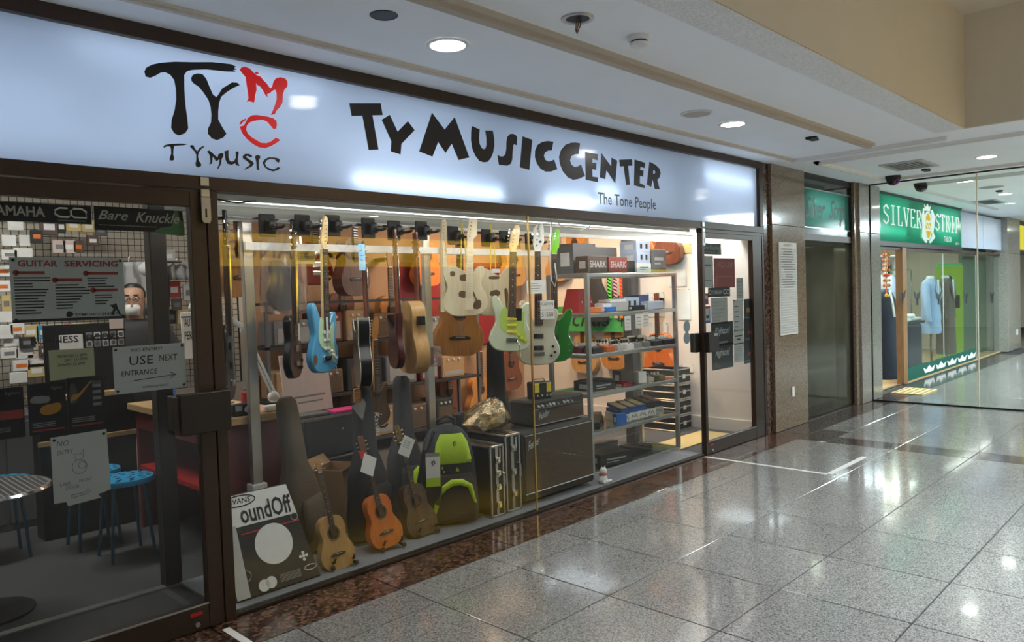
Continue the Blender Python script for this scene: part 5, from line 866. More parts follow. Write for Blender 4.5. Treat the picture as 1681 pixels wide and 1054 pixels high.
# papers and stickers on the side wall
mat('paper_blue', (.62,.72,.76), .8)
for k, (x0, y0, x1, y1, mt, lb) in enumerate(((1095, 419, 1126, 470, 'paper_blue', 'large pale paper sheet pinned high on the side wall'), (1061, 480, 1090, 520, 'paper_blue', 'pale paper sheet pinned behind the steel blue pedal'), (1112, 474, 1133, 525, 'paper_blue', 'tall pale paper sheet pinned beside the shelf post'), (1066, 530, 1096, 562, 'paper_blue', 'square pale notice pinned above the reddish guitar'), (1118, 598, 1138, 612, 'paper', 'small white notice low on the side wall'), (1085, 405, 1100, 418, 'cardboard', 'small brown note stuck on the dark brown guitar'), (1118, 401, 1135, 415, 'gold_paper', 'small yellowish note high at the right of the side wall'), (955, 565, 975, 590, 'paper', 'white slip beside the shelf post under the pedals'))):
    a, b = at(x0, y0, X=7.115), at(x1, y1, X=7.115); o = thing('wall_paper_sheet', lb, 'paper', (7.122, b.y, b.z)); MB().box(-.001, .0005, 0, a.y-b.y, 0, a.z-b.z).build('sheet', mt, o)
    for yy in (.01, a.y-b.y-.01): MB().cyl((-.001, yy, a.z-b.z-.01), (-.004, yy, a.z-b.z-.01), .005, n=6).build('pin', 'black', o)
mat('sticker_slate', (.25,.33,.38), .5)
for py, lb in ((536, 'upper'), (555, 'lower')): p = at(1127, py, Y=.008); tag(MB().cyl((p.x, .004, p.z), (p.x, .0065, p.z), .052, n=24).build('round_sticker', 'sticker_slate'), lb+' slate-grey round sticker on the window glass by the door', 'sticker')
# stacked cases and mat by the right door
for k in range(4):
    o = thing('pedal_case', ['lowest', 'second lowest', 'third', 'topmost'][k]+' of the stacked black cases with metal trim near the right door', 'case', (6.90, .98, .003+.165*k), group='stacked cases near the right door')
    MB().box(-.15, .15, -.2, .2, 0, .16).build('panel', 'charcoal', o)
    for z in (0, .075, .146): MB().cbox(-.156, .156, -.206, .206, z, z+.014, .002).build('trim', 'alu', o)
    MB().cbox(-.03, .03, -.218, -.205, .055, .10, .003).build('latch', 'chrome', o)
tag(MB().cbox(6.0, 6.95, .28, .60, .004, .016, .003).build('floor_mat', 'gold_paper'), 'yellowish mat on the floor inside the right door', 'mat')
o = thing('guitar_floor_stand', 'black folding guitar stand on the floor behind the glass shelf', 'stand', (5.0, .92, .003)); MB().tube([(-.15, 0, 0), (0, .05, .45)], .008, 6).build('leg', 'black', o); MB().tube([(.15, 0, 0), (0, .05, .45)], .008, 6).build('leg', 'black', o); MB().tube([(0, .2, 0), (0, .05, .45)], .008, 6).build('leg', 'black', o)
# ---------------------------------------------------------------- shop ceiling lamps
for x, y in ((1.2, 1.9), (3.2, 1.5), (5.2, 2.2), (6.0, 1.0)):
    o = thing('ceiling_tube_lamp', 'fluorescent batten lamp on the shop ceiling %s' % {1.2: 'over the round table', 3.2: 'behind the display guitars', 5.2: 'before the back wall', 6.0: 'over the pedal shelf'}[x], 'light', (x, y, 2.62)); MB().cbox(-.6, .6, -.04, .04, -.035, 0, .004).build('batten', 'white', o); MB().cyl((-.58, 0, -.05), (.58, 0, -.05), .012, n=10).build('tube', 'white_glow', o)
# ---------------------------------------------------------------- left part of the shop: workbench
o = thing('workbench', 'long workbench with pale wood top on dark red cabinets at the left of the shop', 'workbench', (1.80, .66, .003)); bl = 1.32
MB().cbox(0, .50, 0, bl, .80, .845, .004).build('top', 'wood_table', o); MB().cbox(.03, .47, .05, .07, 0, .80, .003).build('end_panel', 'red_dark', o); MB().cbox(.03, .47, bl-.10, bl-.06, 0, .80, .003).build('end_panel', 'red_dark', o); MB().cbox(.44, .47, .07, bl-.1, 0, .80, .003).build('back_panel', 'red_dark', o); MB().box(.03, .44, .07, bl-.1, .40, .43).build('shelf', 'red', o); MB().box(.03, .05, .07, bl-.1, .68, .80).build('apron', 'red_dark', o)
BT = .85
def ontop(px, py): p = at(px, py, Z=BT); return (min(max(p.x, 1.85), 2.25), min(max(p.y, .70), 1.93), BT)
o = thing('task_lamp', 'white jointed desk lamp arm clamped to the workbench', 'lamp', (2.22, .74, BT)); MB().cbox(-.06, .05, -.04, .04, 0, .03, .004).build('clamp', 'white', o); MB().ball((0, 0, .08), .035).build('base_joint', 'white', o, True)
for s_ in (-.012, .012): MB().tube([(s_, 0, .10), (-.14+s_, .05, .48)], .008, 8).build('lower_arm', 'white', o); MB().tube([(-.14+s_, .05, .50), (-.34+s_, .12, .68)], .008, 8).build('upper_arm', 'white', o)
MB().ball((-.14, .05, .49), .028).build('elbow', 'white', o, True); MB().lathe([(.02, .02), (.05, 0), (.07, -.05)], (-.36, .13, .68), 14, False).build('shade', 'white', o, True)
o = thing('sweet_tub', 'red plastic tub with clear lid on the workbench', 'tub', (2.08, .76, BT)); MB().lathe([(.045, 0), (.052, .12), (.05, .125)], n=16).build('tub', 'red', o, True); MB().lathe([(.053, .12), (.054, .15), (.03, .152)], n=16).build('lid', 'plastic_film', o, True)
o = thing('solder_reel', 'solder reel with yellow rim on the workbench', 'reel', (1.93, .86, BT+.03)); MB().lathe([(.032, 0), (.032, .006), (.022, .008), (.022, .05), (.032, .052), (.032, .058)], n=16).build('reel', 'white', o, True); MB().lathe([(.033, .053), (.033, .059), (.02, .0595)], n=16).build('rim', 'yellow', o)
tag(MB().cbox(-.09, .09, -.07, .07, 0, .028, .004).build('component_tray', 'grey', loc=(1.93, .86, BT)), 'grey component tray under the solder reel', 'tray')
o = thing('multimeter', 'small dark meter with dial on the workbench corner', 'meter', (2.0, .71, BT)); MB().cbox(-.06, .06, -.03, .03, 0, .07, .006).build('case', 'charcoal', o); MB().cyl((.02, -.03, .035), (.02, -.036, .035), .018, n=12).build('dial', 'grey_light', o); MB().box(-.05, -.01, -.0305, -.03, .03, .06).build('screen', 'grey', o)
o = thing('soldering_station', 'black soldering station with cable at the near end of the workbench', 'tool', (1.88, .74, BT)); MB().cbox(-.05, .05, -.04, .04, 0, .05, .008).build('case', 'black', o); MB().tube([(0, -.04, .03), (-.03, -.06, .06), (-.04, -.02, .12), (.03, .0, .14)], .006, 6).build('iron', 'charcoal', o)
for k in range(5): tag(MB().cyl((2.02+.02*k, 1.0+.08*k, BT+.012), (2.2-.01*k, 1.05+.07*k, BT+.012), .010, n=8).build('wood_tool', 'wood_pale' if k % 2 else 'wood_dark'), ['pale tool handle nearest the lamp', 'dark tool handle beside the pale one', 'pale tool handle in the middle of the bench', 'dark tool handle far along the bench', 'pale tool handle furthest from the window'][k]+' lying on the workbench', 'tool')
o = thing('paint_can', 'blue cup on the far end of the workbench', 'cup', (1.92, 1.62, BT)); MB().lathe([(.06, 0), (.065, .13), (.06, .13), (.055, .02), (.001, .02)], n=18, cap=False).build('cup', 'blue', o, True); MB().lathe([(.061, 0), (.001, .0)], n=18).build('base', 'blue', o)
tag(MB().tube([(2.32, .80, .80), (2.33, .68, .6), (2.34, .66, .35), (2.36, .7, .05)], .005, 6).build('lamp_cable', 'white'), 'pale cable with switch hanging at the near end of the workbench', 'cable')
# ---------------------------------------------------------------- stools, round table
mat('stool_leg', (.015,.10,.17), .5)
def stool(x, y, label):
    o = thing('stool', label, 'stool', (x, y, .003), group='blue perforated stools'); MB().lathe([(.001, .455), (.15, .455), (.17, .445), (.172, .46), (.165, .475), (.001, .478)], n=28).build('seat', 'sky_blue', o, True)
    t = MB(); [t.box(r*math.cos(a)-.012, r*math.cos(a)+.012, r*math.sin(a)-.004, r*math.sin(a)+.004, .4775, .4795) for r, n_ in ((.05, 5), (.1, 9), (.14, 12)) for a in [2*math.pi*i/n_ for i in range(n_)]]; t.build('perforations', 'black', o, kind='stuff')
    for k in range(4): a = math.pi/4+k*math.pi/2; MB().tube([(.12*math.cos(a), .12*math.sin(a), .455), (.17*math.cos(a), .17*math.sin(a), 0)], .010, 8).build('leg', 'stool_leg', o)
stool(1.56, 1.38, 'blue round stool in front of the red workbench'); stool(1.04, 1.95, 'blue round stool at the left edge behind the round table'); stool(1.50, 1.78, 'blue round stool far back beside the counter')
o = thing('round_table', 'round perforated metal cafe table behind the left door', 'table', (.78, .98, .003)); MB().lathe([(.001, .605), (.29, .605), (.30, .615), (.29, .625), (.001, .625)], n=40).build('top', 'alu', o, True); MB().lathe([(.296, .606), (.304, .615), (.296, .627)], n=40, cap=False).build('rim', 'chrome', o, True)
t = MB(); [t.box(x_*.026-.009, x_*.026+.009, y_*.013-.0022, y_*.013+.0022, .6255, .6262) for x_ in range(-11, 12) for y_ in range(-22, 23) if (x_*.026)**2+(y_*.013)**2 < .078]; t.build('perforations', 'grey_dark', o, kind='stuff')
MB().cyl((0, 0, .02), (0, 0, .605), .025, n=12).build('column', 'chrome', o); MB().lathe([(.2, 0), (.2, .012), (.05, .03), (.026, .04)], n=24).build('base', 'black', o, True)
o = thing('storage_cabinet', 'low dark grey cabinet behind the round table', 'cabinet', (1.0, 2.55, .003)); MB().cbox(-.3, .7, 0, .4, 0, .78, .006).build('body', 'grey_dark', o); MB().cbox(-.28, .19, -.012, 0, .05, .74, .003).build('door', 'grey_dark', o); MB().cbox(.21, .68, -.012, 0, .05, .74, .003).build('door', 'grey_dark', o)
# counter with the person behind it
o = thing('service_counter', 'service counter with wood edge behind the workbench', 'counter', (1.28, 2.06, .003)); MB().cbox(0, .62, 0, .22, .90, .935, .004).build('top', 'wood_table', o); MB().box(.02, .6, .02, .2, 0, .9).build('front', 'black', o); MB().box(.0, .62, -.02, .0, .62, .65).build('lower_edge', 'wood_table', o)
o = thing('notice_screen', 'low screen on the counter covered in small photo prints', 'screen', (1.36, 2.12, .94)); MB().cbox(0, .5, 0, .02, 0, .46, .003).build('panel', 'black', o)
k = 0
for i in range(5):
    for j in range(2): MB().box(.25+.05*i, .288+.05*i, -.002, 0, .30+.055*j, .343+.055*j).build('print', ['grey_light', 'grey', 'paper'][(i+j) % 3], o); MB().box(.256+.05*i, .282+.05*i, -.0026, -.002, .306+.055*j, .335+.055*j).build('picture', 'grey_dark', o)
MB().box(.40, .49, -.003, 0, .415, .50).build('pink_note', 'blush', o); MB().box(.09, .23, -.003, 0, .29, .39).build('thank_you_card', 'paper', o); t = MB(); print_text(t, 'THANK YOU', (.115, -.0035, .335), (.09, 0, 0), (0, 0, .014)); t.build('card_print', 'ink', o, kind='stuff')
o = thing('soap_bottle', 'white pump bottle on the counter', 'bottle', (1.83, 2.09, .94)); MB().lathe([(.03, 0), (.03, .1), (.012, .12), (.012, .13)], n=14).build('bottle', 'white', o, True); MB().cyl((0, 0, .13), (0, 0, .16), .005, n=8).cyl((0, 0, .16), (-.03, 0, .158), .006, n=8).build('pump', 'white', o)
# person standing behind the counter
pr = thing('person', 'person in dark top with glasses and white face mask behind the counter', 'person', (at(219, 500, Y=2.53).x, 2.53, .003), rz=math.radians(-25))
bd = MB.build(puff([(.0, -.09, 0, .045, .11), (.03, -.09, -.01, .05, .12), (.08, -.09, .02, .04, .05), (.45, -.09, .02, .055, .06), (.78, -.07, .02, .085, .09)], 14, 2), 'leg', 'charcoal', pr, True)
MB.build(puff([(.0, .09, 0, .045, .11), (.03, .09, -.01, .05, .12), (.08, .09, .02, .04, .05), (.45, .09, .02, .055, .06), (.78, .07, .02, .085, .09)], 14, 2), 'leg', 'charcoal', pr, True)
puff([(.74, 0, .02, .15, .10), (.85, 0, .02, .165, .115), (1.0, 0, .02, .15, .10), (1.2, 0, .02, .18, .115), (1.32, 0, .02, .20, .105), (1.38, 0, .02, .16, .085), (1.405, 0, .02, .07, .065)], 20, 2.3).build('torso', 'charcoal', pr, True)
for s_ in (-1, 1):
    MB().tube([(s_*.19, .02, 1.34), (s_*.25, .02, 1.22), (s_*.27, 0, 1.06), (s_*.24, -.10, .97), (s_*.15, -.18, .96)], [.05, .055, .045, .04, .028], 10).build('sleeve', 'charcoal', pr, True)
    MB().tube([(s_*.15, -.18, .96), (s_*.12, -.205, .955), (s_*.10, -.22, .95)], [.028, .036, .03], 8).build('palm', 'skin', pr, True)
    for f_ in range(4): MB().tube([(s_*(.085+.016*f_), -.225, .955), (s_*(.08+.016*f_), -.25, .95), (s_*(.078+.016*f_), -.27-.004*(f_ % 3), .94)], [.008, .008, .006], 6).build('finger', 'skin', pr, True)
    MB().tube([(s_*.10, -.20, .96), (s_*.075, -.215, .955), (s_*.065, -.235, .95)], [.010, .009, .007], 6).build('thumb', 'skin', pr, True)
hd = puff([(1.37, 0, .02, .05, .052), (1.42, 0, .01, .052, .056), (1.44, 0, -.005, .055, .075), (1.48, 0, -.01, .068, .09), (1.54, 0, -.008, .076, .098), (1.59, 0, -.004, .077, .098), (1.63, 0, 0, .068, .085), (1.655, 0, .005, .04, .05)], 20, 2.1).build('head', 'skin', pr, True)
MB().add([(-.012,-.103,1.50),(.012,-.103,1.50),(0,-.126,1.505),(0,-.106,1.56)], [(0,1,2),(0,2,3),(1,3,2)]).build('nose', 'skin', hd)
puff([(1.435, 0, -.055, .04, .03), (1.455, 0, -.07, .05, .035), (1.49, 0, -.078, .056, .036), (1.515, 0, -.078, .045, .026)], 16, 2.2).build('face_mask', 'white', hd, True)
for s_ in (-1, 1):
    MB().ball((s_*.03, -.092, 1.556), .011).build('eye', 'white', hd); MB().ball((s_*.03, -.101, 1.556), .005).build('iris', 'black', hd); MB().tube([(s_*.03+.022*math.cos(a*.628), -.112, 1.556+.018*math.sin(a*.628)) for a in range(10)], .0025, 5, True).build('spectacle_rim', 'black', hd); MB().tube([(s_*.052, -.11, 1.56), (s_*.078, -.03, 1.562), (s_*.08, .02, 1.555)], .002, 5).build('spectacle_arm', 'black', hd)
    MB().ball((s_*.079, .01, 1.545), .018, 8, 6, (.5, .8, 1.4)).build('ear', 'skin', hd); MB().tube([(s_*.015, -.106, 1.585), (s_*.045, -.095, 1.587)], .004, 5).build('eyebrow', 'hair', hd)
hr = puff([(1.50, 0, .055, .07, .06), (1.57, 0, .05, .084, .075), (1.61, 0, .04, .084, .082), (1.64, 0, .02, .072, .086), (1.665, 0, .01, .05, .065), (1.675, 0, .012, .03, .04)], 20, 2.1).build('hair', 'hair', hd, True)
# inner post behind the left door
p = P(290, 800, .66); struct(MB().cbox(1.50, 1.585, .62, .70, .003, 2.62, .003).build('trim_inner_post', 'bronze_dark'))
# ---------------------------------------------------------------- grid wall with packets
o = thing('grid_wall', 'black wire grid panel on the back wall holding hanging packets', 'display grid', (1.1, 2.98, .80)); gw = 2.0
t = MB(); [t.cyl((.05*k, 0, 0), (.05*k, 0, 1.6), .0025, n=4, cap=False) for k in range(int(gw/.05)+1)]; [t.cyl((0, .004, .05*k), (gw, .004, .05*k), .0025, n=4, cap=False) for k in range(33)]; t.build('wires', 'black', o, kind='stuff')
for x in (0, gw): MB().cyl((x, 0, 0), (x, 0, 1.6), .008, n=8).build('side_bar', 'black', o)
for x in (0.02, gw-.02): MB().cyl((x, 0, 1.5), (x, .31, 1.5), .006, n=6).build('wall_arm', 'black', o)
struct(MB().box(-1.7, 3.3, 3.27, 3.30, .0, 2.62).build('wall_back_panel', 'cream_paint'))
random.seed(11); pk_c = ['paper', 'white', 'paper', 'blush', 'charcoal', 'box_brown', 'gold_paper', 'grey_light', 'sky_blue', 'yellow', 'red', 'grey_dark']
lbn = {'paper': 'off-white', 'white': 'white', 'blush': 'pale pink', 'charcoal': 'black', 'box_brown': 'dark brown', 'gold_paper': 'tan', 'grey_light': 'light grey', 'sky_blue': 'blue', 'yellow': 'yellow', 'red': 'red', 'grey_dark': 'dark grey'}
for px, py, w, h, c in ((25, 368, .10, .09, 0), (80, 372, .12, .13, 5), (100, 372, .06, .10, 4), (120, 370, .10, .09, 6), (145, 372, .09, .09, 6), (14, 395, .09, .08, 1), (40, 395, .07, .08, 0), (97, 405, .09, .10, 3), (113, 405, .09, .10, 3), (128, 405, .07, .09, 5), (38, 415, .12, .07, 0), (15, 418, .10, .07, 0), (10, 498, .06, .12, 6), (12, 520, .10, .08, 1), (50, 545, .10, .10, 6), (73, 545, .11, .10, 8), (92, 542, .10, .08, 6), (132, 543, .13, .12, 9), (150, 543, .08, .10, 9), (113, 541, .06, .09, 10), (20, 560, .11, .08, 0), (40, 580, .11, .08, 0), (15, 580, .11, .08, 0), (60, 592, .12, .10, 3), (35, 600, .11, .08, 1), (60, 608, .12, .10, 6), (30, 620, .11, .08, 0), (285, 475, .10, .14, 10), (300, 440, .09, .12, 7), (270, 455, .08, .1, 11), (280, 520, .09, .12, 4), (222, 455, .12, .12, 11), (250, 460, .1, .1, 4)):
    p = P(px, py, 2.955); m_ = pk_c[c]; o = thing('hanging_packet', '%s small packet hung on the wire grid' % lbn[m_], 'packet', (p.x, 2.955, p.z-h/2), group='%s packets on the wire grid' % lbn[m_]); MB().cbox(-w/2, w/2, -.012, .012, 0, h, .003).build('pouch', m_, o); MB().cyl((0, .012, h*.9), (0, .024, h*.9), .004, n=6).build('hook', 'chrome', o); MB().box(-w*.3, w*.3, -.0128, -.0122, h*.3, h*.65).build('print', random.choice(['ink_grey', 'paper', 'orange', 'white']), o)
# clothes on the clothes line
ob = thing('clothes_rail', 'chrome rail for clothes above the counter', 'rail', (1.30, 2.82, 0)); MB().cyl((0, 0, 1.86), (1.25, 0, 1.86), .01, n=8).build('bar', 'chrome', ob); MB().cyl((0, 0, 1.86), (0, .16, 1.86), .008, n=6).build('wall_arm', 'chrome', ob); MB().cyl((1.25, 0, 1.86), (1.25, .16, 1.86), .008, n=6).build('wall_arm', 'chrome', ob)
for px, py, w, h, c in ((60, 388, .08, .09, 4), (152, 395, .08, .08, 5), (165, 378, .08, .09, 11), (5, 445, .09, .08, 0), (5, 470, .09, .08, 1), (8, 545, .10, .10, 1), (28, 540, .09, .08, 0), (45, 562, .10, .08, 4), (100, 560, .09, .08, 4), (120, 562, .10, .09, 11), (75, 575, .09, .07, 5), (180, 548, .1, .1, 5), (165, 565, .1, .1, 4), (275, 420, .12, .1, 7), (310, 480, .1, .14, 7), (318, 420, .1, .12, 6), (290, 500, .08, .1, 5), (275, 545, .09, .1, 11), (300, 520, .09, .12, 6)):
    p = P(px, py, 2.925); m_ = pk_c[c]; o = thing('hanging_packet', '%s small packet hung on the wire grid' % lbn[m_], 'packet', (p.x, 2.925, p.z-h/2), group='%s packets on the wire grid' % lbn[m_]); MB().cbox(-w/2, w/2, -.012, .012, 0, h, .003).build('pouch', m_, o); MB().cyl((0, .012, h*.9), (0, .056, h*.9), .004, n=6).build('hook', 'chrome', o); MB().box(-w*.3, w*.3, -.0128, -.0122, h*.3, h*.65).build('print', random.choice(['ink_grey', 'paper', 'orange', 'white']), o)
pks = [o_ for o_ in COL.objects if o_.name.startswith('hanging_packet')]; rowz = {}
for o_ in pks: rowz.setdefault(round((2.4-o_.location.z)/.13), []).append(o_)
nth = ['first', 'second', 'third', 'fourth', 'fifth', 'sixth', 'seventh', 'eighth', 'ninth', 'tenth', 'eleventh', 'twelfth', 'thirteenth', 'fourteenth', 'fifteenth']
for r_, kz in enumerate(sorted(rowz)):
    for c_, o_ in enumerate(sorted(rowz[kz], key=lambda q: q.location.x)): o_['label'] = '%s packet on wire grid, %s from left in %s row from top' % (o_['label'].split(' small')[0], nth[c_], nth[r_]); o_['group'] = 'packets on the wire grid'
def cloth(px, w, h, mt, label, cap=False):
    yy = 2.87-.045*(px//9 % 4); p = P(px, 440, yy); o = thing('hanging_shirt' if not cap else 'cap', label, 'shirt' if not cap else 'cap', (p.x, yy, 1.85-h))
    if cap: MB().ball((0, 0, h-.05), .09, 14, 8, (1, 1, .7)).build('crown', mt, o, True); MB().cbox(-.06, .06, -.16, -.06, h-.075, h-.065, .004).build('peak', mt, o)
    else:
        v = []; n_ = 13
        for z in (0, h*.35, h*.7, h*.9, h): v += [(-w/2*(1 if z < h*.8 else .7)+w*(1 if z < h*.8 else .7)*j/(n_-1), .025*math.sin(j*1.3+z*5), z) for j in range(n_)]
        q = MB(); q.v = v; q.f = [(i*n_+j, i*n_+j+1, (i+1)*n_+j+1, (i+1)*n_+j) for i in range(4) for j in range(n_-1)]; ob2 = q.build('fabric', mt, o, True); md = ob2.modifiers.new('thick', 'SOLIDIFY'); md.thickness = .012
        MB().tube([(0, 0, h), (0, 0, h+.03), (.012, 0, h+.05)], .003, 5).build('hanger_hook', 'chrome', o)
mat('cloth_lgrey', (.42,.42,.42), .9); cloth(160, .30, .30, 'charcoal', 'dark shirt hanging left of the grey one'); cloth(212, .28, .42, 'cloth_lgrey', 'light grey shirt hanging over the counter'); cloth(246, .16, .12, 'white', 'white peaked cap hanging beside the grey shirt', True); cloth(262, .12, .36, 'charcoal', 'black bag-like shirt hanging by the inner post'); cloth(252, .05, .30, 'blue', 'narrow blue garment hanging by the inner post'); cloth(290, .20, .14, 'cloth_lgrey', 'grey folded cloth hanging right of the inner post')
o = thing('green_umbrella', 'folded bright green umbrella hanging by the inner post', 'umbrella', tuple(P(252, 535, 2.2))); mat('emerald', (.01,.42,.2), .6); MB().lathe([(.004, -.1), (.018, -.06), (.028, .03), (.03, .12), (.012, .16)], n=12).build('canopy', 'emerald', o, True); MB().tube([(0, 0, .16), (0, 0, .24), (.02, 0, .26), (.03, 0, .24)], .006, 6).build('handle', 'black', o)
o = thing('authorised_sign', 'white sign reading authorised personnel only beside the door post', 'sign', (P(300, 590, 2.03).x, 2.03, P(300, 590, 2.03).z)); MB().cbox(0, .20, -.004, .004, 0, .34, .002).build('board', 'white', o); t = MB(); print_text(t, 'AUTHORISED', (.02, -.005, .235), (.20, 0, 0), (0, 0, .06), 0, .01); print_text(t, 'PERSONNEL', (.02, -.005, .14), (.19, 0, 0), (0, 0, .06), 0, .01); print_text(t, 'ONLY', (.07, -.005, .045), (.1, 0, 0), (0, 0, .055), 0, .01); t.build('lettering', 'ink', o, kind='stuff'); MB().box(.10, .13, -.002, .03, -1.02, 0).build('support', 'grey', o)
MB().box(0, .20, -.006, -.004, .30, .31).build('border', 'ink', o)
# ---------------------------------------------------------------- storage rack with boxes and amplifiers in front of the back wall
rk = thing('storage_rack', 'dark steel storage rack along the back wall behind the gig bags', 'rack', (3.16, 2.60, .003))
for x in (0, 2.5):
    for y in (0, .34): MB().box(x, x+.03, y, y+.03, 0, 1.5).build('upright', 'grey_dark', rk)
for z in (.12, .6, 1.08, 1.47): MB().box(0, 2.53, 0, .37, z, z+.025).build('board', 'charcoal', rk)
random.seed(21); kinds = [('amplifier_box', 'charcoal', 'black amplifier'), ('carton', 'cardboard', 'brown carton'), ('guitar_pedal_box', 'box_grey', 'grey carton'), ('speaker_box', 'brown', 'brown speaker box'), ('tool_case', 'red_dark', 'dark red tool case')]
k = 0
for lv, z in enumerate((.146, .626, 1.106)):
    x = .06
    while x < 2.2:
        w = random.uniform(.24, .40); h = random.uniform(.22, .34) if lv < 2 else random.uniform(.18, .30); nm, m_, lb = kinds[(k*2+lv) % 5]
        if x+w > 2.46: break
        o = thing(nm, '%s, %s from the left on the %s board of the storage rack' % (lb, ['first', 'second', 'third', 'fourth', 'fifth', 'sixth', 'seventh', 'eighth', 'ninth'][k % 9], ['lowest', 'middle', 'upper'][lv]), 'box', (3.16+x+.03, 2.64, z+.003)); MB().cbox(0, w, 0, .28, 0, h, .01).build('body', m_, o); MB().box(w*.1, w*.9, -.004, 0, h*.12, h*.7 if m_ != 'cardboard' else h*.3).build('front_panel', 'grille' if m_ in ('charcoal', 'brown') else 'grey', o)
        for j in range(3): MB().cyl((w*(.25+.25*j), 0, h*.84), (w*(.25+.25*j), -.014, h*.84), .012, n=8).build('knob' if m_ in ('charcoal', 'brown') else 'button', 'grey_light', o)
        x += w+.05; k += 1
    k = 0
# ---------------------------------------------------------------- papers, posters and vinyl on the left door
def sheet(name, label, cat, x0, z0, x1, z1, mt, y=.0055, group=None):
    o = thing(name, label, cat, (x0, y, z0), group=group); MB().box(0, x1-x0, -.0008, .0008, 0, z1-z0).build('sheet', mt, o); return o, x1-x0, z1-z0
def words(o, items, mt='ink', nm='lettering', kind=None):
    t = MB()
    for s_, x, z, w, h, *r in items: print_text(t, s_, (x, -.0016, z), (w, 0, r[2] if len(r) > 2 else 0), (0, 0, h), r[0] if r else 0, r[1] if len(r) > 1 else 0)
    return t.build(nm, mt, o, kind=kind)
def pins(o, w, h, mt='black'):
    for x in (.012, w-.012):
        for z in (.012, h-.012): MB().cyl((x, -.001, z), (x, -.004, z), .006, n=8).build('pin', mt, o)
mat('poster_black', (.012,.012,.014), .35, coat=.3); mat('letter_cream', (.62,.58,.48), .5); mat('decal_green', (.10,.26,.09), .5); mat('poster_red', (.42,.05,.03), .5); mat('poster_amber', (.55,.25,.03), .5); mat('paper_yellow', (.58,.58,.36), .8); mat('paper_grey', (.64,.65,.62), .8); mat('print_red', (.42,.045,.03), .6)
def co_logo(o, x, z, w, h, mt='letter_cream'):
    r = h*.12
    MB().tube([(x+w*.40, -.0016, z+h), (x+w*.14, -.0016, z+h), (x, -.0016, z+h*.72), (x, -.0016, z+h*.28), (x+w*.14, -.0016, z), (x+w*.42, -.0016, z), (x+w*.52, -.0016, z+h*.3), (x+w*.5, -.0016, z+h*.7), (x+w*.60, -.0016, z+h), (x+w*.86, -.0016, z+h), (x+w, -.0016, z+h*.7), (x+w, -.0016, z), (x+w*.6, -.0016, z), (x+w*.5, -.0016, z+h*.3)], r, 5).build('ring_logo', mt, o)
o, w, h = sheet('brand_strip', 'black strip with pale block capitals at the top of the left door glass', 'sticker', .50, 1.852, 1.045, 1.928, 'poster_black'); words(o, [('YAMAHA', .175, .022, .20, .040, 0, .025)], 'letter_cream'); co_logo(o, .41, .026, .115, .036); MB().box(.42, .52, -.0014, -.0008, .010, .014).build('small_print', 'grey', o)
o, w, h = sheet('brand_strip', 'black strip with pale script and green figure at the top right of the left door', 'sticker', 1.055, 1.83, 1.425, 1.93, 'poster_black'); words(o, [('Bare', .015, .045, .12, .04, .4, .01), ('Knuckle', .165, .04, .19, .045, .4, .01)], 'letter_cream'); words(o, [('www.bareknucklepickups.co.uk', .015, .018, .24, .008)], 'letter_cream', 'small_print', 'stuff'); MB().prism(smooth_poly([(.24,-.005),(.33,-.012),(.375,-.01),(.37,.05),(.355,.06),(.35,.095),(.335,.1),(.325,.07),(.32,.03),(.27,.02)], 2), -.0012, -.0008).build('figure_decal', 'decal_green', o)
o, w, h = sheet('servicing_board', 'white GUITAR SERVICING price board on the left door glass', 'sign', .742, 1.452, 1.16, 1.712, 'paper_grey'); words(o, [('GUITAR', .028, .222, .14, .026, 0, .03), ('SERVICING', .192, .222, .205, .026, 0, .03)], 'print_red')
for x, z, wd in ((.02, .198, .10), (.155, .168, .10), (.27, .195, .125), (.295, .124, .095)): MB().cyl((x, -.0008, z), (x, -.002, z), .011, n=14).cbox(x, x+wd, -.002, -.0008, z-.006, z+.006, .0005).build('key_heading', 'print_red', o); 
t = MB(); random.seed(2)
for x, z, n_, wl in ((.012, .175, 13, .13), (.155, .145, 9, .13), (.275, .172, 4, .11), (.30, .10, 4, .09)):
    for k in range(n_): t.box(x, x+wl*random.uniform(.45, 1), -.0014, -.0008, z-.0118*k, z-.0118*k+.005)
t.build('service_lines', 'ink', o, kind='stuff')
MB().box(.0, w, -.0014, -.0008, .0, .012).build('footer_bar', 'ink', o); words(o, [('TYMUSICCENTER', .22, .018, .17, .010, 0, .02)], 'ink', 'footer_name', 'stuff'); MB().prism(smooth_poly([(.192,.016),(.21,.018),(.215,.03),(.2,.04),(.19,.03)], 2), -.0016, -.0008).build('guitarist_mark', 'ink', o); MB().prism([(.36,.016),(.37,.045),(.355,.06),(.375,.062),(.378,.068),(.384,.062),(.388,.045),(.40,.016),(.392,.016),(.38,.04),(.368,.016)], -.0016, -.0008).build('guitarist_mark', 'ink', o); pins(o, w, h)
o, w, h = sheet('hours_note', 'pale yellow handwritten opening hours note on the left door', 'note', .86, 1.212, 1.027, 1.335, 'paper_yellow'); words(o, [('MON-FRI 11-8PM', .03, .09, .11, .011, .2), ('SAT 11-7PM', .055, .073, .085, .011, .2), ('SUN/PH 12-6PM', .03, .055, .1, .011, .2)], 'ink', 'handwriting', 'stuff')
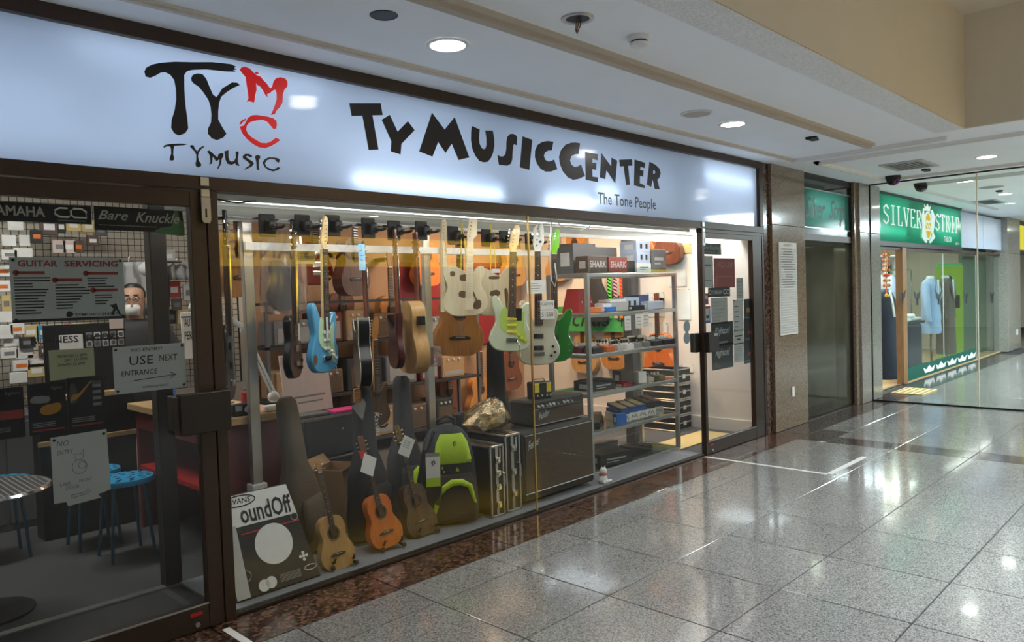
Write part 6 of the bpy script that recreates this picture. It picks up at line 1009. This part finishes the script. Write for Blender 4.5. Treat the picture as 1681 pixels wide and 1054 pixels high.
o, w, h = sheet('entrance_note', 'white handwritten USE NEXT ENTRANCE note with arrow on the left door', 'note', 1.10, 1.127, 1.405, 1.33, 'paper'); words(o, [('NO ENTRY!', .075, .178, .13, .014, .1), ('USE', .065, .12, .10, .038, .05), ('NEXT', .19, .128, .08, .027, .1), ('ENTRANCE', .03, .075, .15, .022, .1), ('ENTRANCE ONLY)', .115, .012, .11, .012, .1)], 'ink', 'handwriting', 'stuff'); MB().tube([(.08, -.0016, .052), (.26, -.0016, .062)], .0015, 4).tube([(.235, -.0016, .075), (.26, -.0016, .062), (.235, -.0016, .048)], .0015, 4).build('arrow', 'ink', o, kind='stuff'); pins(o, w, h)
o = thing('no_entry_note', 'white NO ENTRY sketch note with cut lower edge low on the left door', 'note', (.85, .0055, .69)); MB().prism([(0,.02),(.045,.018),(.05,.0),(.175,.008),(.165,.025),(.215,.035),(.21,.295),(0,.29)], -.0008, .0008).build('sheet', 'paper', o); words(o, [('NO', .02, .25, .045, .022, .2), ('ENTRY', .02, .215, .06, .018, .2), ('USE', .025, .085, .04, .014, .2), ('DOOR', .045, .068, .05, .014, .2), ('FRONT', .095, .09, .05, .012, .2)], 'ink_grey', 'handwriting', 'stuff')
MB().tube([(.1+.028*math.cos(k*.4488), -.0016, .155+.03*math.sin(k*.4488)) for k in range(14)], .001, 4, True).tube([(.11+.014*math.cos(k*.4488), -.0016, .16+.014*math.sin(k*.4488)) for k in range(14)], .001, 4, True).tube([(.09, -.0016, .185), (.08, -.0016, .21), (.105, -.0016, .205), (.12, -.0016, .225), (.115, -.0016, .19)], .001, 4).tube([(.065, -.0016, .042), (.12, -.0016, .046), (.12, -.0016, .058), (.14, -.0016, .046), (.12, -.0016, .034), (.12, -.0016, .036), (.065, -.0016, .03), (.065, -.0016, .042)], .001, 4).build('sketch', 'ink_grey', o, kind='stuff'); pins(o, .21, .29)
for x0, z0, x1, z1, lb, kind_ in ((.60, 1.0, .765, 1.20, 'black poster with red block, leftmost of three on the left door', 0), (.778, 1.0, .913, 1.206, 'black poster with amber guitar, middle of three on the left door', 1), (.918, 1.0, 1.06, 1.216, 'black poster with a guitarist, rightmost of three on the left door', 2)):
    o, w, h = sheet('music_poster', lb, 'poster', x0, z0, x1, z1, 'poster_black')
    if kind_ == 0: MB().box(w*.5, w*.97, -.0016, -.0008, h*.38, h*.55).build('red_block', 'poster_red', o)
    if kind_ == 1: MB().prism(smooth_poly([(.04,.09),(.06,.075),(.10,.08),(.118,.1),(.11,.12),(.08,.118),(.05,.112)], 3), -.0016, -.0008).build('guitar_picture', 'poster_amber', o); MB().prism(smooth_poly([(.01,.13),(.07,.125),(.075,.15),(.02,.155)], 2), -.0016, -.0008).build('picture', 'grey', o)
    if kind_ == 2:
        MB().prism(smooth_poly([(.01,.11),(.04,.12),(.035,.17),(.028,.19),(.015,.19),(.01,.16)], 2), -.0016, -.0008).build('guitarist_picture', 'grey_dark', o); MB().prism(smooth_poly([(.012,.12),(.03,.125),(.05,.14),(.09,.19),(.086,.194),(.045,.15),(.02,.145)], 2), -.0022, -.0014).build('guitar_picture', 'poster_amber', o)
        for k in range(4): MB().box(w*.68, w*.9, -.0016, -.0008, h*(.42+.12*k), h*(.48+.12*k)).build('pedal_picture', 'grey', o)
    if kind_: MB().box(w*.08, w*.92, -.0016, -.0008, h*.06, h*.09).build('red_line', 'poster_red', o)
    words(o, [('Righton', w*.62, h*.84, w*.3, h*.08, .3)], 'grey', 'brand_mark', 'stuff'); t = MB(); [t.box(w*.1, w*.7, -.0014, -.0008, h*(.14+.035*k), h*(.155+.035*k)) for k in range(3)]; t.build('caption_lines', 'grey', o, kind='stuff')
o = thing('hours_lettering', 'dark BUSINESS HOURS vinyl lettering on the left door glass', 'lettering', (.80, .0045, 1.362)); words(o, [('BUSINESS', 0, 0, .17, .028, 0, .02), ('HOURS', .20, 0, .13, .028, 0, .02)], 'ink')
# ---------------------------------------------------------------- posters on the right door
def psheet(name, label, cat, x0, y0, x1, y1, mt):
    a, b = at(1140+x0/4.39, 380+y0/4.39, Y=.006), at(1140+x1/4.39, 380+y1/4.39, Y=.006); return sheet(name, label, cat, a.x, b.z, b.x, a.z, mt, .006)
o, w, h = psheet('brand_strip', 'small black strip with pale script at the top of the right door', 'sticker', 44, 82, 192, 168, 'poster_black'); words(o, [('Bare', w*.05, h*.45, w*.33, h*.35, .4, .01), ('Knuckle', w*.42, h*.42, w*.48, h*.4, .4, .01)], 'letter_cream', 'lettering'); MB().box(w*.05, w*.7, -.0014, -.0008, h*.2, h*.24).build('underline', 'grey', o); MB().prism([(w*.78,.0),(w,0),(w,h*.5),(w*.92,h*.9),(w*.88,h*.4)], -.002, -.0014).build('figure_decal', 'decal_green', o)
o, w, h = psheet('notice', 'white notice with blue heading high on the right door', 'notice', 48, 175, 138, 402, 'paper'); MB().box(w*.12, w*.82, -.0014, -.0008, h*.67, h*.73).build('heading', 'blue', o); t = MB(); t.box(w*.15, w*.85, -.0014, -.0008, h*.22, h*.235); t.build('line', 'ink', o); pins(o, w, h)
o, w, h = psheet('red_poster', 'red poster with reversed letters in the middle of the right door', 'poster', 138, 192, 293, 402, 'poster_red'); mat('poster_pink', (.55,.18,.13), .5); t = MB(); print_text(t, 'RUGR', (w*.88, -.0016, h*.68), (-w*.76, 0, 0), (0, 0, h*.2), 0, .03); t.build('lettering', 'poster_pink', o); MB().box(w*.1, w*.9, -.0014, -.0008, h*.36, h*.385).box(w*.1, w*.13, -.0014, -.0008, h*.05, h*.36).build('outline', 'poster_pink', o, kind='stuff')
o, w, h = psheet('brand_strip', 'small black strip with block capitals under the red poster on the right door', 'sticker', 98, 405, 257, 467, 'poster_black'); words(o, [('YAMAHA', w*.17, h*.3, w*.45, h*.42, 0, .02)], 'letter_cream'); co_logo(o, w*.67, h*.32, w*.28, h*.4); MB().tube([(w*.08+h*.22*math.cos(k*.628), -.0016, h*.5+h*.22*math.sin(k*.628)) for k in range(10)], .004, 5, True).build('round_mark', 'letter_cream', o)
o, w, h = psheet('payment_sticker', 'red payment sticker left of the white notices on the right door', 'sticker', 58, 447, 100, 525, 'red'); MB().box(w*.15, w*.85, -.0014, -.0008, h*.5, h*.8).build('panel', 'white', o); MB().box(0, w, -.0014, -.0008, 0, h*.15).build('foot', 'blue', o)
o, w, h = psheet('payment_sticker', 'red and blue framed payment sticker above the door lock', 'sticker', 68, 540, 116, 658, 'blue'); MB().box(0, w, -.0012, -.0008, h*.85, h).build('top', 'red', o); MB().box(w*.15, w*.85, -.0016, -.0008, h*.15, h*.85).build('panel', 'white', o); MB().box(w*.3, w*.7, -.0019, -.0016, h*.28, h*.45).build('print', 'ink', o)
o, w, h = psheet('translucent_sheet', 'square translucent printed sheet on the right door', 'notice', 118, 480, 240, 660, 'paper_grey'); t = MB(); [t.box(w*.12, w*(.5+.1*(k % 4)), -.0014, -.0008, h*(.12+.14*k), h*(.14+.14*k)) for k in range(6)]; t.build('print', 'grey', o, kind='stuff')
o, w, h = psheet('grey_notice', 'narrow grey notice right of the red poster', 'notice', 301, 334, 353, 486, 'paper_grey'); t = MB(); [t.box(w*.12, w*.8, -.0014, -.0008, h*(.15+.16*k), h*(.17+.16*k)) for k in range(5)]; t.build('print', 'ink_grey', o, kind='stuff')
o, w, h = psheet('tall_notice', 'tall white notice with diagrams on the right door', 'notice', 278, 492, 353, 712, 'paper'); t = MB(); [t.box(w*.1, w*.5, -.0014, -.0008, h*(.12+.16*k), h*(.15+.16*k)) for k in range(5)]; t.build('print', 'ink_grey', o, kind='stuff'); pins(o, w, h)
o, w, h = psheet('hours_sheet', 'small white lettered notice below the tall notice', 'notice', 280, 716, 354, 806, 'paper'); MB().box(w*.14, w*.86, -.0014, -.0008, h*.54, h*.64).box(w*.34, w*.66, -.0014, -.0008, h*.30, h*.40).build('print', 'ink', o, kind='stuff')
o, w, h = psheet('text_sheet', 'white text sheet lowest beside the script posters', 'notice', 284, 810, 355, 936, 'paper'); t = MB(); [t.box(w*.1, w*(.6+.1*(k % 3)), -.0014, -.0008, h*(.15+.11*k), h*(.17+.11*k)) for k in range(7)]; t.build('print', 'ink_grey', o, kind='stuff')
for y0, y1, lb in ((660, 815, 'upper'), (816, 975, 'lower')):
    o, w, h = psheet('script_poster', lb+' dark poster with white script lettering on the right door', 'poster', 118 if y0 < 700 else 124, y0, 280, y1, 'poster_black'); words(o, [('Righton!', w*.16, h*.42, w*.68, h*.38, .35, .012)], 'paper'); MB().prism(smooth_poly([(w*.05,h*.12),(w*.3,h*.05),(w*.4,h*.14),(w*.15,h*.3)], 2), -.0016, -.0008).build('picture', 'brown', o) if y0 > 700 else MB().box(w*.35, w*.75, -.0014, -.0008, h*.12, h*.2).build('caption', 'grey', o)
for y0, y1, lb, m_ in ((488, 636, 'topmost', 'poster_amber'), (640, 790, 'middle', 'poster_red'), (795, 945, 'lowest', 'poster_red')):
    o, w, h = psheet('music_poster', lb+' of three narrow black posters at the right edge of the right door', 'poster', 355, y0, 410, y1, 'poster_black'); MB().prism(smooth_poly([(w*.3,h*.4),(w*.7,h*.35),(w*.85,h*.5),(w*.5,h*.62)], 3) if y0 < 500 else [(w*.55,h*.35),(w*.95,h*.35),(w*.95,h*.5),(w*.55,h*.5)], -.0016, -.0008).build('picture', m_, o); MB().box(w*.1, w*.8, -.0014, -.0008, h*.1, h*.14).build('caption', 'grey', o)
# ---------------------------------------------------------------- the tailor beyond the glass
ts = thing('tailor_sign', 'bright green backlit tailor sign with white letters and gold crest', 'sign', (10.68, .05, 2.04))
MB().add([(0,0,.02), (4.15,0,.02), (4.15,0,.66), (0,0,.66)], [(0,1,2,3)]).build('acrylic_panel', 'sign_green', ts); MB().box(0, 4.15, .16, .18, 0, .67).build('light_box', 'white', ts); MB().box(-.35, 4.16, -.02, .06, -.045, .02).build('lower_rail', 'bronze_dark', ts); MB().box(-.35, 4.16, -.02, .06, .66, .69).build('upper_rail', 'bronze_dark', ts)
for xa, xb, z, y in ((.1, 1.2, .17, .05), (2.7, 4.0, .25, .08), (1.4, 2.6, .3, .12), (.2, 1.3, .5, .13), (2.8, 4.0, .5, .1)): MB().cyl((xa, y, z), (xb, y, z), .012, n=8).build('fluorescent_tube', 'tube_glow', ts)
ST = {'S': [[(.9,.82),(.55,1),(.15,.85),(.2,.62),(.8,.42),(.88,.15),(.5,0),(.08,.16)]], 'I': [[(.5,0),(.5,1)],[(.25,0),(.75,0)],[(.25,1),(.75,1)]], 'L': [[(.25,1),(.25,0),(.9,0),(.9,.2)],[(.05,1),(.45,1)]], 'V': [[(.08,1),(.5,0),(.92,1)],[(0,1),(.25,1)],[(.75,1),(1,1)]], 'E': [[(.9,.85),(.9,1),(.22,1),(.22,0),(.92,0),(.92,.18)],[(.22,.52),(.7,.52)]], 'R': [[(.22,0),(.22,1),(.7,1),(.85,.8),(.7,.55),(.22,.52)],[(.5,.52),(.95,0)],[(.05,0),(.4,0)]], 'T': [[(.05,.85),(.05,1),(.95,1),(.95,.85)],[(.5,1),(.5,0)],[(.3,0),(.7,0)]], 'P': [[(.22,0),(.22,1),(.7,1),(.88,.78),(.7,.5),(.22,.48)],[(.05,0),(.42,0)]]}
def serif(par, s_, x, z, w, h, mt, y=-.006, r=.0095):
    for k, c in enumerate(s_):
        t = MB(); [t.tube([(x+w*k+u_*w*.82, y, z+v_*h) for u_, v_ in pl], r, 5) for pl in ST[c]]; t.build('letter', mt, par)
serif(ts, 'SILVER', .2, .26, .29, .26, 'letter_lit'); serif(ts, 'STRIP', 2.62, .26, .29, .26, 'letter_lit')
t = MB(); print_text(t, 'TAILOR', (3.1, -.004, .09), (.45, 0, 0), (0, 0, .09), 0, .01); print_text(t, '#B1-10', (3.8, -.004, .05), (.2, 0, 0), (0, 0, .05)); t.build('small_lettering', 'letter_lit', ts, kind='stuff')
def ell(cx, cz, rx, rz_, y, mt, nm): MB().prism([(cx+rx*math.cos(k*.2618), cz+rz_*math.sin(k*.2618)) for k in range(24)], y-.004, y).build(nm, mt, ts)
ell(2.22, .31, .16, .20, -.004, 'gold_lit', 'crest_oval'); MB().tube([(2.22+.17*math.cos(k*.2618), -.008, .31+.21*math.sin(k*.2618)) for k in range(24)], .014, 5, True).build('crest_ring', 'letter_lit', ts)
for s_ in (-1, 1): MB().tube([(2.22+s_*.1, -.006, .06), (2.22+s_*.26, -.006, .14), (2.22+s_*.23, -.006, .3), (2.22+s_*.26, -.006, .45), (2.22+s_*.2, -.006, .56)], [.02, .035, .03, .035, .02], 6).build('crest_supporter', 'letter_lit', ts)
MB().prism([(2.10,.54),(2.34,.54),(2.38,.63),(2.30,.59),(2.22,.65),(2.14,.59),(2.06,.63)], -.008, -.002).build('crest_crown', 'letter_lit', ts); t = MB(); [t.tube([(x+u_*.12, -.011, .23+v_*.16) for u_, v_ in ST['S'][0]], .010, 5) for x in (2.1, 2.22)]; t.build('crest_monogram', 'letter_lit', ts, kind='stuff')
wp = thing('blank_sign', 'blank white sign panels right of the green tailor sign', 'sign', (14.86, .05, 2.06)); mat('blank_panel', (.55,.60,.72), .35); MB().cbox(0, 1.5, -.008, .04, 0, .62, .004).build('panel', 'blank_panel', wp); MB().cbox(1.53, 2.98, -.008, .04, 0, .62, .004).build('panel', 'blank_panel', wp)
tf = sempty('window_4'); TY = .10
MB().cbox(11.69, 11.87, TY-.05, TY+.05, .012, 2.0, .004).build('door_post', 'door_wood', tf); MB().box(10.33, 17.85, TY-.03, TY+.03, 1.95, 2.0).build('head_rail', 'bronze', tf)
for x0, x1 in ((11.875, 13.9), (13.91, 16.04), (16.05, 17.84)): MB().box(x0, x1, TY-.004, TY+.004, .015, 1.95).build('pane', 'glass_far', tf)
for x in (13.905, 16.045): MB().box(x-.004, x+.004, TY-.006, TY+.006, .015, 1.95).build('glass_joint', 'grey_light', tf)
MB().box(10.33, 11.69, TY-.02, TY+.02, .0, .016).build('door_sill', 'alu', tf)
o = thing('glass_decal', 'dark green decal strip with white crowns along the foot of the tailor window', 'decal', (11.88, TY-.006, .02)); mat('decal_teal', (.005,.10,.07), .4); MB().box(0, 4.1, -.001, .001, 0, .20).build('strip', 'decal_teal', o)
for k in range(5): MB().prism([(.95+.65*k,.04),(1.4+.65*k,.04),(1.48+.65*k,.13),(1.32+.65*k,.09),(1.175+.65*k,.15),(1.03+.65*k,.09),(.87+.65*k,.13)], -.0025, -.001).build('crown', 'paper', o)
for px, lb in ((1482, 'on the wooden door post'), (1512, 'in front of the blue jacket'), (1547, 'in front of the brown jacket'), (1592, 'right of the yellow-green panel'), (1634, 'far right on the tailor glass')):
    p = at(px, 487, Y=TY-.06); o = thing('butterfly_decal', 'dark butterfly decal '+lb, 'decal', (p.x, TY-(.052 if px < 1490 else .006), p.z)); MB().prism([(-.17,.1),(-.05,.05),(-.02,-.02),(0,-.06),(.02,-.02),(.05,.05),(.17,.1),(.13,0),(.06,-.05),(.05,-.13),(-.05,-.13),(-.06,-.05),(-.13,0)], -.001, .0005).build('wings', 'ink', o); MB().cyl((0, -.002, -.1), (0, -.002, .05), .006, n=6).build('body', 'ink', o)
# garland
p = at(1455, 440, Y=.34); o = thing('lucky_garland', 'red and gold festive garland hanging at the tailor entrance', 'garland', (p.x, .34, 2.02)); mat('coral', (.62,.10,.03), .5)
for k in range(7):
    for a in range(5): MB().ball((.030*math.cos(a*1.257+k), .030*math.sin(a*1.257+k), -.12-.075*k), .028, 8, 5).build('ball', 'coral' if (a+k) % 3 else 'gold_paper', o, True)
MB().cyl((0, 0, .58), (0, 0, -.72), .006, n=6).build('cord', 'orange', o); MB().ball((0, 0, -.72), .03, 8, 6).build('bead', 'yellow', o)
# garments and furniture
mat('navy', (.012,.016,.035), .8); mat('suit_blue', (.32,.44,.66), .8); mat('suit_brown', (.11,.085,.065), .85); mat('shirt_blue', (.55,.65,.8), .8)
def mannequin(x, y, label, mt, shirt, z0=.55, stand_=True, rz=0):
    o = thing('dressed_mannequin', label, 'mannequin', (x, y, .013), rz=rz)
    puff([(z0, 0, 0, .23, .15), (z0+.06, 0, 0, .24, .16), (1.05, 0, 0, .20, .13), (1.25, 0, 0, .23, .14), (1.40, 0, 0, .25, .13), (1.47, 0, 0, .21, .11), (1.52, 0, 0, .08, .07)], 20, 2.3).build('jacket', mt, o, True)
    for s_ in (-1, 1): MB().tube([(s_*.23, 0, 1.43), (s_*.29, 0, 1.3), (s_*.31, -.02, 1.05), (s_*.29, -.05, .78)], [.06, .07, .06, .05], 10).build('sleeve', mt, o, True); MB().add([(s_*.01,-.145,1.08),(s_*.085,-.135,1.44),(s_*.16,-.125,1.36),(s_*.12,-.15,1.22)], [(0,1,2,3)]).build('lapel', mt, o)
    MB().add([(0,-.148,1.12),(-.07,-.125,1.5),(.07,-.125,1.5)], [(0,2,1)]).build('shirt_front', shirt, o); MB().lathe([(.065, 1.49), (.06, 1.56), (.05, 1.57)], n=14).build('collar', shirt, o, True)
    MB().cyl((0, 0, .03), (0, 0, z0+.05), .02, n=10).build('pole', 'chrome', o); MB().lathe([(.16, 0), (.16, .015), (.03, .03)], n=20).build('base', 'black', o, True)
mannequin(14.75, .52, 'mannequin in pale blue suit jacket inside the tailor window', 'suit_blue', 'white'); mannequin(15.62, .50, 'mannequin in dark brown suit behind the pale blue jacket', 'suit_brown', 'shirt_blue', .12)
o = thing('navy_coat', 'navy coat draped on a stand inside the tailor entrance', 'coat', (12.35, .52, .013)); puff([(0, 0, 0, .28, .22), (.3, 0, 0, .26, .2), (.9, 0, 0, .22, .16), (1.2, 0, 0, .24, .15), (1.32, 0, 0, .18, .1), (1.38, 0, 0, .06, .05)], 18, 2.3).build('coat', 'navy', o, True); MB().tube([(-.06, -.16, .95), (-.1, -.15, 1.15), (-.06, -.1, 1.36)], .02, 8).build('white_lapel', 'white', o)
o = thing('counter_table', 'tailor table draped in navy cloth with folded pale packages', 'table', (13.25, .62, .013)); MB().cbox(-.28, .45, -.25, .3, 0, .78, .02).build('drape', 'navy', o); MB().cbox(-.2, .75, -.22, .25, .78, .82, .006).build('top', 'charcoal', o)
for k, (x, z, w, m_) in enumerate(((-.05, .823, .22, 'paper'), (.1, .885, .26, 'white'), (.45, .823, .25, 'grey_light'))): tag(MB().cbox(-w, w, -.16, .14, 0, .06, .02).build('folded_package', m_, loc=(13.25+x, .60, z+.013)), ['cream folded package lowest on the tailor table', 'white plastic-wrapped package topmost on the tailor table', 'grey folded package at the right of the tailor table'][k], 'package')
o = thing('white_shelf', 'white open shelf unit with small goods at the back of the tailor shop', 'shelf', (14.0, 1.35, .013)); 
for x in (0, .55, 1.1, 1.65): MB().box(x, x+.04, 0, .35, 0, 2.0).build('upright', 'white', o)
for z in (.4, .8, 1.2, 1.6, 1.96): MB().box(0, 1.69, 0, .35, z, z+.03).build('board', 'white', o)
random.seed(4)
for k in range(9): x = [.15, .33, .45, .70, .88, .98, 1.25, 1.43, 1.53][k]; zz = [.83, 1.23, 1.63][k % 3]; tag(MB().cbox(-.06, .06, -.08, .08, 0, .2+.05*(k % 2), .004).build('stock_box', ['green', 'brown', 'red_dark', 'orange', 'gold_paper', 'grey', 'blue', 'cardboard', 'pedal_teal'][k], loc=(14.02+x, 1.5, zz+.014)), ['green', 'brown', 'dark red', 'orange', 'tan', 'grey', 'blue', 'cardboard', 'teal'][k]+' stock box standing on the white tailor shelf', 'box')
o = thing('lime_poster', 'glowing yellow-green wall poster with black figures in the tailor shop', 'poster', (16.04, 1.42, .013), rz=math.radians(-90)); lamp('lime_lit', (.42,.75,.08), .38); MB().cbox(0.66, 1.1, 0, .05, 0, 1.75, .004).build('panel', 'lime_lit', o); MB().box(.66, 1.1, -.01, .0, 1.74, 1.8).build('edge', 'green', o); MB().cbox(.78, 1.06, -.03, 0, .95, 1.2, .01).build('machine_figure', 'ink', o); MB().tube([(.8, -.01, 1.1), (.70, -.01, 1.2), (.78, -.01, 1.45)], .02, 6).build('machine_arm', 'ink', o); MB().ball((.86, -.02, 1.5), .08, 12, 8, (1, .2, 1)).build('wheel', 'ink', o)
mat('dark_green_wall', (.07,.12,.08), .5, var=.3, scale=14); struct(MB().box(16.12, 17.95, .34, .40, .012, 2.6).build('wall_tailor_green', 'dark_green_wall')); struct(MB().box(10.3, 18, .2, 3.3, 2.6, 2.66).build('ceiling_tailor', 'white_wall'))
for x, lb in ((11.6, 'left'), (12.6, 'middle'), (13.6, 'right')):
    o = thing('ceiling_spot', lb+' white ceiling lamp glowing inside the tailor shop', 'light', (x, .9, 2.6)); MB().lathe([(.09, 0), (.09, -.05), (.08, -.05)], n=18, cap=False).build('housing', 'white', o); MB().lathe([(.08, -.045), (.001, -.05)], n=18).build('lamp', 'white_glow', o)
for k, (x, m_) in enumerate(((13.0, 'grey'), (13.45, 'white'), (13.9, 'grey_light'), (14.4, 'shirt_blue'))):
    o = thing('hanging_garment', ['grey', 'white', 'pale grey', 'pale blue'][k]+' garment hanging on the rail at the tailor shop', 'garment', (x, 1.05, 1.15)); puff([(-.35, 0, 0, .2, .05), (.2, 0, 0, .2, .06), (.4, 0, 0, .18, .05), (.47, 0, 0, .05, .03)], 14, 2.3).build('garment', m_, o, True); MB().tube([(0, 0, .47), (0, 0, .52), (.02, 0, .55)], .005, 5).build('hook', 'chrome', o)
o = thing('garment_rail', 'chrome garment rail along the tailor shop', 'rail', (11.8, 1.05, 0)); MB().cyl((0, 0, 1.71), (3.7, 0, 1.71), .012, n=8).build('bar', 'chrome', o); MB().cyl((0, 0, 1.71), (0, 0, .013), .012, n=8).build('upright', 'chrome', o); MB().cyl((3.7, 0, 1.71), (3.7, 0, .013), .012, n=8).build('upright', 'chrome', o)
o = thing('door_mat', 'beige striped door mat on the floor at the tailor entrance', 'mat', (11.05, -.26, .0005)); MB().cbox(-.32, .33, -.2, .2, 0, .012, .003).build('mat', 'gold_paper', o)
for k in range(5): MB().box(-.3, .31, -.16+.08*k-.01, -.16+.08*k+.01, .012, .0128).build('stripe', 'brown', o)
# far shop with the yellow sign
o = thing('far_sign', 'yellow backlit sign on the last shop front', 'sign', (19.12, .0, 2.0)); MB().cbox(0, 6, -.01, .06, 0, .73, .01).build('frame', 'black', o); MB().box(.15, 5.9, -.016, -.01, .1, .63).build('panel', 'yellow_soft' if 'yellow_soft' in MT else lamp('yellow_soft', (.95,.78,.05), .55), o)
o = thing('far_goods', 'rack with red and yellow goods inside the last shop', 'rack', (21.5, 1.2, .0)); MB().cbox(-2.2, 2.5, .3, .35, 0, 1.9, .01).build('back', 'dark_wall', o); random.seed(9)
for k in range(26): x, z = -2+.34*(k % 13)+random.uniform(-.03, .03), .15+.85*(k//13); MB().cbox(x, x+.28, -.1, .28, z, z+random.uniform(.4, .7), .02).build('item', ['red', 'yellow', 'coral', 'orange', 'blush', 'yellow', 'red'][k % 7], o)
o = thing('added_light_panel', 'bright ceiling light strip at the far end of the corridor', 'light', (20.5, -1.0, 2.73)); MB().box(-2.0, 2.0, -.15, .15, -.02, 0).build('diffuser', 'white_glow', o); MB().box(-2.03, 2.03, -.18, -.15, -.03, 0).box(-2.03, 2.03, .15, .18, -.03, 0).build('frame', 'white', o, kind='stuff')  # glowing strip added to make the far stretch of ceiling brighter
# shelves seen dimly in the small window
o = thing('window_shelf', 'pale shelving behind the smoky small window', 'shelf', (8.15, .55, .0))
for x in (.12, .75, 1.3): MB().box(x, x+.03, 0, .35, 0, 1.95).build('upright', 'paper', o)
for z in (.3, .75, 1.15, 1.55, 1.9): MB().box(.1, 1.33, 0, .35, z, z+.03).build('board', 'paper', o)
for k, (x, z, w, h, m_) in enumerate(((.35, .78, .1, .28, 'charcoal'), (.55, .78, .09, .22, 'grey'), (1.0, .78, .1, .2, 'grey_light'), (.4, 1.18, .12, .25, 'grey_dark'), (.9, 1.18, .1, .2, 'grey'), (.35, .33, .1, .25, 'grey'), (1.0, .33, .12, .3, 'grey_light'), (.55, 1.58, .12, .22, 'charcoal'))):
    tag(puff([(0, 0, 0, w*.8, .09), (h*.1, 0, 0, w, .1), (h*.6, 0, 0, w*.8, .08), (h*.85, 0, 0, w*.4, .05), (h, 0, 0, w*.35, .05)], 14, 2.2).build('display_vase', m_, None, True, loc=(8.15+x, .74, z+.031)), ['charcoal jar on the second board of the small window shelf', 'grey jar beside the charcoal one in the small window', 'pale jar at the right of the second board in the small window', 'dark grey jar on the third board of the small window', 'grey jar at the right of the third board in the small window', 'grey jar on the lowest board of the small window', 'large pale jar on the lowest board of the small window', 'charcoal jar on the fourth board of the small window'][k], 'jar')
